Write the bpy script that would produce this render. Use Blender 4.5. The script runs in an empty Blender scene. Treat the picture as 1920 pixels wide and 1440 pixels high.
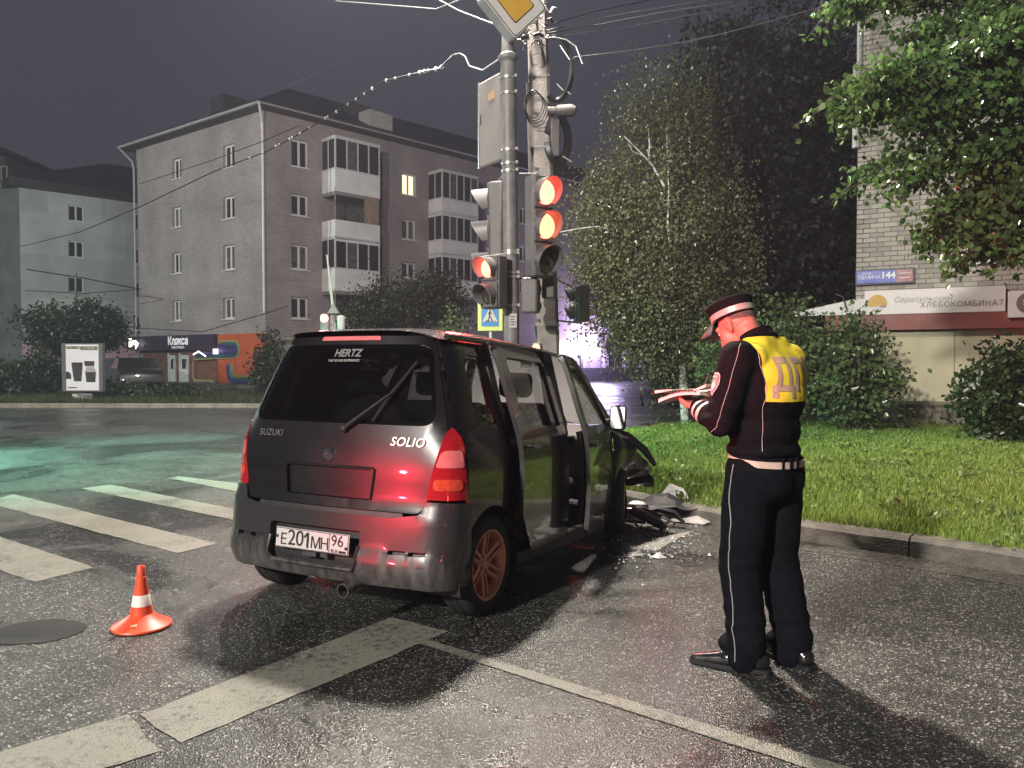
import bpy, bmesh, math, random
import numpy as np
from mathutils import Vector, Matrix, noise as mnoise
from mathutils.bvhtree import BVHTree
from mathutils.geometry import delaunay_2d_cdt

random.seed(7); RNG = np.random.default_rng(7)
R = math.radians; PI = math.pi
scene = bpy.context.scene
COL = scene.collection

# ------------------------------------------------------------------ camera, sky, lamps, exposure
CAM_H, FPX, HORIZ = 1.45, 1466.0, 675.0
TH = math.atan((720 - HORIZ) / FPX)
cam_d = bpy.data.cameras.new('camera'); cam = bpy.data.objects.new('camera', cam_d); COL.objects.link(cam)
cam.location = (0, 0, CAM_H); cam.rotation_euler = (PI/2 - TH, 0, 0)
cam_d.sensor_width = 36; cam_d.lens = 36 * FPX / 1920; cam_d.clip_end = 2000; cam_d.clip_start = .05
scene.camera = cam

world = bpy.data.worlds.new('World'); scene.world = world; world.use_nodes = True
wn = world.node_tree.nodes; wl = world.node_tree.links; wn.clear()
wo = wn.new('ShaderNodeOutputWorld'); bg = wn.new('ShaderNodeBackground'); tc = wn.new('ShaderNodeTexCoord')
nz = wn.new('ShaderNodeTexNoise'); nz.inputs['Scale'].default_value = 1.6; nz.inputs['Detail'].default_value = 3
sx = wn.new('ShaderNodeSeparateXYZ'); rp = wn.new('ShaderNodeValToRGB'); mx = wn.new('ShaderNodeMix'); mx.data_type = 'RGBA'
wl.new(tc.outputs['Generated'], sx.inputs[0]); wl.new(tc.outputs['Generated'], nz.inputs['Vector'])
wl.new(sx.outputs['Z'], rp.inputs[0])
rp.color_ramp.elements[0].position = 0.0; rp.color_ramp.elements[0].color = (.030, .028, .036, 1)
rp.color_ramp.elements[1].position = .6; rp.color_ramp.elements[1].color = (.017, .022, .033, 1)
mx.blend_type = 'MULTIPLY'; mx.inputs[0].default_value = .55
wl.new(rp.outputs[0], mx.inputs[6]); wl.new(nz.outputs['Fac'], mx.inputs[7])
wl.new(mx.outputs[2], bg.inputs[0]); wl.new(bg.outputs[0], wo.inputs[0]); bg.inputs[1].default_value = 2.0

def lamp(name, kind, loc, energy, color, radius=.1, target=None, spot=None, blend=.5):
    d = bpy.data.lights.new(name, kind); d.energy = energy; d.color = color
    if kind in ('POINT', 'SPOT'): d.shadow_soft_size = radius
    if kind == 'AREA': d.size = radius
    if spot: d.spot_size = R(spot); d.spot_blend = blend
    o = bpy.data.objects.new(name, d); COL.objects.link(o); o.location = loc
    if target is not None:
        o.rotation_euler = (Vector(target) - Vector(loc)).to_track_quat('-Z', 'Y').to_euler()
    return o
# street lamp on the arm over the crossing (its shadows fall towards the camera) and one down the street behind left
lamp('street_lamp_light', 'SPOT', (-.35, 9.3, 8.55), 7600, (1, .91, .78), .22, (-.35, 9.1, 0), 172, .35)
lamp('street_lamp_light_behind', 'POINT', (-11.5, -12.0, 9.5), 29000, (1, .94, .85), .45)
lamp('street_lamp_light_far', 'POINT', (-27, 25, 10), 6500, (.84, 1, .92), .3)
lamp('brake_lamp_light', 'SPOT', (-5.4, -.1, 1.2), 1700, (1, .03, .06), .09, (-.72, 4.08, .84), 11.5, 1)
lamp('flats_fill_light', 'POINT', (-5.0, 19.0, 12.2), 3800, (1, .93, .86), .3)  # added fill with no lamp in view, brightens the flats' facade
lamp('officer_red_spot_light', 'SPOT', (-1.95, 1.7, 1.4), 1500, (1, .018, .04), .06, (.83, 4.0, 1.55), 27, .8)  # added tight red spot that reddens the officer's face and hands
lamp('tail_lamp_light', 'POINT', (1.6, -1.5, 1.0), 30, (1, .10, .05), .09)
lamp('green_signal_light', 'SPOT', (-12.2, 8.0, 5.0), 19000, (.16, 1, .66), .4, (-6.0, 11.4, 0), 62, 1)

scene.view_settings.view_transform = 'Standard'; scene.view_settings.look = 'None'
scene.view_settings.exposure = 0; scene.view_settings.gamma = 1; scene.view_settings.use_curve_mapping = False
scene.render.engine = 'CYCLES'
cy = scene.cycles
cy.use_denoising = True; cy.denoiser = 'OPENIMAGEDENOISE'
cy.max_bounces = 7; cy.diffuse_bounces = 2; cy.glossy_bounces = 3; cy.transmission_bounces = 4; cy.transparent_max_bounces = 10
cy.caustics_reflective = False; cy.caustics_refractive = False; cy.sample_clamp_indirect = 4; cy.sample_clamp_direct = 60
cy.use_adaptive_sampling = True; cy.adaptive_threshold = .02

# ------------------------------------------------------------------ helpers
def ray(px, py):
    a = (px - 960) / FPX; b = (720 - py) / FPX
    return Vector((a, math.cos(TH) + b * math.sin(TH), -math.sin(TH) + b * math.cos(TH)))
def gp(px, py, z=0.0):
    d = ray(px, py); t = (z - CAM_H) / d.z
    return Vector((d.x * t, d.y * t, z))
def at(px, py, Y):
    d = ray(px, py); t = Y / d.y
    return Vector((d.x * t, Y, CAM_H + d.z * t))

class MB:
    """collects shapes into one mesh"""
    def __init__(s): s.v = []; s.f = []
    def add(s, vs, fs, M=None):
        n = len(s.v)
        s.v += [tuple(M @ Vector(p)) if M is not None else tuple(p) for p in vs]
        s.f += [tuple(i + n for i in f) for f in fs]; return s
    def box(s, a, b, M=None):
        x0, y0, z0 = a; x1, y1, z1 = b
        return s.add([(x0,y0,z0),(x1,y0,z0),(x1,y1,z0),(x0,y1,z0),(x0,y0,z1),(x1,y0,z1),(x1,y1,z1),(x0,y1,z1)],
              [(0,3,2,1),(4,5,6,7),(0,1,5,4),(1,2,6,5),(2,3,7,6),(3,0,4,7)], M)
    def cbox(s, c, size, M=None):
        c = Vector(c); h = Vector(size) / 2
        return s.box(c - h, c + h, M)
    def tube(s, pts, rad, n=8, caps=True, M=None):
        pts = [Vector(p) for p in pts]; m = len(pts)
        if not hasattr(rad, '__len__'): rad = [rad] * m
        vs = []; fs = []; ref = None
        for i, p in enumerate(pts):
            t = (pts[min(i+1, m-1)] - pts[max(i-1, 0)])
            if t.length < 1e-9: t = Vector((0, 0, 1))
            t.normalize()
            if ref is None:
                ref = t.orthogonal().normalized()
            ref = (ref - t * ref.dot(t))
            if ref.length < 1e-6: ref = t.orthogonal()
            ref.normalize(); b = t.cross(ref)
            for k in range(n):
                a = 2 * PI * k / n
                vs.append(p + (ref * math.cos(a) + b * math.sin(a)) * rad[i])
        for i in range(m - 1):
            for k in range(n):
                k2 = (k + 1) % n
                fs.append((i*n+k, i*n+k2, (i+1)*n+k2, (i+1)*n+k))
        if caps: fs += [tuple(range(n))[::-1], tuple(range((m-1)*n, m*n))]
        return s.add(vs, fs, M)
    def lathe(s, prof, n=32, M=None, close=False):
        vs = []; fs = []; m = len(prof)
        for r, z in prof:
            for k in range(n):
                a = 2*PI*k/n; vs.append((r*math.cos(a), r*math.sin(a), z))
        rng = m if close else m - 1
        for i in range(rng):
            j = (i + 1) % m
            for k in range(n):
                k2 = (k+1) % n; fs.append((i*n+k, i*n+k2, j*n+k2, j*n+k))
        if not close:
            if prof[0][0] > 1e-6: fs.append(tuple(range(n))[::-1])
            if prof[-1][0] > 1e-6: fs.append(tuple(range((m-1)*n, m*n)))
        return s.add(vs, fs, M)
    def prism(s, poly, z0, z1, M=None):
        n = len(poly)
        vs = [(x, y, z0) for x, y in poly] + [(x, y, z1) for x, y in poly]
        fs = [tuple(range(n))[::-1], tuple(range(n, 2*n))] + [(i, (i+1)%n, n+(i+1)%n, n+i) for i in range(n)]
        return s.add(vs, fs, M)
    def sphere(s, c, r, n=12, M=None):
        prof = [(max(math.sin(PI*i/n), 0) , -math.cos(PI*i/n)) for i in range(n+1)]
        rr = Vector(r) if hasattr(r, '__len__') else Vector((r, r, r))
        T = Matrix.Translation(c) @ Matrix.Diagonal((*rr, 1))
        if M is not None: T = M @ T
        return s.lathe(prof, max(8, n), T)
    def mesh(s, name):
        me = bpy.data.meshes.new(name); me.from_pydata(s.v, [], s.f); me.update(); return me

def obj(name, mb, mat=None, parent=None, smooth=False, bevel=0, loc=None, fix=True, ang=40):
    me = mb.mesh(name) if isinstance(mb, MB) else mb
    if fix and isinstance(mb, MB) and len(me.vertices) < 40000:
        bm = bmesh.new(); bm.from_mesh(me); bmesh.ops.recalc_face_normals(bm, faces=bm.faces); bm.to_mesh(me); bm.free()
    if mat: me.materials.append(mat)
    if smooth:
        me.polygons.foreach_set('use_smooth', [True] * len(me.polygons)); me.set_sharp_from_angle(angle=R(ang))
    o = bpy.data.objects.new(name, me); COL.objects.link(o)
    if parent: o.parent = parent
    if loc is not None: o.location = loc
    if bevel:
        b = o.modifiers.new('bevel', 'BEVEL'); b.width = bevel; b.segments = 2; b.limit_method = 'ANGLE'; b.angle_limit = R(40)
        me.polygons.foreach_set('use_smooth', [True] * len(me.polygons)); me.set_sharp_from_angle(angle=R(50))
    return o
def tag(o, label=None, cat=None, group=None, kind=None):
    if label: o['label'] = label
    if cat: o['category'] = cat
    if group: o['group'] = group
    if kind: o['kind'] = kind
    return o
def thing(name, label, cat, loc=(0,0,0), rz=0, group=None):
    o = bpy.data.objects.new(name, None); COL.objects.link(o); o.location = loc; o.rotation_euler = (0, 0, rz)
    o.empty_display_size = .2
    return tag(o, label, cat, group)
def share(o, name, parent=None, M=None):
    c = o.copy(); c.name = name; COL.objects.link(c); c.parent = parent
    if M is not None: c.matrix_local = M
    return c
def frame(o, x, y, z):
    return Matrix(((x[0],y[0],z[0],o[0]),(x[1],y[1],z[1],o[1]),(x[2],y[2],z[2],o[2]),(0,0,0,1)))

# ---- materials
def mat(name, col, rough=.6, metal=0, var=.12, vscale=6, bump=0, bscale=60, coat=0, emit=None, estr=0, spec=.5, detail=6, sheen=0):
    m = bpy.data.materials.new(name); m.use_nodes = True; N = m.node_tree.nodes; L = m.node_tree.links
    p = N['Principled BSDF']; p.inputs['Roughness'].default_value = rough; p.inputs['Metallic'].default_value = metal
    p.inputs['Base Color'].default_value = (*col, 1); p.inputs['Specular IOR Level'].default_value = spec
    p.inputs['Coat Weight'].default_value = coat; p.inputs['Coat Roughness'].default_value = .04
    if sheen: p.inputs['Sheen Weight'].default_value = sheen
    t = N.new('ShaderNodeTexCoord')
    if var:
        n = N.new('ShaderNodeTexNoise'); n.inputs['Scale'].default_value = vscale; n.inputs['Detail'].default_value = detail
        r = N.new('ShaderNodeMapRange'); r.inputs['From Min'].default_value = .3; r.inputs['From Max'].default_value = .7
        r.inputs['To Min'].default_value = 1 - var; r.inputs['To Max'].default_value = 1 + var
        x = N.new('ShaderNodeMix'); x.data_type = 'RGBA'; x.blend_type = 'MULTIPLY'; x.inputs[0].default_value = 1
        x.inputs[6].default_value = (*col, 1)
        L.new(t.outputs['Object'], n.inputs['Vector']); L.new(n.outputs['Fac'], r.inputs['Value'])
        L.new(r.outputs[0], x.inputs[7]); L.new(x.outputs[2], p.inputs['Base Color'])
        q = N.new('ShaderNodeMapRange'); q.inputs['To Min'].default_value = max(rough - .12, .02); q.inputs['To Max'].default_value = min(rough + .12, 1)
        L.new(n.outputs['Fac'], q.inputs['Value']); L.new(q.outputs[0], p.inputs['Roughness'])
    if bump:
        n2 = N.new('ShaderNodeTexNoise'); n2.inputs['Scale'].default_value = bscale; n2.inputs['Detail'].default_value = 5
        b = N.new('ShaderNodeBump'); b.inputs['Strength'].default_value = bump; b.inputs['Distance'].default_value = .01
        L.new(t.outputs['Object'], n2.inputs['Vector']); L.new(n2.outputs['Fac'], b.inputs['Height']); L.new(b.outputs[0], p.inputs['Normal'])
    if emit:
        p.inputs['Emission Color'].default_value = (*emit, 1); p.inputs['Emission Strength'].default_value = estr
    return m
def glass(name, tint, rough=.02, ior=1.5, gain=1.0):
    m = bpy.data.materials.new(name); m.use_nodes = True; N = m.node_tree.nodes; L = m.node_tree.links; N.clear()
    o = N.new('ShaderNodeOutputMaterial'); t = N.new('ShaderNodeBsdfTransparent'); g = N.new('ShaderNodeBsdfGlossy')
    f = N.new('ShaderNodeFresnel'); f.inputs['IOR'].default_value = ior; x = N.new('ShaderNodeMixShader')
    t.inputs[0].default_value = (*tint, 1); g.inputs['Roughness'].default_value = rough; g.inputs[0].default_value = (gain, gain, gain, 1)
    L.new(f.outputs[0], x.inputs[0]); L.new(t.outputs[0], x.inputs[1]); L.new(g.outputs[0], x.inputs[2]); L.new(x.outputs[0], o.inputs[0])
    return m
def leafmat(name, col, col2, rough=.35, trans=.35):
    m = bpy.data.materials.new(name); m.use_nodes = True; N = m.node_tree.nodes; L = m.node_tree.links
    p = N['Principled BSDF']; p.inputs['Roughness'].default_value = rough
    o = N['Material Output']; tr = N.new('ShaderNodeBsdfTranslucent'); x = N.new('ShaderNodeMixShader'); x.inputs[0].default_value = trans
    g = N.new('ShaderNodeNewGeometry'); c = N.new('ShaderNodeMix'); c.data_type = 'RGBA'
    c.inputs[6].default_value = (*col, 1); c.inputs[7].default_value = (*col2, 1)
    L.new(g.outputs['Random Per Island'], c.inputs[0])
    L.new(c.outputs[2], p.inputs['Base Color']); L.new(c.outputs[2], tr.inputs[0])
    L.new(p.outputs[0], x.inputs[1]); L.new(tr.outputs[0], x.inputs[2]); L.new(x.outputs[0], o.inputs[0])
    return m

# ---- polygons, plates with holes, text
def round_poly(pts):
    """pts: (a, b) or (a, b, radius) -> list of (a, b) with rounded corners"""
    out = []; n = len(pts)
    for i, p in enumerate(pts):
        r = p[2] if len(p) > 2 else 0
        P = Vector(p[:2])
        if r <= 0: out.append((P.x, P.y)); continue
        A = Vector(pts[i-1][:2]); B = Vector(pts[(i+1) % n][:2])
        d0 = (A - P); d1 = (B - P); l0, l1 = d0.length, d1.length; d0.normalize(); d1.normalize()
        k = min(r, l0 * .48, l1 * .48); K = 5
        p0 = P + d0 * k; p1 = P + d1 * k
        for j in range(K + 1):
            t = j / K; q = p0 * (1-t)**2 + P * 2*t*(1-t) + p1 * t*t
            out.append((q.x, q.y))
    return out
def dense(poly, step):
    out = []
    for i, p in enumerate(poly):
        q = poly[(i+1) % len(poly)]
        L = math.hypot(q[0]-p[0], q[1]-p[1])
        if L < 1e-7: continue
        k = max(1, int(math.ceil(L / step)))
        for j in range(k): out.append((p[0] + (q[0]-p[0])*j/k, p[1] + (q[1]-p[1])*j/k))
    return out
def inside(P, poly):
    P = np.asarray(P, float); x, y = P[:, 0], P[:, 1]; r = np.zeros(len(P), bool); n = len(poly)
    for i in range(n):
        x0, y0 = poly[i]; x1, y1 = poly[(i+1) % n]
        if y0 == y1: continue
        c = ((y0 > y) != (y1 > y)) & (x < (x1-x0) * (y-y0) / (y1-y0) + x0)
        r ^= c
    return r
def tri_plate(poly, holes=(), step=None):
    """triangulated plate in 2D -> verts, tris, loops"""
    loops = [poly] + list(holes); vs = []; es = []; lp = []
    for l in loops:
        n0 = len(vs); vs += [Vector(p) for p in l]; k = len(l)
        es += [(n0+i, n0+(i+1) % k) for i in range(k)]; lp.append(list(range(n0, n0+k)))
    if step:
        a = np.array(poly); mn, mxx = a.min(0), a.max(0)
        gx = np.arange(mn[0]+step*.5, mxx[0], step); gy = np.arange(mn[1]+step*.5, mxx[1], step)
        if len(gx) and len(gy):
            G = np.array([(x, y) for x in gx for y in gy]); ok = inside(G, poly)
            for h in holes: ok &= ~inside(G, h)
            B = np.array([tuple(p) for p in vs])
            G = G[ok]
            for p in G:
                if ((B - p)**2).sum(1).min() > (step*.4)**2: vs.append(Vector(p))
    V, E, F, ov, oe, of = delaunay_2d_cdt(vs, es, [], 0, 1e-6)
    mp = {}
    for i, o in enumerate(ov):
        for k in o: mp[k] = i
    lp = [[mp[i] for i in l] for l in lp]
    cen = np.array([tuple((V[f[0]] + V[f[1]] + V[f[2]]) / 3) for f in F])
    ok = inside(cen, poly)
    for h in holes: ok &= ~inside(cen, h)
    T = []
    for f, k in zip(F, ok):
        if not k: continue
        a, b, c = (V[i] for i in f)
        T.append(tuple(f) if (b-a).cross(c-a) > 0 else tuple(f)[::-1])
    return [(v.x, v.y) for v in V], T, lp
def plate(poly, holes=(), thick=.02, back=False, step=None, curve=None):
    """plate in local x,z facing -y (front face at y=0, thickness towards +y)"""
    V, T, lp = tri_plate(poly, holes, step); mb = MB(); n = len(V)
    vs = [(x, 0, z) for x, z in V]; fs = [t for t in T]
    def area(l): return sum(V[l[i]][0]*V[l[(i+1) % len(l)]][1] - V[l[(i+1) % len(l)]][0]*V[l[i]][1] for i in range(len(l)))
    vs2 = [(x, thick, z) for x, z in V]
    for li, l in enumerate(lp):
        ccw = area(l) > 0
        if (li == 0) != ccw: l = l[::-1]
        for i in range(len(l)):
            a, b = l[i], l[(i+1) % len(l)]; fs.append((b, a, a+n, b+n))
    if back: fs += [tuple(i+n for i in t[::-1]) for t in T]
    mb.v = vs + vs2; mb.f = fs
    return mb
def text_mesh(body, size, align='CENTER', depth=.002, shear=0, weight=0, spacing=1.0):
    """text as a mesh standing in local x,z facing -y"""
    c = bpy.data.curves.new('lettering', 'FONT'); c.body = body; c.size = size; c.align_x = align; c.align_y = 'CENTER'
    c.extrude = depth; c.shear = shear; c.offset = weight; c.space_character = spacing; c.resolution_u = 4
    o = bpy.data.objects.new('lettering', c); COL.objects.link(o)
    dg = bpy.context.evaluated_depsgraph_get(); me = bpy.data.meshes.new_from_object(o.evaluated_get(dg))
    bpy.data.objects.remove(o); bpy.data.curves.remove(c)
    me.transform(Matrix.Rotation(PI/2, 4, 'X')); return me
def letters(name, body, size, m, parent, M, **k):
    me = text_mesh(body, size, **k); o = obj(name, me, m, parent); o.matrix_local = M; return o

# ------------------------------------------------------------------ ground, road, markings
def asphalt(name, base=(.036, .036, .0365), light=.50, wet=.8, cell=135, gain=1.0):
    m = bpy.data.materials.new(name); m.use_nodes = True; N = m.node_tree.nodes; L = m.node_tree.links
    p = N['Principled BSDF']; t = N.new('ShaderNodeTexCoord')
    v = N.new('ShaderNodeTexVoronoi'); v.inputs['Scale'].default_value = cell; L.new(t.outputs['Object'], v.inputs['Vector'])
    s = N.new('ShaderNodeSeparateColor'); L.new(v.outputs['Color'], s.inputs[0])
    r = N.new('ShaderNodeValToRGB'); e = r.color_ramp.elements
    e[0].position = 0; e[0].color = (base[0]*.45, base[1]*.45, base[2]*.47, 1)
    e[1].position = .74; e[1].color = (base[0]*1.3, base[1]*1.28, base[2]*1.2, 1)
    k = e.new(.90); k.color = (.12*gain, .125*gain, .11*gain, 1); k = e.new(1.0); k.color = (light*gain, light*.97*gain, light*.88*gain, 1)
    L.new(s.outputs[0], r.inputs[0])
    n = N.new('ShaderNodeTexNoise'); n.inputs['Scale'].default_value = .48; n.inputs['Detail'].default_value = 7; n.inputs['Roughness'].default_value = .58; n.inputs['Distortion'].default_value = .8
    L.new(t.outputs['Object'], n.inputs['Vector'])
    w = N.new('ShaderNodeMapRange'); w.inputs['From Min'].default_value = .40; w.inputs['From Max'].default_value = .62
    L.new(n.outputs['Fac'], w.inputs['Value'])
    n3 = N.new('ShaderNodeTexNoise'); n3.inputs['Scale'].default_value = 14; n3.inputs['Detail'].default_value = 3
    L.new(t.outputs['Object'], n3.inputs['Vector'])
    dk = N.new('ShaderNodeMix'); dk.data_type = 'RGBA'; dk.blend_type = 'MULTIPLY'; L.new(w.outputs[0], dk.inputs[0])
    L.new(r.outputs[0], dk.inputs[6]); dk.inputs[7].default_value = (.42, .42, .43, 1)
    vr = N.new('ShaderNodeMix'); vr.data_type = 'RGBA'; vr.blend_type = 'OVERLAY'; vr.inputs[0].default_value = .5
    L.new(dk.outputs[2], vr.inputs[6]); L.new(n3.outputs['Fac'], vr.inputs[7]); L.new(vr.outputs[2], p.inputs['Base Color'])
    # hairline cracks in the surface
    wv = N.new('ShaderNodeTexVoronoi'); wv.feature = 'DISTANCE_TO_EDGE'; wv.inputs['Scale'].default_value = .42
    wn_ = N.new('ShaderNodeTexNoise'); wn_.inputs['Scale'].default_value = 3.5; wn_.inputs['Detail'].default_value = 5; L.new(t.outputs['Object'], wn_.inputs['Vector'])
    wm = N.new('ShaderNodeMix'); wm.data_type = 'RGBA'; wm.blend_type = 'ADD'; wm.inputs[0].default_value = .32; L.new(t.outputs['Object'], wm.inputs[6]); L.new(wn_.outputs['Color'], wm.inputs[7]); L.new(wm.outputs[2], wv.inputs['Vector'])
    wc = N.new('ShaderNodeMapRange'); wc.inputs['From Min'].default_value = .0015; wc.inputs['From Max'].default_value = .006; wc.inputs['To Min'].default_value = .35; L.new(wv.outputs['Distance'], wc.inputs['Value'])
    ck = N.new('ShaderNodeMix'); ck.data_type = 'RGBA'; ck.blend_type = 'MULTIPLY'; ck.inputs[0].default_value = 1; L.new(vr.outputs[2], ck.inputs[6]); L.new(wc.outputs[0], ck.inputs[7]); L.new(ck.outputs[2], p.inputs['Base Color'])
    ro = N.new('ShaderNodeMapRange'); ro.inputs['To Min'].default_value = .46; ro.inputs['To Max'].default_value = .46 - .36 * wet
    L.new(w.outputs[0], ro.inputs['Value']); L.new(ro.outputs[0], p.inputs['Roughness'])
    bs = N.new('ShaderNodeMapRange'); bs.inputs['To Min'].default_value = .8; bs.inputs['To Max'].default_value = .34
    L.new(w.outputs[0], bs.inputs['Value'])
    b = N.new('ShaderNodeBump'); b.inputs['Distance'].default_value = .0045; L.new(bs.outputs[0], b.inputs['Strength'])
    ad = N.new('ShaderNodeMath'); ad.operation = 'MULTIPLY_ADD'; L.new(s.outputs[1], ad.inputs[0]); ad.inputs[1].default_value = .5
    L.new(v.outputs['Distance'], ad.inputs[2]); L.new(ad.outputs[0], b.inputs['Height']); L.new(b.outputs[0], p.inputs['Normal'])
    return m
M_asph = asphalt('wet_coarse_asphalt'); M_path = asphalt('worn_path_asphalt', (.07, .068, .062), .2, .75, 60, .9)
M_soil = mat('dark_soil', (.03, .028, .02), .8, var=.4, vscale=2, bump=.6, bscale=8)
def paint_mat():
    m = asphalt('worn_white_road_paint', wet=.4); N = m.node_tree.nodes; L = m.node_tree.links
    p = N['Principled BSDF']; src = p.inputs['Base Color'].links[0].from_socket; t = [n for n in N if n.type == 'TEX_COORD'][0]
    a = N.new('ShaderNodeTexNoise'); a.inputs['Scale'].default_value = 26; a.inputs['Detail'].default_value = 6; a.inputs['Roughness'].default_value = .7
    a2 = N.new('ShaderNodeTexNoise'); a2.inputs['Scale'].default_value = 2.2; a2.inputs['Detail'].default_value = 4
    L.new(t.outputs['Object'], a.inputs['Vector']); L.new(t.outputs['Object'], a2.inputs['Vector'])
    s = N.new('ShaderNodeMath'); s.operation = 'MULTIPLY_ADD'; L.new(a2.outputs['Fac'], s.inputs[0]); s.inputs[1].default_value = .55; L.new(a.outputs['Fac'], s.inputs[2])
    r = N.new('ShaderNodeMapRange'); r.inputs['From Min'].default_value = .60; r.inputs['From Max'].default_value = .78
    r.inputs['To Min'].default_value = .12; r.inputs['To Max'].default_value = .92
    L.new(s.outputs[0], r.inputs['Value'])
    x = N.new('ShaderNodeMix'); x.data_type = 'RGBA'; L.new(r.outputs[0], x.inputs[0]); L.new(src, x.inputs[6]); x.inputs[7].default_value = (.22, .215, .18, 1)
    L.new(x.outputs[2], p.inputs['Base Color']); return m
M_paint = paint_mat()
M_kerb = mat('weathered_concrete', (.095, .088, .072), .7, var=.45, vscale=9, bump=.5, bscale=60)
M_puddle = mat('still_water', (.012, .012, .012), .05, var=0, spec=.6)

def sheet(name, poly, z, m, kind='structure'):
    mb = MB(); V, T, lp = tri_plate([(p[0], p[1]) for p in poly]); mb.v = [(x, y, 0) for x, y in V]; mb.f = T
    o = obj(name, mb, m); o.location.z = z
    return tag(o, kind=kind)
sheet('ground', [(-400, -80), (400, -80), (400, 700), (-400, 700)], 0, M_soil)
sheet('road', [(-46, -14), (40, -14), (40, 70), (-4, 70), (-4, 62), (-46, 62)], .004, M_asph)

def jag(poly, amp, step=.07):
    out = []
    for x, y in dense(poly, step):
        out.append((x + amp * mnoise.noise((x*9, y*9, 1)), y + amp * mnoise.noise((x*9, y*9, 7))))
    return out
def g2(px, py): p = gp(px, py); return (p.x, p.y)
def extend(a, b, d):           # point b pushed away from a by d metres
    v = Vector((b[0]-a[0], b[1]-a[1])); v.normalize(); return (b[0]+v.x*d, b[1]+v.y*d)
sA0, sA1 = g2(178, 1066), g2(65, 1093); sA2, sA3 = extend(sA1, g2(0, 1072), 2.6), extend(sA0, g2(0, 1008), 2.4)
sheet('crossing_stripe', jag([sA0, sA3, sA2, sA1], .012), .008, M_paint)
sheet('crossing_stripe', jag([g2(408, 1021), g2(25, 928), extend(g2(333, 1039), g2(0, 951), .35), g2(333, 1039)], .012), .008, M_paint)
c0 = g2(208, 910); c1 = g2(437, 955); c2 = g2(150, 917); c3 = g2(437, 976)
sheet('crossing_stripe', jag([extend(c0, c1, 1.3), c0, c2, extend(c2, c3, 1.0)], .012), .008, M_paint)
c0 = g2(333, 894); c1 = g2(443, 907); c2 = g2(318, 898); c3 = g2(440, 922)
sheet('crossing_stripe', jag([extend(c0, c1, 2.4), c0, c2, extend(c2, c3, 2.3)], .012), .008, M_paint)
# stop line with its break, the lane line
u0, u1 = g2(0, 1411), g2(735, 1160); w1 = g2(842, 1186)
sheet('stop_line', jag([g2(262, 1343), g2(735, 1160), g2(842, 1186), g2(780, 1213), g2(338, 1396)], .014), .008, M_paint)
sheet('stop_line', jag([extend(g2(240, 1340), g2(0, 1412), 1.2), g2(240, 1342), g2(301, 1411), extend(g2(301, 1411), g2(205, 1440), 1.2)], .014), .008, M_paint)
sheet('lane_line', jag([g2(776, 1206), g2(806, 1203), g2(1582, 1440), extend(g2(806, 1203), g2(1582, 1440), .6), extend(g2(776, 1206), g2(1500, 1440), .6)], .006), .009, M_paint)
M_patch = mat('smooth_dark_tar', (.018, .018, .018), .5, var=.3, vscale=4, bump=.25, bscale=90)
c = gp(72, 1186)
sheet('tar_patch', [(c.x + .24*math.cos(a)*(1+.12*mnoise.noise((math.cos(a)*1.5, math.sin(a)*1.5, 3))), c.y + .19*math.sin(a)*(1+.12*mnoise.noise((math.cos(a), math.sin(a)*2, 8)))) for a in np.linspace(0, 2*PI, 40)[:-1]], .008, M_patch)

# lawn behind the kerb
kb = [g2(1920, 1080), g2(1700, 1045), g2(1480, 1012), g2(1340, 989), g2(1240, 967), g2(1185, 951)]
kb = [extend(kb[1], kb[0], 3.2)] + kb
e = Vector(kb[-1]); kb += [(e.x-.45, e.y+.45), (e.x-.70, e.y+1.1), (e.x-.62, e.y+2.2), (e.x-.2, e.y+4.2)]
def resample(pts, step):
    out = [Vector(pts[0])]; acc = 0
    for i in range(len(pts)-1):
        a, b = Vector(pts[i]), Vector(pts[i+1]); L = (b-a).length; s = step - acc
        while s <= L: out.append(a + (b-a)*(s/L)); s += step
        acc = (L - (s - step))
    return out
kerb = bpy.data.objects.new('kerb', None); COL.objects.link(kerb); tag(kerb, 'worn grey concrete kerb edging the lawn', kind='structure')
kp = resample(kb, .98)
for i in range(len(kp)-1):
    a, b = kp[i], kp[i+1]; d = (b-a); L = d.length; d.normalize(); nrm = Vector((d.y, -d.x))
    if nrm.dot(Vector((3, 9)) - a) < 0: nrm = -nrm
    mb = MB(); W = .15; H = .15
    pr = [(0, 0), (.012, H-.035), (.04, H-.006), (W, H), (W, 0)]
    vs = []; K = 6
    for j in range(K+1):
        t = .006 + (L-.012) * j / K
        for q, (o_, z_) in enumerate(pr):
            jt = .008 * mnoise.noise((a.x*3+t*5, q*2.1, i)) if 0 < q < 4 else 0
            P = a + d*t + nrm*(o_ + jt); vs.append((P.x, P.y, z_ + jt + .006*math.sin(i*7)))
    fs = []
    for j in range(K):
        for q in range(4): fs.append((j*5+q, j*5+q+1, (j+1)*5+q+1, (j+1)*5+q))
    fs += [(0,1,2,3,4), tuple(range(K*5, K*5+5))[::-1]]
    obj('kerbstone', MB().add(vs, fs), M_kerb, kerb)
gut = []
for p in kb[:7]: gut.append(p)
g_in = [(p[0] - .20 + .07*mnoise.noise((p[0]*2, p[1]*2, 0)), p[1] - .24) for p in kb[:7]][::-1]
sheet('gutter_strip', jag(gut + g_in, .03, .1), .007, M_path)
M_slab = mat('pale_concrete', (.20, .19, .17), .55, var=.25, vscale=6, bump=.3, bscale=70)
sheet('concrete_patch', jag([g2(1165, 1022), g2(1300, 997), g2(1222, 1040), g2(1160, 1050)], .02), .010, M_slab)
lawn_in = [Vector(p) for p in kb]
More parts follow.
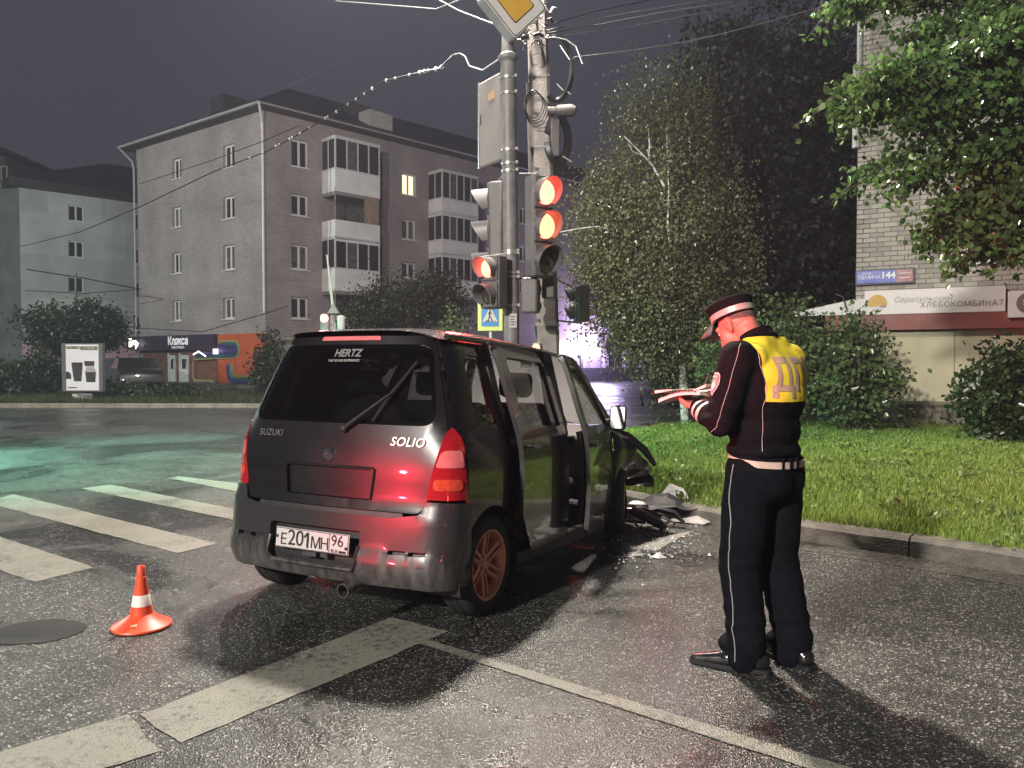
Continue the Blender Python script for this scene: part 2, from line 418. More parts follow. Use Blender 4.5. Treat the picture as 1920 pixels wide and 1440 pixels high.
lawn = [(p.x, p.y) for p in lawn_in[0:-1]] + [g2(1172, 822), g2(1250, 810), g2(1420, 806)] + [(7.2, 16.3), (12, 13.5), (13.5, 8.0)]
o_ = sheet('lawn', [(p[0] + .0, p[1] + .10) for p in lawn], .125, mat('lawn_soil', (.035, .05, .016), .85, var=.4, vscale=5, bump=.5, bscale=30))
far_path = [g2(1150, 812), g2(1172, 822), g2(1250, 811), g2(1420, 808), (7.0, 16.6), (7.6, 19), (22, 40), (2, 40)]
sheet('path', far_path, .009, M_path)
c = gp(1268, 797)
sheet('puddle', [(c.x + .85*math.cos(a)*(1+.3*mnoise.noise((math.cos(a)*2, math.sin(a)*2, 5))), c.y + .55*math.sin(a)*(1+.4*mnoise.noise((math.cos(a)*3, math.sin(a)*3, 9)))) for a in np.linspace(0, 2*PI, 44)[:-1]], .014, M_puddle)
sheet('verge', [(-60, 23.9), (-2.5, 24.3), (1.0, 27), (3.5, 45), (0, 62), (-60, 62)], .10, mat('dark_verge', (.028, .032, .018), .8, var=.5, vscale=1.2, bump=.6, bscale=6))
mb = MB()
for i in range(24): mb.box((-26 + i*1.0 + .006, 23.62, 0), (-26 + i*1.0 + .994, 23.9, .13))
fk = obj('far_kerb', mb, mat('pale_kerb', (.26, .24, .20), .6, var=.3, vscale=3)); tag(fk, 'pale kerb along the far side of the junction', kind='structure')

def blades(name, pts, h, m, label, lean=.5, wid=.006):
    n = len(pts); a = RNG.uniform(0, 2*PI, n); H = h * RNG.uniform(.45, 1.25, n) * np.array([1 + .55*mnoise.noise((p[0]*.9, p[1]*.9, 4)) for p in pts]); le = RNG.uniform(.1, lean, n); b = RNG.uniform(0, 2*PI, n)
    w = np.stack([np.cos(a), np.sin(a), np.zeros(n)], 1) * (wid * RNG.uniform(.6, 1.4, n))[:, None]
    d = np.stack([np.cos(b)*le, np.sin(b)*le, np.ones(n)], 1) * H[:, None]
    d2 = d * .55; d2[:, 2] = H * .62
    V = np.stack([pts - w, pts + w, pts + d2 + w*.8, pts + d2 - w*.8, pts + d], 1).reshape(-1, 3)
    i = np.arange(n) * 5
    F = np.stack([np.stack([i, i+1, i+2], 1), np.stack([i, i+2, i+3], 1), np.stack([i+3, i+2, i+4], 1)], 1).reshape(-1, 3)
    return fast_mesh(name, V, F, m)
def fast_mesh(name, V, F, m, parent=None):
    k = F.shape[1]; me = bpy.data.meshes.new(name)
    me.vertices.add(len(V)); me.vertices.foreach_set('co', V.astype(np.float32).ravel())
    me.loops.add(F.size); me.loops.foreach_set('vertex_index', F.astype(np.int32).ravel())
    me.polygons.add(len(F)); me.polygons.foreach_set('loop_start', np.arange(0, F.size, k, dtype=np.int32))
    me.polygons.foreach_set('loop_total', np.full(len(F), k, np.int32)); me.update(calc_edges=True)
    me.materials.append(m); o = bpy.data.objects.new(name, me); COL.objects.link(o)
    if parent: o.parent = parent
    return o
M_grass = leafmat('lush_grass', (.12, .21, .028), (.28, .36, .075), .55, .3)
lp_ = np.array([(p[0], p[1]+.16) for p in lawn])
N_ = 210000; far = RNG.uniform(0, 1, N_)
cand = np.stack([RNG.uniform(.3, 9.5, N_), 5.2 + (far**1.5)*11.5, np.full(N_, .12)], 1)
cand = cand[inside(cand[:, :2], [tuple(p) for p in lp_])]
clump = np.array([mnoise.noise((x*1.7, y*1.7, 0)) for x, y in cand[:, :2]])
cand = cand[RNG.uniform(-.9, .5, len(cand)) < clump + .25]
g = blades('grass', cand, .075, M_grass, ''); tag(g, 'bright green uncut grass on the lawn behind the kerb', 'grass', kind='stuff')

# ------------------------------------------------------------------ buildings
M_glass_dark = mat('dark_window_glass', (.022, .024, .028), .06, var=0, spec=.6)
M_glass_cur = mat('curtained_window_glass', (.10, .09, .085), .12, var=.5, vscale=5, coat=.6)
M_glass_lit = mat('lit_window', (.5, .45, .35), .5, var=.2, vscale=3, emit=(1, .80, .50), estr=1.6)
M_frame = mat('white_pvc', (.62, .61, .60), .4, var=.08)
M_frame_b = mat('weathered_wood_frame', (.30, .22, .17), .6, var=.3)
M_roof = mat('dark_roof_sheet', (.022, .022, .026), .6, var=.3, vscale=.6)
def wallmat(name, c, c2, bw=.26, bh=.1):
    m = mat(name, c, .85, var=.2, vscale=.5, bump=.2, bscale=20); N = m.node_tree.nodes; L = m.node_tree.links
    p = N['Principled BSDF']; src = p.inputs['Base Color'].links[0].from_socket; t = [n for n in N if n.type == 'TEX_COORD'][0]
    sp = N.new('ShaderNodeSeparateXYZ'); cb = N.new('ShaderNodeCombineXYZ'); L.new(t.outputs['Object'], sp.inputs[0])
    L.new(sp.outputs['X'], cb.inputs['X']); L.new(sp.outputs['Z'], cb.inputs['Y'])
    b = N.new('ShaderNodeTexBrick'); b.inputs['Scale'].default_value = 1; b.inputs['Brick Width'].default_value = bw; b.inputs['Row Height'].default_value = bh
    b.inputs['Mortar Size'].default_value = .012; b.inputs['Color1'].default_value = (1, 1, 1, 1); b.inputs['Color2'].default_value = (.82, .8, .8, 1)
    b.inputs['Mortar'].default_value = (.72, .72, .72, 1); L.new(cb.outputs[0], b.inputs['Vector'])
    x = N.new('ShaderNodeMix'); x.data_type = 'RGBA'; x.blend_type = 'MULTIPLY'; x.inputs[0].default_value = 1
    L.new(src, x.inputs[6]); L.new(b.outputs['Color'], x.inputs[7]); L.new(x.outputs[2], p.inputs['Base Color']); return m

class Wall:
    """a vertical wall plane: origin, unit direction along it, outward normal towards the street"""
    def __init__(s, o, d, flip=False):
        s.o = Vector((o[0], o[1], 0)); s.d = Vector((d[0], d[1], 0)).normalized(); s.n = Vector((s.d.y, -s.d.x, 0))
        s.M = frame(s.o, s.d, -s.n, Vector((0, 0, 1)))       # local x along, local -y outwards, z up
    def px(s, px, py):                                       # (along, height) of the wall point seen at a picture point
        d = ray(px, py); A = Matrix(((d.x, -s.d.x), (d.y, -s.d.y))); q = Vector((s.o.x, s.o.y))
        t, k = A.inverted() @ q
        return k, CAM_H + d.z * t
    def rect(s, x0, y0, x1, y1):                             # picture box -> (s0, z0, s1, z1), heights taken at the box's middle
        a, _ = s.px(x0, y0); b, _ = s.px(x1, y1); m = (x0 + x1) / 2
        return a, s.px(m, y1)[1], b, s.px(m, y0)[1]
win_cache = {}
def window(parent, W, r, glassm=None, frm=None, depth=.13, n=2, sill=True):
    s0, z0, s1, z1 = r; w, h = s1-s0, z1-z0
    glassm = glassm or M_glass_dark; frm = frm or M_frame
    b = .085; mb = MB()
    mb.box((0, 0, 0), (w, .06, b)).box((0, 0, h-b), (w, .06, h)).box((0, 0, b), (b, .06, h-b)).box((w-b, 0, b), (w, .06, h-b))
    xs = [b + (w-2*b)*i/n for i in range(n+1)]
    for x in xs[1:-1]: mb.box((x-.06, .002, b), (x+.06, .058, h-b))
    f = obj('window', mb, frm, parent); f.matrix_local = W.M @ Matrix.Translation((s0, depth, z0))
    for i in range(n):
        p = MB().box((xs[i]+.02, .025, b-.02), (xs[i+1]-.02, .04, h-b+.02)); obj('pane', p, glassm if not isinstance(glassm, (list, tuple)) else glassm[i % len(glassm)], f)
    if sill: obj('sill', MB().box((-.06, -depth-.07, -.05), (w+.06, .0, -.003)), frm, f)
    return f
def holes_of(rs): return [[(a, b), (c, b), (c, d), (a, d)] for a, b, c, d in rs]
def wall_mesh(parent, W, poly, rs, m, thick=.22, name='wall'):
    o = obj(name, plate(poly, holes_of(rs), thick), m, parent, fix=False); o.matrix_local = W.M; return o

# --- corner apartment block
B1 = thing('apartment_block', 'four upper storeys of grey brick flats with white balconies above a corner stationery shop', 'building')
P0 = at(498, 620, 36.0); P0.z = 0
FC = Wall(P0, (1441, 1466)); FL_dir = Vector((-1960, 1466)).normalized()
PL = P0 + Vector((FL_dir.x, FL_dir.y, 0)) * 11.3
FLW = Wall(PL, -FL_dir)
EAVE = FC.px(499, 203)[1]
M_w1 = wallmat('grey_silicate_brick', (.33, .285, .285), None); M_w1.name = 'grey_silicate_brick'
M_bal = mat('painted_balcony_panel', (.78, .76, .76), .6, var=.1, vscale=1.5)
wins = []
for y0, y1, g in ((263, 314, M_glass_dark), (365, 405, M_glass_dark), (459, 506, M_glass_cur), (557, 598, M_glass_dark)): wins.append(((546, y0, 579, y1), g))
for y0, y1, g in ((309, 351, M_glass_dark), (398, 437, M_glass_dark), (484, 512, M_glass_cur), (566, 598, M_glass_dark)): wins.append(((696, y0, 718, y1), g))
for y0, y1, g in ((326, 367, M_glass_lit), (412, 450, M_glass_cur), (492, 522, M_glass_dark), (570, 596, M_glass_dark)): wins.append(((754, y0, 780, y1), g))
for y0, y1, g in ((357, 392, M_glass_dark), (436, 467, M_glass_lit), (506, 534, M_glass_dark)): wins.append(((874, y0, 887, y1), g))
for y0, y1 in ((390, 420), (462, 490), (525, 550)): wins.append(((975, y0, 992, y1), M_glass_dark))
rs = [(FC.rect(*b), g) for b, g in wins]
L1 = 37.0
sfront = [(a, b, a + 5.0, b + 3.0) for a, b in ((21.0, .5), (27.0, .5), (32.2, .5))]
wall_mesh(B1, FC, [(0, 0), (L1, 0), (L1, EAVE), (0, EAVE)], [r for r, g in rs], M_w1)
for r, g in rs: window(B1, FC, r, g)
lw = []
for y0, y1, g in ((271, 314, M_glass_dark), (368, 410, M_glass_dark), (459, 506, M_glass_cur), (558, 598, M_glass_cur)): lw.append(((418, y0, 440, y1), g))
for y0, y1, g in ((297, 335, M_glass_dark), (388, 426, M_glass_cur), (474, 513, M_glass_dark), (563, 602, M_glass_cur)): lw.append(((323, y0, 340, y1), g))
rsl = [(FLW.rect(*b), g) for b, g in lw]
wall_mesh(B1, FLW, [(0, 0), (11.3, 0), (11.3, EAVE), (0, EAVE)], [r for r, g in rsl], M_w1)
for r, g in rsl: window(B1, FLW, r, g)
# back walls, hipped roof, chimneys, gutters
bk = MB(); Q1 = FC.o + FC.d*L1; Q2 = Q1 + (PL-P0)
for a, b in ((Q1, Q2), (Q2, PL)):
    bk.add([(a.x, a.y, 0), (b.x, b.y, 0), (b.x, b.y, EAVE), (a.x, a.y, EAVE)], [(0, 1, 2, 3)])
obj('wall', bk, M_w1, B1)
ov = .62; dl = (PL-P0).normalized(); fd = FC.d
e0 = P0 - fd*ov - dl*ov; e1 = Q1 + fd*ov - dl*ov; e2 = Q2 + fd*ov + dl*ov; e3 = PL - fd*ov + dl*ov
hipz = EAVE + 3.3; m0 = P0 + (PL-P0)*.5 + fd*5.2; m1 = Q1 + (PL-P0)*.5 - fd*5.2
rb = MB(); ev = [Vector((p.x, p.y, EAVE + .10)) for p in (e0, e1, e2, e3)] + [Vector((m0.x, m0.y, hipz)), Vector((m1.x, m1.y, hipz))]
ev2 = [Vector((p.x, p.y, EAVE - .12)) for p in (e0, e1, e2, e3)]
rb.add(ev + ev2, [(0, 1, 5, 4), (1, 2, 5), (2, 3, 4, 5), (3, 0, 4), (6, 7, 1, 0), (7, 8, 2, 1), (8, 9, 3, 2), (9, 6, 0, 3), (9, 8, 7, 6)])
roof = obj('roof', rb, M_roof, B1)
gt = MB(); gt.tube([ev2[3] + Vector((0, 0, .12)), ev2[0] + Vector((0, 0, .12))], .075, 6); gt.tube([ev2[0] + Vector((0, 0, .12)), ev2[1] + Vector((0, 0, .12))], .05, 6)
obj('gutter', gt, mat('dull_zinc', (.33, .32, .33), .5, var=.2), roof)
def chimney(px, py, s, back, w, d, h, m, capm):
    c = FC.o + fd*s + dl*back
    mb = MB().box((-w/2, -d/2, EAVE+.3), (w/2, d/2, h)); o = obj('chimney', mb, m, roof); o.matrix_local = frame(c, fd, dl, Vector((0, 0, 1)))
    cp = obj('chimney_cap', MB().prism([(-w/2-.12, h), (w/2+.12, h), (w/2+.12, h+.15), (0, h+.35), (-w/2-.12, h+.15)], -d/2-.1, d/2+.1, Matrix.Rotation(PI/2, 4, 'X')), capm, roof); cp.matrix_local = o.matrix_local
    o.name = 'chimney'
def s_at(px, back):                      # distance along the block at which a point set back from the facade shows at column px
    k = (px - 960) / FPX; o = P0 + dl*back; return (k*o.y - o.x) / (fd.x - k*fd.y)
def z_at(py, s, back): q = P0 + fd*s + dl*back; return at(960, py, q.y).z
for px, py, back, w, d, mm in ((707, 214, .55, 1.5, .9, mat('pale_render', (.42, .39, .39), .8, var=.15)), (670, 199, 2.6, 1.1, 1.0, mat('dark_brick_stack', (.05, .05, .055), .8)), (436, 186, 8.2, 1.5, 1.3, mat('dark_brick_stack_wide', (.03, .03, .034), .8))):
    s_ = s_at(px, back); chimney(px, py, s_, back, w, d, z_at(py, s_, back), mm, M_roof)
dp = MB(); z_ = EAVE
dp.tube([e0 + Vector((0, 0, z_)), P0 + Vector((.0, -.25, z_ - .7)), P0 + Vector((0, -.18, z_ - 1.1)), P0 + Vector((0, -.18, 3.6))], .06, 8)
obj('downpipe', dp, M_frame, B1)
dp2 = MB(); dp2.tube([e3 + Vector((0, 0, z_)), PL + Vector((-.1, -.3, z_ - .8)), PL + Vector((-.05, -.2, z_-1.2)), PL + Vector((-.05, -.2, .3))], .055, 8)
obj('downpipe', dp2, mat('grey_pipe', (.3, .3, .31), .5), B1)
# balconies: slab + parapet, some glazed
def balcony(x0, x1, ytop, ybot, glazed, gtop, dep=1.15, panes=4, gm=None):
    s0, zb = FC.px(x0, ybot); s1, _ = FC.px(x1, ybot); zt = FC.px(x0, ytop)[1]
    k = 36.0 / 37.2; s0 += .35; s1 -= .25; zt = CAM_H + (zt-CAM_H)*.975; zb = CAM_H + (zb-CAM_H)*.975
    M = FC.M
    b = obj('balcony', MB().box((s0, -dep, zb), (s1, -dep+.06, zt)).box((s0, -dep+.061, zb+.001), (s0+.06, 0, zt-.001)).box((s1-.06, -dep+.061, zb+.001), (s1, 0, zt-.001)), M_bal, B1); b.matrix_local = M
    obj('slab', MB().box((s0+.02, -dep+.03, zb-.16), (s1-.02, 0, zb+.02)), mat('slab_concrete', (.25, .24, .24), .8), b)
    zr = zt + gtop
    if glazed:
        f = MB(); y0, y1 = -dep+.0, -dep+.06
        f.box((s0, y0, zt+.002), (s1, y1, zt+.08)).box((s0, y0, zr-.08), (s1, y1, zr))
        for i in range(panes+1):
            x = s0 + (s1-s0-.07)*i/panes; f.box((x, y0+.001, zt+.08), (x+.07, y1-.001, zr-.08))
        f.box((s0+.001, y1, zt+.002), (s0+.06, 0, zt+.08)).box((s0+.001, y1, zr-.08), (s0+.06, 0, zr)).box((s0+.002, -dep*.5, zt+.08), (s0+.055, -dep*.5+.06, zr-.08))
        g = obj('glazing_frame', f, M_frame, b)
        for i in range(panes):
            x = s0 + (s1-s0-.07)*i/panes; obj('pane', MB().box((x+.06, y0+.02, zt+.07), (x+(s1-s0-.07)/panes+.01, y0+.03, zr-.07)), gm or M_glass_cur if i % 3 == 1 else M_glass_dark, b)
        obj('pane', MB().box((s0+.02, y1, zt+.07), (s0+.03, -.02, zr-.07)), M_glass_dark, b)
        obj('roof_panel', MB().box((s0-.02, -dep-.02, zr+.003), (s1+.02, -.004, zr+.07)), M_frame, b)
    else:
        obj('post', MB().box((s0+.01, -dep+.01, zt), (s0+.06, -dep+.06, zr)), M_frame_b, b)
        obj('back_door', MB().box((s0+.7, -.03, zb+.05), (s0+2.6, -.005, zr-.3)), M_glass_cur, b)
        obj('side_screen', MB().box((s1-.9, -dep+.02, zt+.01), (s1-.05, -dep+.05, zr)), M_frame_b, b)
balcony(592, 695, 312, 354, True, 1.52); balcony(592, 695, 408, 449, False, 1.5); balcony(592, 695, 502, 543, True, 1.5); balcony(592, 695, 590, 628, False, 1.3)
balcony(794, 877, 368, 400, True, 1.5, panes=5); balcony(794, 877, 447, 479, True, 1.5, panes=5); balcony(794, 877, 522, 552, True, 1.4, panes=5)

# ground-floor stationery shop
M_board = mat('dark_violet_signboard', (.040, .026, .055), .45, var=.1)
M_orange = mat('orange_shop_paint', (.50, .095, .035), .5, var=.12, vscale=2)
M_white_em = mat('lit_white_sign', (.8, .8, .82), .5, var=0, emit=(.9, .9, 1), estr=2.2)
shop = thing('stationery_shop', 'orange shopfront with rainbow stripes, violet name board and two glazed doors at the block corner', 'shop')
def wbox(name, W, s0, s1, z0, z1, o0, o1, m, parent, bevel=0):
    o = obj(name, MB().box((s0, -o1, z0), (s1, -o0, z1)), m, parent, bevel=bevel); o.matrix_local = W.M; return o
a0, zt = FLW.px(264, 629); a1, _ = FLW.px(414, 629); zb = FLW.px(340, 657)[1]; zt = FLW.px(340, 629)[1]
sb = wbox('signboard', FLW, a0, a1 - .05, zb, zt, .05, .35, M_board, shop)
M_let = mat('white_letter', (.75, .72, .74), .5, var=0, emit=(1, .9, .95), estr=.35)
def wletters(body, size, W, s, z, o, m, parent, **k):
    l = letters('lettering', body, size, m, None, Matrix(), **k); l.parent = parent
    l.matrix_local = (parent.matrix_local.inverted() @ (W.M @ Matrix.Translation((s, -o, z)))) if parent.type == 'MESH' else W.M @ Matrix.Translation((s, -o, z)); return l
sx_, zz = FLW.px(346, 640); wletters('Клякса', (zt-zb)*.72, FLW, sx_, zz, .37, M_let, sb, weight=.02)
sx_, zz = FLW.px(346, 651); wletters('канцтовары', (zt-zb)*.27, FLW, sx_, zz, .37, M_let, sb)
o0, _ = FLW.px(416, 640); zO1 = FLW.px(460, 626)[1]
wbox('facade_panel', FLW, o0, 11.28, .35, zO1, .02, .22, M_orange, shop)
# brick part with doors
wbox('facade_panel', FLW, FLW.px(272, 700)[0], o0 - .02, .35, zb - .02, .02, .10, mat('red_brown_shop_wall', (.16, .07, .05), .6, var=.3, vscale=3), shop)
for x0, x1 in ((324, 334), (345, 358)):
    s0 = FLW.px(x0, 690)[0]; s1 = FLW.px(x1, 690)[0]; z0 = FLW.px(340, 724)[1]; z1 = zb - .25
    d = wbox('door', FLW, s0, s1, z0, z1, .10, .16, M_frame, shop)
    dg = obj('pane', MB().box((s0+.12, -.175, z0+.9), (s1-.1, -.162, z1-.2)), M_glass_dark, d); dg.matrix_local = Matrix()
    obj('handle', MB().box((s1-.08, -.23, z0+.9), (s1-.05, -.162, z0+1.3)), M_frame, d)
    wbox('door_frame', FLW, s0 - .14, s0 - .002, z0, z1 + .1, .10, .2, M_frame, shop)
# stripes as bent bands proud of the facade
cols = [(.30, .26, .10), (.05, .18, .20), (.03, .045, .22), (.16, .05, .18), (.03, .045, .22), (.05, .18, .20), (.32, .28, .12)]
smats = [mat('stripe_paint_%s' % n, c, .5, var=.05) for n, c in zip(('ochre', 'teal', 'blue', 'violet', 'navy', 'cyan', 'sand'), cols)]
def band(pts, wid, m, off):
    P = [Vector(p) for p in pts]; L = []; Rr = []
    for i, p in enumerate(P):
        t = (P[min(i+1, len(P)-1)] - P[max(i-1, 0)]).normalized(); n = Vector((-t.y, t.x))
        L.append(p + n*wid/2); Rr.append(p - n*wid/2)
    poly = [tuple(p) for p in L] + [tuple(p) for p in Rr[::-1]]
    o = obj('stripe', plate(poly, (), .03), m, shop); o.matrix_local = FLW.M @ Matrix.Translation((0, -off, 0)); return o
def arcpath(pts, r): return [p for p in [(q[0], q[1]) for q in round_open(pts, r)]]
def round_open(pts, r):
    out = [pts[0]]
    for i in range(1, len(pts)-1):
        P = Vector(pts[i]); A = Vector(pts[i-1]); B = Vector(pts[i+1]); d0 = (A-P).normalized(); d1 = (B-P).normalized()
        for j in range(7):
            t = j/6; q = (P+d0*r)*(1-t)**2 + P*2*t*(1-t) + (P+d1*r)*t*t; out.append((q.x, q.y))
    return out + [pts[-1]]
def q_(px, py): return FLW.px(px, py)
for k in range(5):
    m = smats[[0, 1, 2, 3, 4][k]]; y = 641 + k*3.4; x = 456 - k*2
    band(round_open([q_(418, y), q_(x, y), q_(x + .1, 668 - k*1.6), q_(372 + k*2, 672 - k*2)], .28), .17, m, .26)
for k, m in enumerate((smats[0], smats[1], smats[2])):
    band(round_open([q_(372, 715 + k*4), q_(408 - k*2, 715 + k*4), q_(413 - k*2, 733)], .25), .19, m, .26)
    band(round_open([q_(443 - k*4, 683), q_(445 - k*4, 706 + k*4), q_(494, 708 + k*4)], .4), .19, m, .26)
band(round_open([q_(371, 676), q_(371, 712), q_(396, 714)], .2), .08, smats[6], .27)
# bright swag lights over the door and a small hanging bar sign
for x0, x1, y0, y1 in ((377, 387, 665, 659), (387, 400, 659, 668)):
    a = FLW.px(x0, y0); b = FLW.px(x1, y1)
    o = obj('light_strip', MB().tube([(a[0], -.42, a[1]), (b[0], -.42, b[1])], .035, 6), M_white_em, shop); o.matrix_local = FLW.M
s0, z0 = FLW.px(415, 664); o = obj('light_strip', MB().box((s0, -.45, z0), (s0+.3, -.36, z0+.25)), M_white_em, shop); o.matrix_local = FLW.M
st = obj('step', MB().box((2.0, -1.6, 0), (9.0, -.01, .34)), M_kerb, shop); st.matrix_local = FLW.M
bar = thing('bar_sign', 'small projecting sign with glowing white letters left of the violet board', 'sign')
bs = FLW.px(262, 634)[0]; z1 = FLW.px(268, 632)[1]; z0 = FLW.px(268, 656)[1]
wbox('box', FLW, bs - .45, bs + .15, z0, z1, .36, .5, mat('dark_sign_box', (.05, .03, .035), .5), bar)
wletters('Бар', (z1-z0)*.8, FLW, bs + .32, (z0+z1)/2, .52, mat('glowing_letter', (.9, .9, .9), .5, var=0, emit=(1, .97, .95), estr=2.5), bar, weight=.03)

# shops in the far end of the block, seen under the trees: white lit box signs, pilasters, steps with rails
far = thing('lit_shop', 'shop under the trees with glowing white box signs, pale pilasters and stair rails', 'shop')
M_neon = mat('violet_white_lightbox', (.8, .8, .9), .5, var=0, emit=(.84, .76, 1), estr=22)
for x0, x1, y0, y1 in ((1048, 1072, 648, 664), (1073, 1102, 646, 665), (1103, 1120, 652, 668)):
    s0, _ = FC.px(x0, y0); s1, _ = FC.px(x1, y0); z1 = FC.px((x0+x1)/2, y0)[1]; z0 = FC.px((x0+x1)/2, y1)[1]
    wbox('box_sign', FC, s0, s1 - .03, z0, z1, .05, .30, M_neon, far)
s0, z1 = FC.px(1092, 628); s1, z0 = FC.px(1106, 646); wbox('box_sign', FC, s0, s1, z0, z1, .35, .55, M_neon, far)
M_pil = mat('pale_lilac_render', (.42, .38, .44), .7, var=.15); M_plinth = mat('dark_plinth', (.05, .045, .055), .7)
for x0, x1, y1 in ((1062, 1068, 672), (1076, 1081, 672), (1088, 1093, 672), (1104, 1120, 672), (1128, 1136, 664), (1166, 1176, 655), (1196, 1203, 655), (1222, 1229, 650)):
    s0, _ = FC.px(x0, 690); s1, _ = FC.px(x1, 690); wbox('pilaster', FC, s0, s1, .9, FC.px(x0, y1)[1], .03, .25, M_pil, far)
wbox('plinth', FC, FC.px(1046, 700)[0], FC.px(1236, 700)[0], 0, .92, .02, .32, M_plinth, far)
wbox('cornice', FC, FC.px(1122, 660)[0], FC.px(1236, 660)[0], 3.35, 3.7, .03, .4, M_pil, far)
for x0, x1 in ((1082, 1088), (1137, 1150), (1152, 1165), (1204, 1220)):
    s0, _ = FC.px(x0, 690); s1, _ = FC.px(x1, 690); f = wbox('shop_window', FC, s0, s1, 1.0, 3.1, .03, .06, M_glass_dark, far)
for k in range(4):
    s0 = FC.px(1196 + k*1.5, 700)[0] + k*.1
    o = obj('rail', MB().tube([(s0 + .2, -.6 - k*.45, 1.75 - k*.16), (s0 + 1.2, -2.4 - k*.45, .75 - k*.1)], .035, 6), M_frame, far); o.matrix_local = FC.M
lamp('shop_sign_light', 'POINT', FC.M @ Vector((FC.px(1090, 690)[0], -2.0, 3.0)), 1500, (.66, .52, 1), .4)

# --- grey block at the far left
B2 = thing('grey_block', 'pale grey block of flats with dark hipped roof and pink ground floor', 'building')
P2 = at(42, 690, 50.0); P2.z = 0
F2 = Wall(P2, (1.02, 1)); L2 = 26.0; EV2 = F2.px(45, 338)[1]
M_w2 = wallmat('grey_green_render', (.46, .48, .47), None, 3.2, 2.75)
r2 = []
for y0, y1 in ((385, 415), (452, 483), (519, 549)): r2.append(F2.rect(128, y0, 158, y1))
for y0, y1 in ((401, 432), (466, 496), (529, 559), (592, 620)): r2.append(F2.rect(251, y0, 277, y1))
zpk = F2.px(200, 640)[1]
wall_mesh(B2, F2, [(0, zpk), (L2, zpk), (L2, EV2), (0, EV2)], r2, M_w2)
for r in r2: window(B2, F2, r, M_glass_dark)
wbox('ground_floor', F2, 0, L2, 0, zpk - .002, -.2, .06, mat('pink_shop_band', (.60, .36, .42), .6, var=.06), B2)
wbox('ledge', F2, 0, L2, zpk, zpk + .4, .003, .25, mat('green_ledge', (.22, .28, .26), .6), B2)
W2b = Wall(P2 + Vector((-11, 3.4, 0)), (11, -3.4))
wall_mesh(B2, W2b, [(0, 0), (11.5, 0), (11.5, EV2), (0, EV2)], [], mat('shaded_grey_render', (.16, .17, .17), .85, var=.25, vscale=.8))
for z in (4.5, 7.3, 10.1, 12.6):
    window(B2, W2b, (9.4, z, 10.4, z + 1.3), M_glass_dark, M_frame_b)
    bb = obj('balcony', MB().box((6.2, -1.0, z - .4), (8.9, -.01, z + .6)), M_w2, B2); bb.matrix_local = W2b.M
d2 = F2.d; n2 = -F2.n
q = [P2 - d2*.7 - n2*.7, P2 + d2*(L2+.7) - n2*.7, P2 + d2*(L2+.7) + n2*12.7, P2 - d2*.7 + n2*12.7]
ra, rb2 = P2 + d2*7 + n2*6, P2 + d2*(L2-5) + n2*6
rm = MB(); vs = [Vector((p.x, p.y, EV2)) for p in q] + [Vector((p.x, p.y, EV2-.5)) for p in q] + [Vector((ra.x, ra.y, EV2+3.3)), Vector((rb2.x, rb2.y, EV2+3.3))]
rm.add(vs, [(0,1,9,8), (1,2,9), (2,3,8,9), (3,0,8), (4,5,1,0), (5,6,2,1), (6,7,3,2), (7,4,0,3), (7,6,5,4)])
obj('roof', rm, M_roof, B2)
B3 = thing('neighbour_block', 'dim dark roofed flats behind the grey block', 'building')
ob = MB().box((-62, 60, 0), (-38.6, 75, 17.0)); obj('wall', ob, mat('dim_grey_render', (.07, .072, .075), .85, var=.2, vscale=.5), B3)
obj('roof', MB().add([(-63, 59, 17), (-38, 59, 17), (-38, 76, 17), (-63, 76, 17), (-56, 67, 20.3), (-45, 67, 20.3)], [(0,1,5,4), (1,2,5), (2,3,4,5), (3,0,4), (3,2,1,0)]), M_roof, B3)

# --- brick building at the right
B4 = thing('brick_building', 'silicate brick building with a red fascia band and cream ground floor at the right', 'building')
C4 = at(1603, 640, 16.6); C4.z = 0
F4 = Wall(C4, (.868, -.497))
L4 = 5.2; H4 = 9.2; zF0 = F4.px(1700, 619)[1]; zF1 = F4.px(1700, 590)[1]; zP = F4.px(1700, 751)[1]
M_mortar = mat('grey_mortar', (.20, .19, .175), .9, var=.2, bump=.3, bscale=80)
M_brick = mat('pale_silicate_brick', (.42, .39, .345), .8, var=.18, vscale=3, bump=.35, bscale=70)
M_brick2 = mat('greyer_silicate_brick', (.33, .31, .275), .8, var=.2, vscale=3, bump=.35, bscale=70)
wr = F4.rect(1838, 418, 1990, 487)
wall_mesh(B4, F4, [(0, zF1), (L4, zF1), (L4, H4), (0, H4)], holes_of and [wr], M_mortar, .3)
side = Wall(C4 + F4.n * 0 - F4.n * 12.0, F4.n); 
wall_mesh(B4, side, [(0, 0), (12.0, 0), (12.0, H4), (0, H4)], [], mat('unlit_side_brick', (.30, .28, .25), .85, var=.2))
bh, bw = .100, .262; meshes = {}
def brick_mesh(w, m):
    k = (round(w, 3), m.name)
    if k not in meshes:
        mb = MB(); a = .008; x0, x1, z0, z1 = 0, w, 0, .088
        mb.add([(x0, .02, z0), (x1, .02, z0), (x1, .02, z1), (x0, .02, z1), (x0+.004, -a, z0+.004), (x1-.004, -a, z0+.004), (x1-.004, -a, z1-.004), (x0+.004, -a, z1-.004)],
               [(4,5,6,7), (0,1,5,4), (1,2,6,5), (2,3,7,6), (3,0,4,7)])
        me = mb.mesh('brick'); me.materials.append(m); meshes[k] = me
    return meshes[k]
rest = {M_brick.name: MB(), M_brick2.name: MB()}; nb = 0; row = 0; z = zF1 + .03
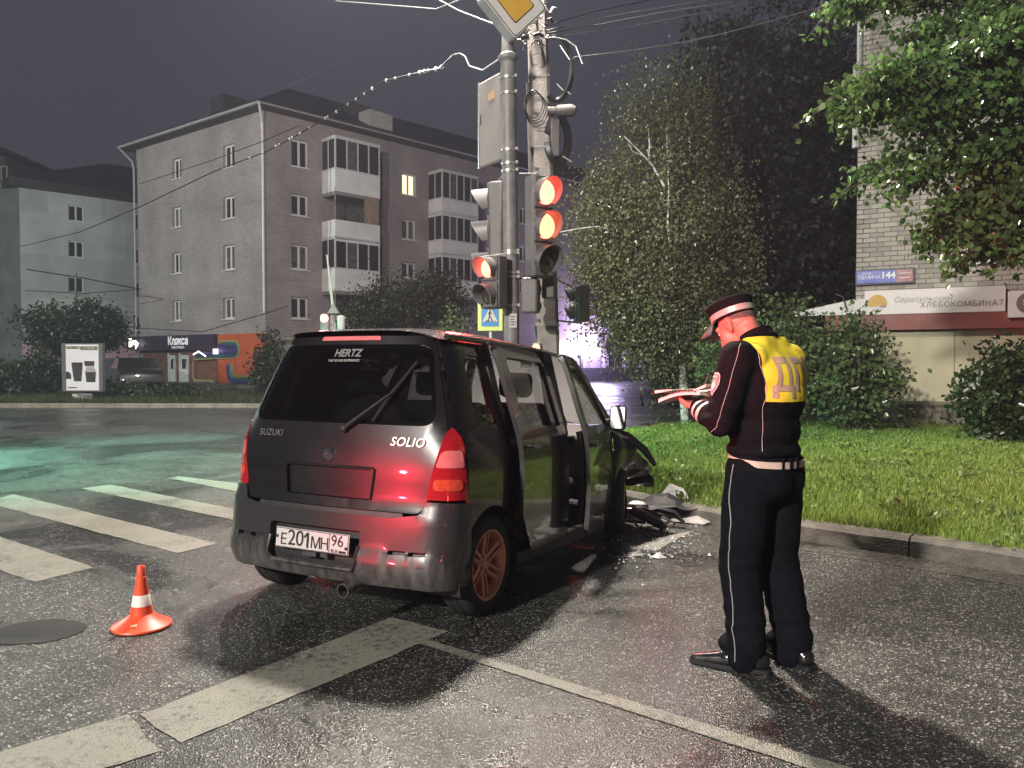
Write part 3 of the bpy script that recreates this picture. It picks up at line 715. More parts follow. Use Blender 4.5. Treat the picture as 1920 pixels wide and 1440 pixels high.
while z + .09 < H4:
    x = .006
    first = True
    while x < L4 - .05:
        w = .25 if not (first and row % 2) else .12
        first = False; w = min(w, L4 - x)
        if not (x + w > wr[0] - .02 and x < wr[2] + .02 and z + .088 > wr[1] - .02 and z < wr[3] + .02):
            m = M_brick if random.random() < .72 else M_brick2
            if nb < 300 and z > zF1 + .05 and w > .05:
                o = bpy.data.objects.new('brick', brick_mesh(w, m)); COL.objects.link(o); o.parent = B4
                o.matrix_local = F4.M @ Matrix.Translation((x, random.uniform(-.003, .003), z)); nb += 1
            else:
                a = .008 + random.uniform(-.003, .003); b_ = rest[m.name]
                b_.add([(x, .02, z), (x+w, .02, z), (x+w, .02, z+.088), (x, .02, z+.088), (x+.004, -a, z+.004), (x+w-.004, -a, z+.004), (x+w-.004, -a, z+.084), (x+.004, -a, z+.084)],
                       [(4,5,6,7), (0,1,5,4), (1,2,6,5), (2,3,7,6), (3,0,4,7)])
        x += w + .012
    z += bh; row += 1
for k, m in ((M_brick.name, M_brick), (M_brick2.name, M_brick2)):
    o = obj('bricks', rest[k], m, B4, fix=False); o.matrix_local = F4.M; o['kind'] = 'stuff'
window(B4, F4, wr, M_glass_dark, M_frame, .1, n=2)
M_red = mat('red_fascia', (.20, .045, .035), .5, var=.12, vscale=2)
M_cream = mat('cream_render', (.52, .47, .33), .75, var=.08, vscale=1.5, bump=.1, bscale=40)
wbox('fascia', F4, -.55, L4, zF0, zF1 - .003, -.02, .32, M_red, B4)
gw = wbox('ground_floor_wall', F4, 0, L4, zP, zF0 - .003, -.2, .10, M_cream, B4)
wbox('joint', F4, F4.px(1788, 700)[0], F4.px(1790, 700)[0], zP + .002, zF0 - .01, .085, .104, mat('dark_joint_strip', (.25, .22, .15), .8), B4)  # thin strip, darker than the cream wall around it
wbox('plinth', F4, 0, L4, 0, zP - .003, -.2, .14, mat('grey_plinth', (.17, .155, .125), .85, var=.3, vscale=2, bump=.3, bscale=30), B4)
M_mea = mat('brown_meander_tile', (.10, .06, .04), .7, var=.2)
t = .045
def mea(s0, z0, s1, z1):
    o = obj('meander_strip', MB().box((min(s0, s1), -.165, min(z0, z1)), (max(s0, s1), -.141, max(z0, z1))), M_mea, B4); o.matrix_local = F4.M
zt_, zb_ = zP - .06, zP - .46
for i in range(-1, 9):
    s = i*.62 + .1
    if s < 0 or s > L4 - .6: continue
    mea(s, zt_ - t, s + .56, zt_); mea(s, zb_, s + .56, zb_ + t); mea(s + .10, zb_ + .1, s + .10 + t, zt_ - .12); mea(s + .28, zb_ + t + .06, s + .28 + t, zt_ - .10)
    mea(s + .10 + t, zt_ - .16, s + .26, zt_ - .12); mea(s + .28 + t, zb_ + .12, s + .50, zb_ + .16); mea(s + .46, zb_ + .162, s + .46 + t, zt_ - .14)
# downpipe and porch roof at the corner
dp = MB(); zz = lambda y: F4.px(1606, y)[1]
dp.tube([(.03, -.12, H4), (.03, -.12, zz(128))], .055, 8); dp.tube([(-.02, -.12, zz(126)), (-.02, -.12, zz(280))], .075, 8); dp.tube([(.03, -.12, zz(130)), (-.02, -.12, zz(124))], .08, 8)
o = obj('downpipe', dp, mat('pale_pipe', (.42, .42, .41), .5, var=.2), B4); o.matrix_local = F4.M
M_porch = mat('pale_metal_canopy', (.55, .55, .55), .45, var=.1)
pr = MB(); z0 = F4.px(1600, 590)[1]; pr.add([(-1.3, -.35, z0-.02), (.25, -.35, z0-.02), (.25, -.35, z0+.30), (.0, -.35, z0+.30), (-1.3, -.35, z0+.04), (-1.3, 1.2, z0-.02), (.25, 1.2, z0-.02), (.25, 1.2, z0+.30), (0, 1.2, z0+.30), (-1.3, 1.2, z0+.04)],
   [(0,1,2,3,4), (9,8,7,6,5), (0,5,6,1), (1,6,7,2), (2,7,8,3), (3,8,9,4), (4,9,5,0)])
o = obj('canopy', pr, M_porch, B4); o.matrix_local = F4.M
o = obj('bracket', MB().tube([(-.35, -.36, z0+.42), (-.2, -.38, z0+.36), (-.12, -.37, z0+.08)], .018, 6), mat('rusty_iron', (.06, .05, .04), .7), B4); o.matrix_local = F4.M
# signs on it
sg = thing('shop_sign', 'long white board sign of the bread factory shop above the red fascia', 'sign')
s0, _ = F4.px(1624, 570); s1, _ = F4.px(1884, 560); z0 = F4.px(1750, 589)[1]; z1 = F4.px(1750, 543)[1]
bd = wbox('board', F4, s0, s1, z0, z1, .06, .34, mat('white_acrylic', (.62, .58, .56), .4, var=.06), sg, bevel=.008)
hS = z1 - z0; M_gold = mat('gold_print', (.55, .33, .06), .5, var=.1); M_grey_l = mat('grey_print', (.13, .12, .11), .5, var=0); M_pale_l = mat('pale_grey_print', (.36, .34, .33), .5, var=0)
def on(W, s, z, o): return W.M @ Matrix.Translation((s, -o, z))
lg_s, lg_z = F4.px(1648, 571); rl = hS*.36
pts = [(rl*math.cos(a), rl*math.sin(a)) for a in np.linspace(-.25, PI*1.12, 30)]
o = obj('logo_sun', plate(pts + [(-rl*.55, -rl*.35)], (), .006), M_gold, sg); o.matrix_local = on(F4, lg_s, lg_z, .347)
for k in range(3):
    a = [(-rl*.75 + k*rl*.42, -rl*.95), (-rl*.55 + k*rl*.42, -rl*.95), (-rl*.05 + k*rl*.40, -rl*.42 + k*.02), (rl*.62 + k*rl*.16, -rl*.16 - k*rl*.12), (rl*.15 + k*rl*.30, -rl*.34 - k*rl*.06), (-rl*.25 + k*rl*.40, -rl*.55)]
    o = obj('logo_furrow', plate(a, (), .006), M_grey_l, sg); o.matrix_local = on(F4, lg_s, lg_z, .347)
s_, z_ = F4.px(1730, 563); wletters('Сарапульский', hS*.30, F4, s_, z_, .347, M_pale_l, sg, shear=.4)
s_, z_ = F4.px(1802, 572); wletters('ХЛЕБОКОМБИНАТ', hS*.29, F4, s_, z_, .347, M_grey_l, sg, spacing=1.12)
ad = thing('address_sign', 'blue and red street number plate on the brick wall corner', 'sign')
s0, _ = F4.px(1608, 520); s1, _ = F4.px(1681, 518); s2, _ = F4.px(1712, 517); z0 = F4.px(1650, 531)[1]; z1 = F4.px(1650, 508)[1]
bb = wbox('plate', F4, s0 - .03, s2 + .03, z0 - .03, z1 + .03, .02, .10, mat('navy_sign_edge', (.05, .055, .10), .5), ad)
wbox('blue_panel', F4, s0, s1, z0, z1, .101, .112, mat('blue_sign', (.05, .08, .42), .4, var=.05), ad)
wbox('red_panel', F4, s1 + .004, s2, z0, z1, .101, .112, mat('dull_red_sign', (.28, .10, .10), .4, var=.05), ad)
M_wp = mat('white_print', (.75, .76, .8), .5, var=0); h = z1 - z0
wletters('улица', h*.26, F4, s0 + (s1-s0)*.24, z0 + h*.80, .115, M_wp, ad)
wletters('ЛЕНИНА', h*.40, F4, s0 + (s1-s0)*.32, z0 + h*.46, .115, M_wp, ad)
wletters('144', h*.72, F4, s0 + (s1-s0)*.80, z0 + h*.56, .115, M_wp, ad, weight=.006)
wletters('Сарапул', h*.25, F4, s1 + (s2-s1)*.5, z0 + h*.72, .115, M_wp, ad)
wbox('stripe', F4, s1 + .06, s2 - .06, z0 + h*.3, z0 + h*.36, .113, .117, M_wp, ad)
rd = thing('round_logo_sign', 'white box sign with a dark round emblem at the right edge of the fascia', 'sign')
s0, _ = F4.px(1888, 570); z1 = F4.px(1905, 549)[1]; z0 = F4.px(1905, 597)[1]
wbox('box', F4, s0, s0 + .75, z0, z1, .06, .42, mat('white_acrylic_box', (.62, .60, .58), .4, var=.05), rd, bevel=.006)
o = obj('emblem', plate([(.2*math.cos(a), .2*math.sin(a)) for a in np.linspace(0, 2*PI, 28)[:-1]], (), .01), M_grey_l, rd); o.matrix_local = on(F4, s0 + .33, (z0+z1)/2 + .02, .432)
wletters('S6', .15, F4, s0 + .30, (z0+z1)/2 + .03, .446, M_wp, rd)

# ------------------------------------------------------------------ the crashed minivan (car frame: x right, y forward, z up, rear axle at y = 0)
CAR = thing('minivan', 'dark crashed minivan seen from behind with a crumpled front fender and dirty bumper', 'car')
CAR.location = (-.835, 4.745, 0); CAR.rotation_euler = (R(-3.0), 0, R(-26.8))
def car_paint():
    m = mat('black_metallic_paint', (.008, .0072, .0088), .32, .15, var=.10, vscale=2.5, coat=1.0, spec=.5)
    N = m.node_tree.nodes; L = m.node_tree.links; p = N['Principled BSDF']; t = [n for n in N if n.type == 'TEX_COORD'][0]
    v = N.new('ShaderNodeTexVoronoi'); v.inputs['Scale'].default_value = 130; L.new(t.outputs['Object'], v.inputs['Vector'])
    mr = N.new('ShaderNodeMapRange'); mr.inputs['From Min'].default_value = .10; mr.inputs['From Max'].default_value = .28; mr.inputs['To Min'].default_value = 1; mr.inputs['To Max'].default_value = 0
    L.new(v.outputs['Distance'], mr.inputs['Value'])
    sc = N.new('ShaderNodeSeparateColor'); L.new(v.outputs['Color'], sc.inputs[0])
    gt = N.new('ShaderNodeMath'); gt.operation = 'GREATER_THAN'; gt.inputs[1].default_value = .72; L.new(sc.outputs[0], gt.inputs[0])
    ml = N.new('ShaderNodeMath'); ml.operation = 'MULTIPLY'; L.new(mr.outputs[0], ml.inputs[0]); L.new(gt.outputs[0], ml.inputs[1])
    b = N.new('ShaderNodeBump'); b.inputs['Strength'].default_value = .35; b.inputs['Distance'].default_value = .002
    L.new(ml.outputs[0], b.inputs['Height']); L.new(b.outputs[0], p.inputs['Coat Normal'])
    return m
M_paintc = car_paint()
def dirty(name, col, dirt, rough, coat):
    m = mat(name, col, rough, .2, var=0, coat=coat); N = m.node_tree.nodes; L = m.node_tree.links; p = N['Principled BSDF']
    t = [n for n in N if n.type == 'TEX_COORD'][0]
    mp = N.new('ShaderNodeMapping'); mp.inputs['Scale'].default_value = (14, 14, 2.2); L.new(t.outputs['Object'], mp.inputs[0])
    n = N.new('ShaderNodeTexNoise'); n.inputs['Scale'].default_value = 1.6; n.inputs['Detail'].default_value = 6; L.new(mp.outputs[0], n.inputs['Vector'])
    s = N.new('ShaderNodeSeparateXYZ'); L.new(t.outputs['Object'], s.inputs[0])
    z = N.new('ShaderNodeMapRange'); z.inputs['From Min'].default_value = .46; z.inputs['From Max'].default_value = .24; z.inputs['To Min'].default_value = -.12; z.inputs['To Max'].default_value = .26
    L.new(s.outputs['Z'], z.inputs['Value'])
    a = N.new('ShaderNodeMath'); a.operation = 'ADD'; L.new(n.outputs['Fac'], a.inputs[0]); L.new(z.outputs[0], a.inputs[1])
    k = N.new('ShaderNodeMapRange'); k.inputs['From Min'].default_value = .52; k.inputs['From Max'].default_value = .85; L.new(a.outputs[0], k.inputs['Value'])
    x = N.new('ShaderNodeMix'); x.data_type = 'RGBA'; x.inputs[6].default_value = (*col, 1); x.inputs[7].default_value = (*dirt, 1)
    L.new(k.outputs[0], x.inputs[0]); L.new(x.outputs[2], p.inputs['Base Color'])
    ra = N.new('ShaderNodeMapRange'); ra.inputs['To Min'].default_value = rough; ra.inputs['To Max'].default_value = .75; L.new(k.outputs[0], ra.inputs['Value']); L.new(ra.outputs[0], p.inputs['Roughness'])
    return m
M_bump = dirty('grimy_bumper_paint', (.032, .031, .033), (.085, .082, .08), .30, .8)
M_blackp = mat('black_plastic', (.012, .012, .013), .55, var=.15, vscale=10)
M_rubber = mat('tyre_rubber', (.016, .016, .016), .75, var=.2, vscale=20, bump=.2, bscale=60)
M_glass_r = glass('tinted_rear_glass', (.14, .14, .15), .015, 1.55)
M_glass_s = glass('clear_side_glass', (.62, .64, .64), .01, 1.5)
M_redlens = mat('red_lamp_lens', (.30, .008, .014), .12, var=0, coat=1, emit=(1, .02, .03), estr=.02)
M_pinklens = mat('clear_pink_lens', (.62, .16, .17), .10, var=.1, vscale=30, coat=1)
M_chrome = mat('chrome', (.75, .75, .76), .10, 1, var=0)
M_int = mat('grey_interior', (.055, .052, .055), .8, var=.2, vscale=12, bump=.2, bscale=90)
M_dash = mat('pale_grey_dashboard', (.16, .15, .155), .6, var=.1)

def table(tab, win):
    zs = [a for a, b in tab]; vs = [b for a, b in tab]
    def f(z):
        return sum(np.interp(z + k*win, zs, vs) for k in (-1, -.5, 0, .5, 1)) / 5
    return f
cw = table([(.18, .765), (.3, .785), (.5, .80), (.8, .795), (.95, .78), (1.04, .755), (1.2, .70), (1.4, .635), (1.52, .59), (1.58, .555), (1.63, .50), (1.66, .45)], .045)
cyr = table([(.18, -.47), (.25, -.522), (.29, -.540), (.375, -.540), (.40, -.516), (.43, -.514), (.60, -.505), (.64, -.485), (.70, -.480), (.85, -.478), (1.0, -.458), (1.06, -.445), (1.3, -.385), (1.5, -.325), (1.58, -.30), (1.62, -.285), (1.66, -.25)], .014)
CR, BUL, A0 = .15, .05, .15
def car_pt(u, z):
    sg = 1 if u >= 0 else -1; a = abs(u); W = cw(z); Y = cyr(z); u1 = W - .851*CR
    if a <= u1: x, y = a, Y + BUL*(a/u1)**2
    else:
        t = (a - u1) / CR; tm = PI/2 - A0
        if t < tm: x = u1 + CR*(math.sin(t+A0) - math.sin(A0)); y = Y + BUL + CR*(math.cos(A0) - math.cos(t+A0))
        else: x = W; y = Y + BUL + CR*math.cos(A0) + (a - u1 - CR*tm)
    if y > 1.8: x -= .16*((y-1.8)/1.1)**2
    return Vector((sg*x, y, z))
def uy(y, z):
    W = cw(z); Y = cyr(z); u1 = W - .851*CR; yb = Y + BUL + CR*math.cos(A0)
    if y >= yb: return u1 + CR*(PI/2 - A0) + (y - yb)
    c = max(-1, min(1, math.cos(A0) - (y - Y - BUL)/CR)); return u1 + CR*max(0, math.acos(c) - A0)
def panel(name, pts, m, parent=CAR, holes=(), side=1, sidecoord=False, off=0, thick=.018, step=.06, xf=None, smooth=True):
    cv = (lambda p: (uy(p[0], p[1]), p[1])) if sidecoord else (lambda p: p)
    prep = lambda q: [cv(p) for p in dense(round_poly(q), step*.6)]
    V, T, lp = tri_plate(prep(pts), [prep(h) for h in holes], step)
    P = []; Nn = []; e = .004
    for u, z in V:
        p = car_pt(u, z); du = car_pt(u+e, z) - car_pt(u-e, z); dz = car_pt(u, z+e) - car_pt(u, z-e)
        n = du.cross(dz).normalized(); P.append(p + n*off); Nn.append(n)
    n = len(P); vs = P + [p - q*thick for p, q in zip(P, Nn)]; fs = list(T)
    for li, l in enumerate(lp):
        ar = sum(V[l[i]][0]*V[l[(i+1) % len(l)]][1] - V[l[(i+1) % len(l)]][0]*V[l[i]][1] for i in range(len(l)))
        if (li == 0) != (ar > 0): l = l[::-1]
        for i in range(len(l)): a, b = l[i], l[(i+1) % len(l)]; fs.append((b, a, a+n, b+n))
    if xf: vs = [xf(v) for v in vs]
    if side < 0: vs = [Vector((-v.x, v.y, v.z)) for v in vs]; fs = [f[::-1] for f in fs]
    return obj(name, MB().add(vs, fs), m, parent, smooth=smooth, fix=False, ang=35)
def arch(cy_, r, z0, a0=180, a1=0, cz=.29):
    return [(cy_ + r*math.cos(R(a)), cz + r*math.sin(R(a))) for a in np.linspace(a0, a1, 15)]
def inner(name, pts, m, parent, **k): return panel(name, pts, m, parent, **k)

# rear end
gate_out = [(-.60, .615, .03), (.60, .615, .03), (.655, .72, .02), (.715, 1.02, .03), (.70, 1.10), (.575, 1.46), (.515, 1.575, .05), (-.515, 1.575, .05), (-.575, 1.46), (-.70, 1.10), (-.715, 1.02, .03), (-.655, .72, .02)]
glass_h = [(-.655, 1.075, .10), (.655, 1.075, .10), (.535, 1.525, .08), (-.535, 1.525, .08)]
rec = [(-.29, .665, .015), (.29, .665, .015), (.31, .83, .03), (-.31, .83, .03)]
gate = panel('tailgate', gate_out, M_paintc, holes=[glass_h, rec])
rg = panel('rear_window', [(-.665, 1.065, .10), (.665, 1.065, .10), (.545, 1.535, .08), (-.545, 1.535, .08)], M_glass_r, gate, off=-.006, thick=.004)
gs = panel('window_seal', [(-.665, 1.066, .11), (.665, 1.066, .11), (.545, 1.536, .09), (-.545, 1.536, .09)], M_blackp, gate, holes=[[(-.625, 1.10, .10), (.625, 1.10, .10), (.51, 1.50, .08), (-.51, 1.50, .08)]], off=-.012, thick=.004)
panel('plate_recess', [(-.285, .67, .015), (.285, .67, .015), (.305, .825, .03), (-.305, .825, .03)], M_paintc, gate, off=-.014)
rim = MB()
for a, b in (((.297, .668), (.317, .835)), ((.31, .838), (-.31, .838)), ((-.317, .835), (-.297, .668))):
    rim.tube([car_pt(a[0] + (b[0]-a[0])*t, a[1] + (b[1]-a[1])*t) + Vector((0, -.003, 0)) for t in np.linspace(0, 1, 12)], .007, 6)
obj('recess_rim', rim, M_paintc, gate, smooth=True)
panel('brake_light', [(-.215, 1.548, .01), (.215, 1.548, .01), (.205, 1.572, .01), (-.205, 1.572, .01)], M_pinklens, gate, off=.006, thick=.02)
# rear lamps, corner pillars, bumper
for sd in (1, -1):
    lamp_pts = [(.628, .690, .02), (uy(-.285, .69), .690, .02), (uy(-.285, 1.0), 1.0, .05), (uy(-.33, 1.075), 1.075, .05), (.705, 1.045, .06)]
    lm = panel('tail_lamp', lamp_pts, M_redlens, side=sd, off=.004)
    panel('reverse_lens', [(.675, .86, .02), (uy(-.315, .86), .86, .02), (uy(-.315, .95), .95, .02), (.70, .95, .03)], M_pinklens, lm, side=sd, off=.0065, thick=.006)
    panel('indicator_lens', [(.665, .74, .03), (uy(-.33, .74), .74, .03), (uy(-.33, .80), .80, .03), (.67, .80, .03)], mat('orange_red_lens', (.5, .06, .03), .12, var=.2, vscale=30, coat=1), lm, side=sd, off=.0065, thick=.006)
    # quarter: lower body with wheel arch, pillar up to the roof
    q = [(-.28, .63), (-.28, .70), (-.28, 1.08), (-.34, 1.085)]
    quart = [(-.275, .335), (-.275, 1.005), (-.33, 1.08)]
    up = [(-.305, 1.10), (-.235, 1.44), (-.19, 1.57), (.25, 1.575), (.25, 1.02), (.25, .52)]
    poly = [(-.278, .40), (-.278, 1.0), (-.315, 1.085)] + up + arch(0, .335, 0, 40, 166)
    quarter = panel('quarter_panel', poly, M_paintc, side=sd, sidecoord=True, holes=[[(-.115, 1.08, .03), (.135, 1.08, .02), (.135, 1.48, .03), (-.055, 1.48, .05)]])
    panel('quarter_window', [(-.125, 1.07, .03), (.145, 1.07, .02), (.145, 1.49, .03), (-.065, 1.49, .05)], M_glass_s, quarter, side=sd, sidecoord=True, off=-.007, thick=.004)
    pil = [(.722, 1.055), (uy(-.325, 1.09), 1.095), (uy(-.245, 1.44), 1.44), (uy(-.20, 1.57), 1.57), (.52, 1.578), (.583, 1.46), (.708, 1.10)]
    panel('corner_pillar', pil, M_paintc, side=sd)
    # wheel-arch liner
    li = MB(); A = [R(a) for a in np.linspace(-20, 200, 20)]
    for y0 in (0, 2.36):
        vs = []; fs = []
        for i, a in enumerate(A): vs += [(sd*.79 if y0 == 0 else sd*.70, y0 + .345*math.cos(a), .29 + .345*math.sin(a)), (sd*.5, y0 + .345*math.cos(a), .29 + .345*math.sin(a))]
        for i in range(len(A)-1): fs.append((2*i, 2*i+1, 2*i+3, 2*i+2))
        li.add(vs, fs)
    obj('arch_liner', li, M_blackp, CAR)
# rear bumper with the number-plate recess and two slots per side
bo = [(-uy(-.02, .25), .225, .03)]
bump_r = [(uy(-.20, .24), .225, .03), (uy(-.26, .36), .36), (uy(-.285, .40), .62), (uy(-.285, .66), .672, .02), (.635, .680, .02), (.612, .607, .02), (.45, .585)]
bpoly = [(-a, b, *r) for a, b, *r in bump_r[::-1]][0:] ; bpoly = [(-.45, .585)] + [(-p[0], *p[1:]) for p in bump_r[::-1][1:]] + bump_r
bpoly = [(-p[0], *p[1:]) for p in bump_r[::-1]][::-1]
bpoly = [(p[0], *p[1:]) for p in bump_r] + [(-p[0], *p[1:]) for p in bump_r[::-1]]
prc = [(-.375, .295, .03), (.255, .295, .03), (.262, .50, .01), (-.385, .50, .03)]
slots = []
for sg_ in (1, -1):
    for a, b in ((.44, .545), (.56, .66)):
        s_ = [(a, .388, .008), (b, .392, .008), (b, .418, .008), (a, .414, .008)]
        slots.append([(sg_*p[0], *p[1:]) for p in s_])
bumper = panel('rear_bumper', bpoly, M_bump, holes=[prc] + slots, off=.012, thick=.05, step=.05)
panel('plate_bay', [(-.395, .28), (.275, .28), (.275, .51), (-.395, .51)], M_blackp, bumper, off=-.032, thick=.004)
panel('slot_back', [(.42, .37), (.68, .37), (.68, .43), (.42, .43)], M_blackp, bumper, off=-.03, thick=.004)
panel('slot_back', [(-.42, .37), (-.68, .37), (-.68, .43), (-.42, .43)][::-1], M_blackp, bumper, off=-.03, thick=.004)
lipt = [car_pt(u, .297) + Vector((0, -.022, 0)) for u in np.linspace(-.33, .24, 14)]
obj('bay_lip', MB().tube([car_pt(-.378, .42) + Vector((0, -.01, 0)), car_pt(-.372, .33) + Vector((0, -.018, 0))] + lipt + [car_pt(.254, .33) + Vector((0, -.018, 0)), car_pt(.258, .42) + Vector((0, -.01, 0))], .012, 8), M_bump, bumper, smooth=True)
panel('step_pad', [(-.52, .582), (.52, .582), (.50, .612), (-.50, .612)], M_blackp, bumper, off=-.004, thick=.04)
# number plate (Russian layout) with raised characters
plt = obj('number_plate', MB().box((-.26, -.004, -.056), (.26, .004, .056)), mat('plate_white', (.52, .48, .48), .35, var=.04), CAR, bevel=.006)
plt.matrix_local = Matrix.Translation((-.035, -.555, .425)) @ Matrix.Rotation(R(-4), 4, 'X')
M_ink = mat('plate_black', (.010, .010, .010), .5, var=0)
for ch, x, sz, dz in (('Е', -.196, .088, -.012), ('2', -.138, .122, .0), ('0', -.080, .122, .0), ('М', .034, .088, -.012), ('Н', .096, .088, -.012), ('9', .160, .086, .013), ('6', .204, .086, .013)):
    letters('plate_character', ch, sz, M_ink, plt, Matrix.Translation((x, -.0055, dz)), depth=.0012)
letters('plate_character', 'RUS', .026, M_ink, plt, Matrix.Translation((.165, -.0055, -.040)), depth=.0012)
one = obj('plate_character', plate([(-.004, -.040), (.010, -.040), (.010, .044), (-.003, .044), (-.026, .022), (-.018, .012), (-.004, .026)], (), .0024), M_ink, plt, fix=False); one.matrix_local = Matrix.Translation((-.026, -.0067, -.002))
fr = MB(); f_ = .003
fr.box((.127, -.0062, -.053), (.130, -.0042, .053)).box((-.256, -.0062, -.053), (.256, -.0042, -.050)).box((-.256, -.0062, .050), (.256, -.0042, .053)).box((-.256, -.0063, -.0499), (-.253, -.0042, .0499)).box((.253, -.0063, -.0499), (.256, -.0042, .0499)).box((.195, -.0062, -.047), (.243, -.0042, -.034))
obj('plate_border', fr, M_ink, plt)
obj('plate_bolt', MB().sphere((-.243, -.006, .005), .009, 8).sphere((.243, -.006, -.018), .009, 8), M_ink, plt)
obj('plate_holder', MB().box((-.05, -.010, -.083), (.045, .006, -.058)).box((.075, -.008, -.080), (.12, .006, -.058)), M_chrome, plt)
# badges, emblem, wiper, sticker, exhaust, aerial
def on_rear(u, z, off=.006):
    p = car_pt(u, z); e = .01; du = (car_pt(u+e, z)-car_pt(u-e, z)).normalized(); dz = (car_pt(u, z+e)-car_pt(u, z-e)).normalized(); n = du.cross(dz).normalized()
    return frame(p + n*off, du, -n, dz)
letters('badge', 'SOLIO', .068, mat('bright_badge', (.7, .68, .68), .3, .3, var=0), gate, on_rear(.50, .985), depth=.003, weight=.001, shear=.25, spacing=1.08)
letters('badge', 'SUZUKI', .055, mat('grey_badge', (.25, .25, .26), .4, .6, var=0), gate, on_rear(-.46, 1.0), depth=.003, spacing=1.1)
letters('sticker', 'HERTZ', .062, mat('silver_sticker', (.16, .15, .15), .5, var=0), rg, on_rear(.0, 1.475, -.004), depth=.001, shear=.2, weight=.002)
letters('sticker', 'THE SOUND EXPERIENCE', .020, mat('silver_sticker_small', (.42, .40, .40), .5, var=0), rg, on_rear(-.02, 1.432, -.004), depth=.001)
em = obj('emblem', MB().lathe([(.0, .026), (.012, .026), (.016, .020), (.030, .020), (.040, .010), (.042, 0)], 28, Matrix.Rotation(PI/2, 4, 'X')), M_chrome, gate, smooth=True); em.matrix_local = on_rear(0, .90, .0)
obj('emblem_centre', MB().lathe([(0, .030), (.010, .029), (.011, .024)], 16, Matrix.Rotation(PI/2, 4, 'X')), M_blackp, em)
def rp_(u, z, o): return on_rear(u, z, o).translation
wp = MB(); wp.tube([rp_(.10, 1.045, .02), rp_(.15, 1.075, .035), rp_(.36, 1.235, .035), rp_(.375, 1.25, .03)], [.013, .011, .007, .006], 8); wp.sphere(rp_(.095, 1.042, .018), (.022, .016, .022), 10)
wip = obj('wiper', wp, M_blackp, gate, smooth=True)
obj('wiper_blade', MB().tube([rp_(.27, 1.09, .012), rp_(.36, 1.24, .02), rp_(.47, 1.42, .014)], [.008, .011, .008], 6), M_blackp, wip, smooth=True)
ex = MB(); ex.lathe([(.038, -.02), (.038, .16), (.0335, .16), (.0335, 0.0), (.0, .0)], 24, Matrix.Translation((.24, -.46, .215)) @ Matrix.Rotation(R(96), 4, 'X'))
obj('exhaust_pipe', ex, mat('worn_steel_pipe', (.34, .32, .30), .3, .9, var=.3, vscale=30), CAR, smooth=True)
# roof, windscreen, hood
rf = MB(); ys = np.linspace(-.315, 1.56, 24); xs = np.linspace(-1, 1, 25)
zt = table([(-.32, 1.598), (-.2, 1.628), (0, 1.645), (.5, 1.655), (1.0, 1.635), (1.4, 1.595), (1.6, 1.555)], .08)
vs = []; fs = []
for y in ys:
    W = .575 - .02*max(0, y-.9); e = min(1, (y + .315)/.12)
    for t in xs:
        h = (zt(y) - 1.558*1.0 + (.02*max(0, y-.9)))
        vs.append((W*math.sin(t*PI/2) if abs(t) > .0 else 0, y + (.05*t*t if y < -.2 else 0), 1.556 - .03*max(0, y-1.0) + (zt(y) - 1.556 + .03*max(0, y-1.0)) * (1 - abs(math.sin(t*PI/2))**5)))
for i in range(len(ys)-1):
    for k in range(24): fs.append((i*25+k, i*25+k+1, (i+1)*25+k+1, (i+1)*25+k))
obj('roof', MB().add(vs, fs), M_paintc, CAR, smooth=True)
for sd in (1, -1):
    obj('roof_gutter', MB().tube([(sd*.585, -.20, 1.572), (sd*.588, .3, 1.578), (sd*.582, .9, 1.575), (sd*.572, 1.35, 1.558), (sd*.562, 1.56, 1.535)], .018, 8), M_paintc, CAR, smooth=True)
    obj('front_pillar', MB().tube([(sd*.565, 1.50, 1.545), (sd*.585, 1.75, 1.42), (sd*.625, 2.02, 1.24), (sd*.665, 2.26, 1.04), (sd*.67, 2.32, .98)], [.036, .036, .038, .042, .045], 10), M_paintc, CAR, smooth=True)
ws = []
for i in range(9):
    t = i/8; y = 1.56 + .72*t; z = 1.55 - .52*t - .03*math.sin(t*PI) + .05*math.sin(t*PI)
    for k in range(9): s = -1 + k/4; ws.append((s*(.55 + .09*t), y - .07*s*s, z))
fs = [(i*9+k, i*9+k+1, (i+1)*9+k+1, (i+1)*9+k) for i in range(8) for k in range(8)]
obj('windscreen', MB().add(ws, fs), M_glass_s, CAR, smooth=True)
hd = []
for i in range(11):
    t = i/10; y = 2.27 + .55*t
    for k in range(15):
        s = -1 + k/7; z = 1.03 - .10*t - .05*s*s + .07*math.sin(t*7 + s*2) * t + .05*mnoise.noise((s*2.5, t*4, 3)) * (t > .05)
        hd.append((s*(.66 - .02*t), y - .14*abs(s)*t + .05*mnoise.noise((s*3, t*2, 9)), z))
obj('hood', MB().add(hd, [(i*15+k, i*15+k+1, (i+1)*15+k+1, (i+1)*15+k) for i in range(10) for k in range(14)]), M_paintc, CAR, smooth=True, ang=25)
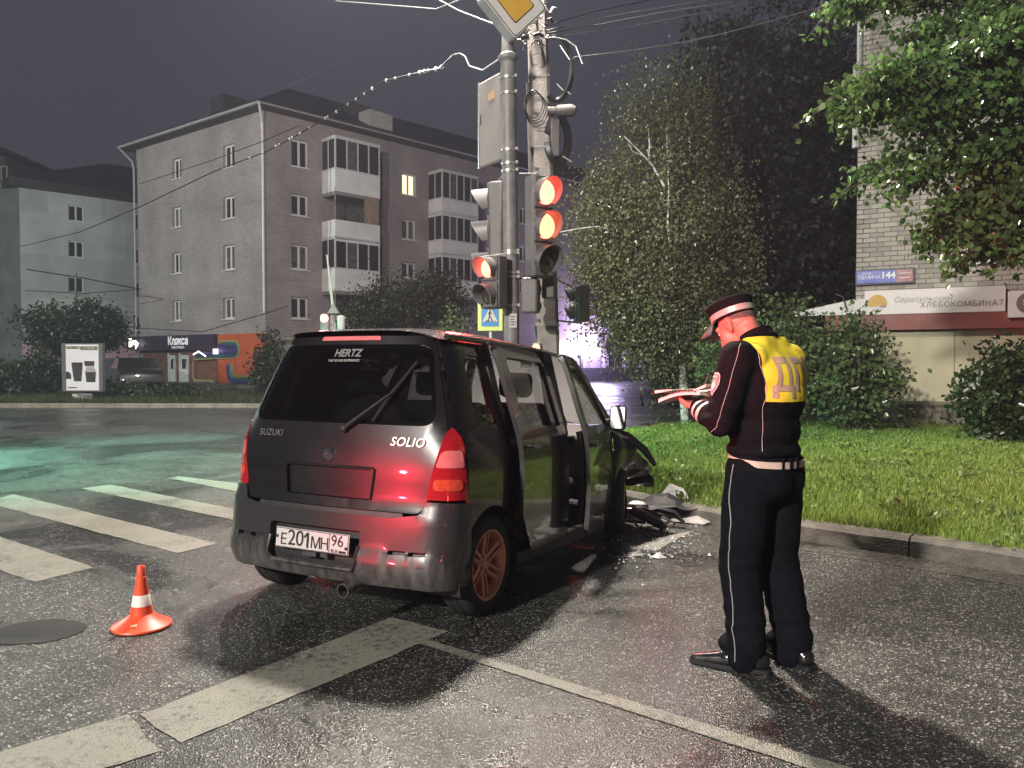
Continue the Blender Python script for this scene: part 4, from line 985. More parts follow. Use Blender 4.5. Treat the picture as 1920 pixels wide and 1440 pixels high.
# right side doors (both left slightly open) and the plain closed left side
def hinge(y0, deg):
    c, s = math.cos(R(deg)), math.sin(R(deg)); X0 = .77
    return lambda v: Vector((X0 + (v.x-X0)*c - (v.y-y0)*s, y0 + (v.x-X0)*s + (v.y-y0)*c, v.z))
def doors(sd, deg_r, deg_f):
    xf = hinge(1.13, deg_r)
    rear = [(.262, .86), (.262, 1.565, .05), (1.115, 1.565, .03), (1.115, .30, .04), (.44, .30, .04)] + arch(0, .345, 0, 28, 62)[:8]
    d = panel('rear_door', rear, M_paintc, side=sd, sidecoord=True, holes=[[(.375, 1.07, .04), (1.03, 1.05, .03), (1.03, 1.485, .03), (.375, 1.49, .06)]], xf=xf, off=.003, thick=.03)
    panel('side_window', [(.365, 1.06, .04), (1.04, 1.04, .03), (1.04, 1.495, .03), (.365, 1.50, .06)], M_glass_s, d, side=sd, sidecoord=True, xf=xf, off=-.012, thick=.004)
    panel('door_lining', [(.40, .36), (1.08, .36), (1.08, 1.03), (.42, 1.05)], M_int, d, side=sd, sidecoord=True, xf=xf, off=-.05, thick=.03)
    hp = [xf(car_pt(uy(y, .94), .94) + Vector((o_, 0, 0))) for y, o_ in ((.33, .0), (.35, .032), (.46, .034), (.48, .0))]
    hm = MB().tube([Vector((sd*p.x, p.y, p.z)) for p in hp], .014, 8); obj('handle', hm, M_paintc, d, smooth=True)
    xg = hinge(2.04, deg_f)
    front = [(1.145, .30, .04), (1.145, 1.56, .03), (1.49, 1.54, .05), (1.80, 1.35, .1), (2.10, 1.045, .02), (2.055, .75), (2.03, .50), (1.99, .30, .04)]
    f = panel('front_door', front, M_paintc, side=sd, sidecoord=True, holes=[[(1.235, 1.05, .03), (1.235, 1.48, .03), (1.47, 1.475, .05), (1.76, 1.29, .1), (1.97, 1.05, .03)]], xf=xg, off=.003, thick=.03)
    panel('side_window', [(1.225, 1.04, .03), (1.225, 1.49, .03), (1.475, 1.485, .05), (1.77, 1.295, .1), (1.98, 1.04, .03)], M_glass_s, f, side=sd, sidecoord=True, xf=xg, off=-.012, thick=.004)
    panel('door_lining', [(1.18, .36), (1.97, .36), (2.0, 1.02), (1.18, 1.03)], M_int, f, side=sd, sidecoord=True, xf=xg, off=-.05, thick=.03)
    hp = [xg(car_pt(uy(y, .92), .92) + Vector((o_, 0, 0))) for y, o_ in ((1.20, .0), (1.22, .034), (1.33, .036), (1.35, .0))]
    obj('handle', MB().tube([Vector((sd*p.x, p.y, p.z)) for p in hp], .014, 8), M_paintc, f, smooth=True)
    if sd > 0:   # hinges showing in the gap
        obj('door_hinge', MB().box((.735, 1.118, .52), (.775, 1.135, .555)).box((.735, 1.118, .57), (.775, 1.135, .60)), M_chrome, d)
    # mirror on the front door
    mc = xg(Vector((.83, 1.98, 1.10))); 
    mk = MB(); pr = [(-.062, -.095, .03), (.062, -.095, .03), (.062, .095, .03), (-.062, .095, .03)]; rp = round_poly(pr)
    n = len(rp); vs = []
    for (sc, yy) in ((1, 0), (1.03, .02), (.95, .06), (.6, .095), (.2, .105)): vs += [(x*sc, yy, z*sc) for x, z in rp]
    fs = [(i*n+j, i*n+(j+1) % n, (i+1)*n+(j+1) % n, (i+1)*n+j) for i in range(4) for j in range(n)] + [tuple(range(4*n, 5*n))]
    rot = Matrix.Translation((sd*mc.x, mc.y, mc.z)) @ Matrix.Rotation(sd*R(-3.5), 4, 'Z') @ Matrix.Rotation(R(-6), 4, 'X')
    if sd > 0:      # the glass is set so that it catches the street lamp behind
        CM_ = Matrix.LocRotScale(CAR.location, CAR.rotation_euler, None); wpos = CM_ @ Vector((sd*mc.x, mc.y, mc.z))
        nw = ((Vector((0, 0, CAM_H)) - wpos).normalized() + (Vector((-11.5, -12.0, 9.5)) - wpos).normalized()).normalized()
        nl = (CM_.to_3x3().inverted() @ nw).normalized(); xa = nl.cross(Vector((0, 0, 1))).normalized() * -1; rot = frame((sd*mc.x, mc.y, mc.z), xa, -nl, (-nl).cross(xa) * -1)
    mo = obj('wing_mirror', MB().add(vs, fs), M_blackp, f, smooth=True); mo.matrix_local = rot
    mg = obj('mirror_glass', MB().add([(x*.9, .004, z*.92) for x, z in rp], [tuple(range(n))]), mat('mirror_glass', (.24, .24, .24), .34, 1, var=0), mo)
    mf = MB().add([(x, 0, z) for x, z in rp] + [(x*.9, .003, z*.92) for x, z in rp], [(j, (j+1) % n, n+(j+1) % n, n+j) for j in range(n)])
    obj('mirror_rim', mf, M_blackp, mo)
    a = xg(Vector((.72, 2.0, 1.05))); obj('mirror_arm', MB().tube([(sd*a.x, a.y, a.z), (sd*(mc.x-.03), mc.y+.04, mc.z-.03)], .03, 8), M_blackp, f, smooth=True)
doors(1, 4.5, 9.0); doors(-1, 0, 0)
for sd in (1, -1):
    obj('sill', MB().box((sd*.60, .34, .19), (sd*.755, 2.0, .298)), M_blackp, CAR, bevel=.02)
    obj('centre_pillar', MB().add([(sd*.60, 1.06, 1.56), (sd*.60, 1.20, 1.56), (sd*.74, 1.22, 1.0), (sd*.74, 1.02, 1.0), (sd*.745, 1.02, .25), (sd*.745, 1.24, .25), (sd*.55, 1.06, 1.56), (sd*.55, 1.20, 1.56), (sd*.68, 1.22, 1.0), (sd*.68, 1.02, 1.0), (sd*.68, 1.02, .25), (sd*.68, 1.24, .25)],
        [(0,1,2,3), (3,2,5,4), (7,6,9,8), (8,9,10,11), (1,7,8,2), (2,8,11,5), (6,0,3,9), (9,3,4,10)]), M_blackp, CAR)
    obj('rear_pillar', MB().tube([(sd*.57, .22, 1.55), (sd*.70, .24, 1.05), (sd*.74, .30, .5)], .05, 8), M_blackp, CAR)
# front fenders: the right one torn outwards
def fender(sd, torn):
    vs = []; nu, nv = 26, 22
    for i in range(nu+1):
        y = 2.09 + .80*i/nu
        for j in range(nv+1):
            t = j/nv
            zl = .29 + math.sqrt(max(0, .36**2 - (y-2.36)**2)) if abs(y-2.36) < .36 else .29
            if torn and y > 2.36: zl = max(zl, .60 + .05*mnoise.noise((y*9, 3, 1)))
            ztp = 1.0 - .16*(i/nu); z = zl + (ztp - zl)*t
            x = cw(z) - .16*((y-1.8)/1.1)**2
            x -= .10*max(0, t-.8)**2*25*.25
            p = Vector((x, y, z))
            if torn:
                k = (i/nu); b = k**.75
                p.x += .31*b*(.08 + .92*math.sin(min(1, t*1.05)*PI*.7)) + .035*mnoise.noise((y*6, z*5, 2)) * (k > .05)
                p.z -= .30*k*k*(.35+t*.8) ; p.y -= .22*k*k
                p += Vector((.028, .012, .02)) * mnoise.noise((y*11, z*12, 5)) * min(1, k*4)
            vs.append((sd*p.x, p.y, p.z))
    fs = [(i*(nv+1)+j, (i+1)*(nv+1)+j, (i+1)*(nv+1)+j+1, i*(nv+1)+j+1) for i in range(nu) for j in range(nv)]
    me = MB().add(vs, fs); o = obj('fender', me, M_paintc, CAR, smooth=True, ang=28)
    s = o.modifiers.new('solid', 'SOLIDIFY'); s.thickness = .004; s.offset = 0
    if torn: o['label'] = 'crumpled front fender bent outwards'
    return o
fender(1, True); fender(-1, False)
tl = [(.70, 2.22, 1.00), (.80, 2.38, .94), (.91, 2.50, .82), (.98, 2.58, .69)]
obj('hood_edge', MB().tube([Vector(p) for p in tl], [.02, .032, .034, .02], 8), M_paintc, CAR, smooth=True)
# nose structure
obj('bulkhead', MB().box((-.62, 2.70, .32), (.62, 2.78, .80)), M_blackp, CAR, bevel=.03)
obj('floor_pan', MB().box((-.66, -.40, .21), (.66, 2.75, .30)), M_blackp, CAR)
# wheels
def wheel(x, y, z, sd, steer=0):
    w = bpy.data.objects.new('wheel', None); COL.objects.link(w); w.parent = CAR
    w.matrix_local = Matrix.Translation((x, y, z)) @ Matrix.Rotation(R(steer), 4, 'Z') @ Matrix.Rotation(R(90 if sd > 0 else -90), 4, 'Y')
    T = [(.186, -.085), (.20, -.092), (.245, -.096), (.272, -.082), (.286, -.06), (.290, -.03), (.286, -.0285), (.286, -.0215), (.290, -.02), (.290, .02), (.286, .0215), (.286, .0285), (.290, .03), (.286, .06), (.272, .082), (.245, .096), (.20, .092), (.186, .085)]
    obj('tyre', MB().lathe(T, 48, close=True), M_rubber, w, smooth=True)
    r = MB().lathe([(.186, -.085), (.17, -.08), (.165, .05), (.186, .082), (.200, .086), (.201, .092), (.187, .089), (.176, .074), (.165, .02)], 48)
    for k in range(6):
        M_ = Matrix.Rotation(2*PI*k/6, 4, 'Z')
        for s in (-1, 1):
            r.add([(.030, s*.008, .055), (.030, s*.028, .052), (.180, s*.034, .072), (.180, s*.012, .076), (.030, s*.008, .025), (.030, s*.030, .025), (.180, s*.036, .045), (.180, s*.010, .045)],
                  [(0,1,2,3), (4,7,6,5), (0,3,7,4), (1,5,6,2), (2,6,7,3), (0,4,5,1)], M_)
    r.lathe([(0, .062), (.026, .062), (.030, .056), (.062, .054), (.066, .045), (.066, .02), (0, .02)], 28)
    obj('rim', r, M_rim, w, smooth=True)
    nuts = MB()
    for k in range(4): nuts.lathe([(0, .0585), (.008, .0585), (.010, .05)], 8, Matrix.Translation((.046*math.cos(k*PI/2+.4), .046*math.sin(k*PI/2+.4), 0)))
    obj('lug_nuts', nuts, M_blackp, w)
    obj('brake_drum', MB().lathe([(0, .0), (.14, .0), (.15, -.04), (0, -.04)], 24), mat('rusty_drum', (.05, .03, .02), .7), w)
M_rim = mat('copper_alloy_rim', (.72, .34, .22), .42, .5, var=.12, vscale=12)
wheel(.695, 0, .288, 1); wheel(-.695, 0, .288, -1); wheel(.70, 2.33, .415, 1, 17); wheel(-.70, 2.36, .415, -1, 17)
# interior
def seat(x, y, rear=False):
    mb = MB(); w = .52 if not rear else 1.2
    s = bpy.data.objects.new('seat', None); COL.objects.link(s); s.parent = CAR; s.location = (x, y, 0)
    obj('cushion', MB().box((-w/2, 0, .48), (w/2, .5, .64)), M_int, s, bevel=.05)
    b = MB().box((-w/2, -.07, 0), (w/2, .07, .60), Matrix.Translation((0, -.02, .62)) @ Matrix.Rotation(R(14), 4, 'X')); obj('backrest', b, M_int, s, bevel=.06)
    for hx in ((0,) if not rear else (-.32, .32)):
        obj('headrest', MB().box((hx-.13, -.05, 1.24), (hx+.13, .05, 1.42), Matrix.Translation((0, -.17, .0))), M_int, s, bevel=.045)
seat(.36, 1.30); seat(-.36, 1.30); seat(0, .42, True)
obj('dashboard', MB().prism([(1.72, .62), (2.25, .62), (2.27, 1.02), (1.95, 1.03), (1.78, .94)], -.66, .66, Matrix(((0,0,1,0),(1,0,0,0),(0,1,0,0),(0,0,0,1)))), M_dash, CAR, bevel=.03)
obj('dash_vent', MB().box((.42, 1.745, .88), (.56, 1.80, .95), Matrix()), M_blackp, CAR, bevel=.01)
sw = [(.185*math.cos(a), .185*math.sin(a), 0) for a in np.linspace(0, 2*PI, 33)]
so = obj('steering_wheel', MB().tube(sw, .015, 8, caps=False).tube([(-.18, 0, 0), (.18, 0, 0)], .012, 6).tube([(0, -.18, 0), (0, 0, -.02)], .012, 6).tube([(0, 0, 0), (0, 0, -.28)], .03, 8), M_blackp, CAR, smooth=True)
so.matrix_local = Matrix.Translation((.36, 1.62, 1.0)) @ Matrix.Rotation(R(66), 4, 'X')
obj('spare_cover', MB().lathe([(0, .03), (.26, .03), (.28, 0), (.28, -.1)], 30, Matrix.Translation((.05, -.22, .98)) @ Matrix.Rotation(R(70), 4, 'X')), mat('grey_trim', (.12, .115, .115), .7), CAR, smooth=True)
obj('load_cover', MB().box((-.66, -.36, .92), (.66, .30, .95)), M_int, CAR)

# ------------------------------------------------------------------ poles, signals, signs, wires
M_pole = mat('grey_pole_paint', (.20, .19, .19), .5, var=.25, vscale=8, bump=.2, bscale=40)
M_conc = mat('aged_concrete_pole', (.27, .245, .235), .8, var=.3, vscale=5, bump=.4, bscale=50)
M_steel = mat('galvanised_steel', (.45, .44, .43), .35, .7, var=.2, vscale=20)
M_sigbox = mat('weathered_signal_housing', (.13, .12, .12), .55, var=.2, vscale=6)
M_visor = mat('signal_visor', (.10, .095, .095), .5, var=.1)
M_visor_p = mat('pale_signal_visor', (.24, .225, .22), .5, var=.1)
M_red_on = mat('lit_red_lens', (.5, .02, .02), .3, var=0, emit=(1, .085, .055), estr=12)
M_red_on2 = mat('lit_red_lens_dim', (.5, .02, .02), .3, var=0, emit=(1, .16, .10), estr=7)
M_yel_on = mat('lit_amber_lens', (.5, .2, .02), .3, var=0, emit=(1, .13, .06), estr=9)
M_lens_off = mat('unlit_lens', (.05, .03, .03), .12, var=.2, vscale=40, coat=1)
A_ = at(960, 660, 9.3); B_ = at(952, 60, 9.3)
mp = thing('signal_pole', 'round grey steel pole carrying the traffic signals and diamond sign', 'pole', (A_.x, 9.3, 0))
pz = lambda py, Y=9.3: at(960, py, Y).z
ptx = lambda z: (B_.x - A_.x) * (z - A_.z) / (B_.z - A_.z)
obj('shaft', MB().tube([(ptx(0), 0, 0), (ptx(pz(150)), 0, pz(150))], .092, 24), M_pole, mp, smooth=True)
obj('upper_sleeve', MB().tube([(ptx(pz(150)), 0, pz(149)), (ptx(pz(118)), 0, pz(118)), (ptx(pz(112)), 0, pz(112)), (ptx(pz(108)), 0, pz(106)), (ptx(pz(100)), 0, pz(100)), (ptx(pz(20)), 0, pz(-30))], [.097, .085, .12, .12, .075, .06], 24), M_pole, mp, smooth=True, ang=30)
for y in (148, 177, 283, 308, 322, 472, 476, 512, 520, 573):
    z = pz(y); c = obj('clamp', MB().lathe([(.093, -.014), (.102, -.014), (.102, .014), (.093, .014)], 24, close=True).box((.07, -.125, -.016), (.10, -.085, .016)), M_steel, mp, smooth=True); c.location = (ptx(z), 0, z)
nt = obj('notice', MB().box((-.045, -.098, pz(615)), (.045, -.0955, pz(589))), mat('paper_notice', (.55, .50, .50), .7), mp); nt.location.x = .012
for k in range(4): obj('notice_line', MB().box((-.033, -.0995, pz(595 + k*5)), (.030 - .012*(k % 2), -.0985, pz(593.5 + k*5))), M_ink, nt)
cpx = lambda px, py, Y: at(px, py, Y)
bA, bB = at(1027, 680, 9.8), at(1007, 40, 9.8)
cp = thing('concrete_pole', 'square tapered concrete lamp pole wrapped with coiled cables', 'pole', (bA.x, 9.8, 0))
def ring(z):
    t = (z - bA.z)/(bB.z - bA.z); w = .150 - .028*t; x = (bB.x - bA.x)*t; c = w*.28
    return [(x + a, b, z) for a, b in ((-w, -w+c), (-w+c, -w), (w-c, -w), (w, -w+c), (w, w-c), (w-c, w), (-w+c, w), (-w, w-c))]
zs = [-.02, bA.z, 2.6, 4.0, 5.4, 7.0, 8.8]; vs = [p for z in zs for p in ring(z)]
obj('shaft', MB().add(vs, [(i*8+k, i*8+(k+1) % 8, (i+1)*8+(k+1) % 8, (i+1)*8+k) for i in range(len(zs)-1) for k in range(8)] + [tuple(range((len(zs)-1)*8, len(zs)*8))]), M_conc, cp)
cx = lambda py: (bB.x - bA.x)*(at(960, py, 9.8).z - bA.z)/(bB.z - bA.z)
cz = lambda py: at(960, py, 9.8).z
bw_ = lambda y: .154 - .028*(cz(y) - bA.z)/(bB.z - bA.z)
for y in (148, 280, 610): obj('band', MB().box((-bw_(y) + cx(y), -bw_(y), cz(y)-.012), (bw_(y) + cx(y), bw_(y), cz(y)+.012)), M_steel, cp)
obj('cable_sleeve', MB().tube([(-.19, -.06, cz(330)), (-.22, -.06, cz(160))], .055, 10), M_pole, cp, smooth=True)
# lamp arm over the junction (its head is above the picture)
obj('lamp_arm', MB().tube([(-.15, 0, 8.6), (-.35, -.15, 8.85), (-.70, -.48, 8.95)], .035, 8), M_steel, cp)
obj('lamp_head', MB().box((-.14, -.30, -.05), (.14, .30, .06), Matrix.Translation((-.35 - bA.x, -.5, 8.72))), M_sigbox, cp, bevel=.03)
# cable loops and hardware on the concrete pole
M_cable = mat('black_cable', (.012, .012, .013), .4, var=0)
M_wire = mat('wet_bright_wire', (.45, .46, .48), .25, .6, var=0)
def loop(c, rx, rz, rad, n, name='cable_loop', a0=0, a1=2*PI, m=None):
    c = Vector(c); pts = [c + Vector((rx*math.cos(a), .02*math.sin(3*a), rz*math.sin(a))) for a in np.linspace(a0, a1, 40)]
    return obj(name, MB().tube([p - cp.location for p in pts], rad, 6, caps=(a1-a0 < 6)), m or M_cable, cp, smooth=True)
c = at(1043, 128, 9.65); loop(c, .19, .38, .035, 3, a0=-2.1, a1=1.9)
c = at(1046, 262, 9.6); loop(c, .125, .27, .05, 3, a0=-PI*.95, a1=PI*.9); c2 = at(1041, 262, 9.6)
obj('cable_box', MB().box((-.06, -.05, -.24), (.06, .05, .24), Matrix.Translation(at(1041, 258, 9.6) - cp.location)), M_visor, cp, bevel=.02)
for k in range(4): loop(at(1000 + k*2, 195 + k*4, 9.55), .11 + .008*k, .16 + .01*k, .006, 3)
j = at(1028, 208, 9.6) - cp.location; j2 = at(1080, 207, 9.5) - cp.location
obj('cable_joint', MB().tube([j, j.lerp(j2, .3), j.lerp(j2, .34), j.lerp(j2, .85), j2], [.05, .05, .07, .075, .045], 12), M_visor, cp, smooth=True)
for a, b in (((1044, 157), (1056, 170)), ((1064, 172), (1070, 177)), ((1055, 293), (1072, 304)), ((1050, 85), (1068, 112))):
    obj('cable_tie', MB().tube([at(*a, 9.5) - cp.location, at(*b, 9.5) - cp.location], .008, 5), M_wire, cp)
for k in range(26):   # clamps, insulators, strap ends below the diamond sign
    p = at(random.uniform(975, 1032), random.uniform(22, 95), random.uniform(9.45, 9.7)) - cp.location; q = p + Vector((random.uniform(-.12, .12), random.uniform(-.05, .05), random.uniform(-.12, .12)))
    obj('fitting', MB().tube([p, p.lerp(q, .5) + Vector((0, -.02, .02)), q], random.choice([.008, .012, .022]), 6), random.choice([M_steel, M_wire, M_cable, M_conc]), cp)
obj('tail_wire', MB().tube([at(x, y, 9.5) - cp.location for x, y in ((1008, 60), (1022, 72), (1040, 70), (1062, 75), (1080, 88), (1092, 120))], .009, 6), M_wire, cp)

def signal(name, label, c, yaw, n, sec, lens, wid=.30, visor_m=None, rad=.125, vlen=.24, group='traffic signals on the poles', body=None, arms=()):
    s = thing(name, label, 'traffic signal', c, R(yaw), group)
    h = n*sec; obj('housing', MB().box((-wid/2, 0, -h/2), (wid/2, .17, h/2)), body or M_sigbox, s, bevel=.025)
    for i in range(n):
        z = h/2 - sec*(i+.5)
        obj('section_face', MB().box((-wid/2+.012, -.022, z-sec/2+.012), (wid/2-.012, -.001, z+sec/2-.012)), body or M_sigbox, s, bevel=.012)
        le = obj('lens', MB().lathe([(0, .05), (rad*.5, .04), (rad*.85, .018), (rad, 0), (rad, -.01)], 28, Matrix.Translation((0, -.024, z)) @ Matrix.Rotation(PI/2, 4, 'X')), lens[i], s, smooth=True)
        vs = []; fs = []; A = np.linspace(R(-52), R(232), 25)
        for rr in (rad+.012, rad+.005):
            for a in A:
                k = vlen*(.62 + .38*math.sin(a)) if math.sin(a) > -1 else 0
                vs += [(rr*math.cos(a), -.024, z + rr*math.sin(a)), (rr*1.04*math.cos(a), -.024 - max(.03, k), z + rr*1.04*math.sin(a) - .012)]
        m_ = len(A)
        for q in (0, 1):
            for k in range(m_-1): b = q*2*m_ + 2*k; fs.append((b, b+1, b+3, b+2))
        for k in range(m_-1): fs.append((2*k+1, 2*m_+2*k+1, 2*m_+2*k+3, 2*k+3))
        obj('visor', MB().add(vs, fs), visor_m or M_visor, s, smooth=True)
    for a, b in arms:
        Mi = s.matrix_basis.inverted() if False else Matrix.LocRotScale(s.location, s.rotation_euler, None).inverted()
        obj('bracket_arm', MB().tube([Mi @ Vector(a), Mi @ Vector(b)], .013, 6), M_steel, s)
    return s
S1 = at(1019, 424, 8.95)
signal('traffic_light', 'large three lamp signal right of the steel pole with red and amber both lit', S1, 36, 3, .385, (M_red_on, M_yel_on, M_lens_off), arms=((at(975, 326, 9.3), at(1008, 326, 9.0)), (at(975, 523, 9.3), at(1008, 521, 9.0))), rad=.145, vlen=.19)
S2 = at(924, 434, 9.45)
signal('traffic_light', 'three lamp signal seen from behind at the upper left of the steel pole', S2, -108, 3, .38, (M_lens_off,)*3, visor_m=M_visor_p, arms=((at(950, 470, 9.4), at(925, 480, 9.45)), (at(950, 320, 9.3), at(930, 345, 9.45))))
S3 = at(918, 528, 9.05)
signal('pedestrian_light', 'two lamp signal with glowing upper lamp left of the steel pole', S3, -38, 2, .31, (M_red_on2, M_lens_off), wid=.27, rad=.11, vlen=.2, visor_m=M_visor_p, arms=((at(950, 476, 9.25), at(905, 482, 9.1)), (at(950, 575, 9.25), at(905, 576, 9.1))))
S4 = at(1080, 570, 10.4)
signal('pedestrian_light', 'small unlit two lamp signal hanging right of the concrete pole', S4, -84, 2, .24, (M_lens_off,)*2, wid=.22, rad=.08, vlen=.13, visor_m=M_visor_p, arms=((at(1045, 524, 9.9), at(1077, 541, 10.3)), (at(1045, 601, 9.9), at(1090, 606, 10.3))), body=mat('pale_signal_housing', (.28, .27, .26), .5, var=.15))
S5 = at(998, 556, 9.15)
signal('pedestrian_light', 'small signal housing turned away below the large signal', S5, 165, 2, .20, (M_lens_off,)*2, wid=.2, rad=.075, vlen=.12)
signal('pedestrian_light', 'narrow signal housing facing away in front of the concrete pole', at(1028, 536, 9.35), 178, 2, .16, (M_lens_off,)*2, wid=.15, rad=.06, vlen=.1)
d_ = Matrix.Rotation(R(36), 4, 'Z') @ Vector((0, -.5, 0)); lamp('signal_red_light', 'SPOT', at(1026, 360, 8.9) + d_*.4, 260, (1, .045, .05), .12, at(1026, 360, 8.9) + d_*3, 150, 1)
d_ = Matrix.Rotation(R(-38), 4, 'Z') @ Vector((0, -.4, 0)); lamp('pedestrian_red_light', 'SPOT', at(905, 503, 9.0) + d_*.5, 150, (1, .06, .06), .10, at(905, 503, 9.0) + d_*3, 150, 1)

# leaning post with a red pedestrian lamp beyond the minivan, amber push-button lamp on the concrete pole
lpz = 12.6; lp0 = at(627, 600, lpz); lp1 = at(613, 478, lpz)
ip = thing('signal_post', 'leaning white post with a small glowing red lamp beyond the minivan roof', 'post', (lp0.x + .1, lpz, 0))
q0 = lp0 - ip.location; q1 = lp1 - ip.location
obj('shaft', MB().tube([q0 + (q0-q1)*1.9, q0, q1], [.03, .026, .012], 12), M_visor_p, ip, smooth=True)
r_ = at(608, 597, lpz - .1) - ip.location
obj('lamp_box', MB().box((r_.x - .07, r_.y + .01, r_.z - .25), (r_.x + .07, r_.y + .12, r_.z + .075)), M_visor, ip, bevel=.02)
obj('red_lamp', MB().sphere(r_, (.062, .05, .06), 12), mat('small_red_lamp', (.5, .02, .02), .3, var=0, emit=(1, .25, .17), estr=12), ip, smooth=True)
obj('side_housing', MB().box((r_.x + .20, r_.y, r_.z - .28), (r_.x + .31, r_.y + .12, r_.z + .05)), M_visor_p, ip, bevel=.03)
obj('cowl', MB().prism([(r_.x + .05, r_.z + .08), (r_.x + .23, r_.z + .08), (r_.x + .14, r_.z + .24)], -r_.y - .1, -r_.y, Matrix.Rotation(PI/2, 4, 'X')), M_visor, ip)
lamp('post_red_light', 'SPOT', ip.location + r_ + Vector((0, -.12, 0)), 60, (1, .06, .07), .08, ip.location + r_ + Vector((.6, -4, -1)), 130, 1)
a_ = at(1005, 652, 9.6) - cp.location
obj('button_box', MB().box((a_.x - .05, a_.y, a_.z - .16), (a_.x + .06, a_.y + .12, a_.z + .06)), M_sigbox, cp, bevel=.01)
obj('amber_lamp', MB().sphere(a_, (.045, .03, .045), 12), mat('small_amber_lamp', (.5, .2, .02), .3, var=0, emit=(1, .38, .10), estr=9), cp, smooth=True)

# diamond sign, board, crossing signs
M_wsign = mat('white_sign_face', (.62, .60, .57), .5, var=.06); M_ysign = mat('yellow_sign_face', (.62, .36, .04), .5, var=.06); M_box = mat('grey_sign_box', (.30, .30, .31), .5, var=.15)
dm = thing('diamond_sign', 'yellow and white priority diamond on a deep box at the pole top', 'sign', at(966, 4, 9.05), R(24))
hd_ = .415; sq = lambda r, c: [(p[0], p[1], c) for p in ((0, -r), (r, 0), (0, r), (-r, 0))]
o = obj('box', plate(round_poly(sq(hd_, .05)), (), .16, True), M_box, dm); o.location.y = .012
o = obj('white_face', plate(round_poly(sq(hd_-.006, .05)), (), .012), M_wsign, dm); o.location.y = -.001
o = obj('black_line', plate(round_poly(sq(hd_-.02, .045)), [round_poly(sq(hd_-.032, .045))], .003), M_ink, dm); o.location.y = -.0035
o = obj('black_line', plate(round_poly(sq(.245, .03)), (), .003), M_ink, dm); o.location.y = -.004
o = obj('yellow_face', plate(round_poly(sq(.230, .03)), (), .004), M_ysign, dm); o.location.y = -.0075
bdm = thing('board_sign', 'tall faded grey board sign with an orange spot left of the pole', 'sign', at(920, 226, 9.5), R(-56))
M_fb = mat('faded_board', (.22, .20, .195), .6, var=.12, vscale=3)
obj('board', MB().box((-.27, 0, -.52), (.27, .07, .52)), M_fb, bdm, bevel=.02)
obj('panel_lower', MB().box((-.25, -.004, -.50), (.25, -.001, -.02)), M_fb, bdm)
obj('spot', MB().box((-.05, -.004, .24), (.09, -.001, .34)), mat('faded_orange', (.42, .25, .13), .6, var=.3, vscale=20), bdm)
obj('slit', MB().box((-.235, -.005, .0), (-.215, -.001, .12)), M_ink, bdm); obj('edge', MB().box((-.275, -.012, -.525), (-.255, .078, .525)), M_steel, bdm)
M_fluo = mat('fluorescent_border', (.70, .78, .22), .5, var=.04); M_blue = mat('blue_sign_face', (.02, .22, .55), .4, var=.04)
def band2(pts, w):
    P = [Vector(p) for p in pts]; L = []; Q = []
    for i, p in enumerate(P):
        t = (P[min(i+1, len(P)-1)] - P[max(i-1, 0)]).normalized(); n = Vector((-t.y, t.x)); L.append(tuple(p + n*w/2)); Q.append(tuple(p - n*w/2))
    return L + Q[::-1]
def crossing_sign(label, c, yaw, w, pole):
    s = thing('crossing_sign', label, 'sign', c, R(yaw), 'pedestrian crossing signs')
    obj('border', MB().box((-w/2, 0, -w*.60), (w/2, .025, w*.60)), M_fluo, s, bevel=.006)
    obj('blue_face', MB().box((-w*.35, -.004, -w*.42), (w*.35, -.001, w*.42)), M_blue, s)
    t = obj('white_triangle', plate([(-w*.31, -w*.24), (w*.31, -w*.24), (0, w*.36)], (), .003), M_wsign, s); t.location.y = -.0075
    f = MB()
    def st(pts, wd):
        q = plate(band2(pts, wd), (), .002); f.add(q.v, q.f)
    st([(.0, .10*w*2), (-.02*w, -.02*w)], .055*w); st([(-.02*w, -.02*w), (.06*w, -.12*w), (.09*w, -.23*w)], .04*w); st([(-.02*w, -.02*w), (-.05*w, -.13*w), (-.11*w, -.23*w)], .04*w); st([(.0, .16*w), (.08*w, .05*w)], .03*w); st([(.0, .16*w), (-.08*w, .06*w)], .03*w)
    q = plate([(.035*w*math.cos(a), .245*w + .035*w*math.sin(a)) for a in np.linspace(0, 2*PI, 13)[:-1]], (), .002); f.add(q.v, q.f)
    o = obj('walking_figure', f, M_ink, s, fix=False); o.location.y = -.0105
    for k in (-.2, -.07, .05, .18):
        b = obj('zebra_mark', plate([(k*w, -.235*w), (k*w+.05*w, -.235*w), (k*w*.8+.03*w, -.19*w), (k*w*.8, -.19*w)], (), .002), M_ink, s); b.location.y = -.013
    if pole: obj('pole', MB().tube([(-.0, .05, .3*w), (0, .05, -c.z)], .022, 8), M_frame, s)
crossing_sign('square blue and lime pedestrian crossing sign on a thin white post', at(919, 592, 9.75), -8, .315, True)
crossing_sign('second pedestrian crossing sign half hidden behind the steel pole', at(940, 583, 10.0), 28, .30, False)

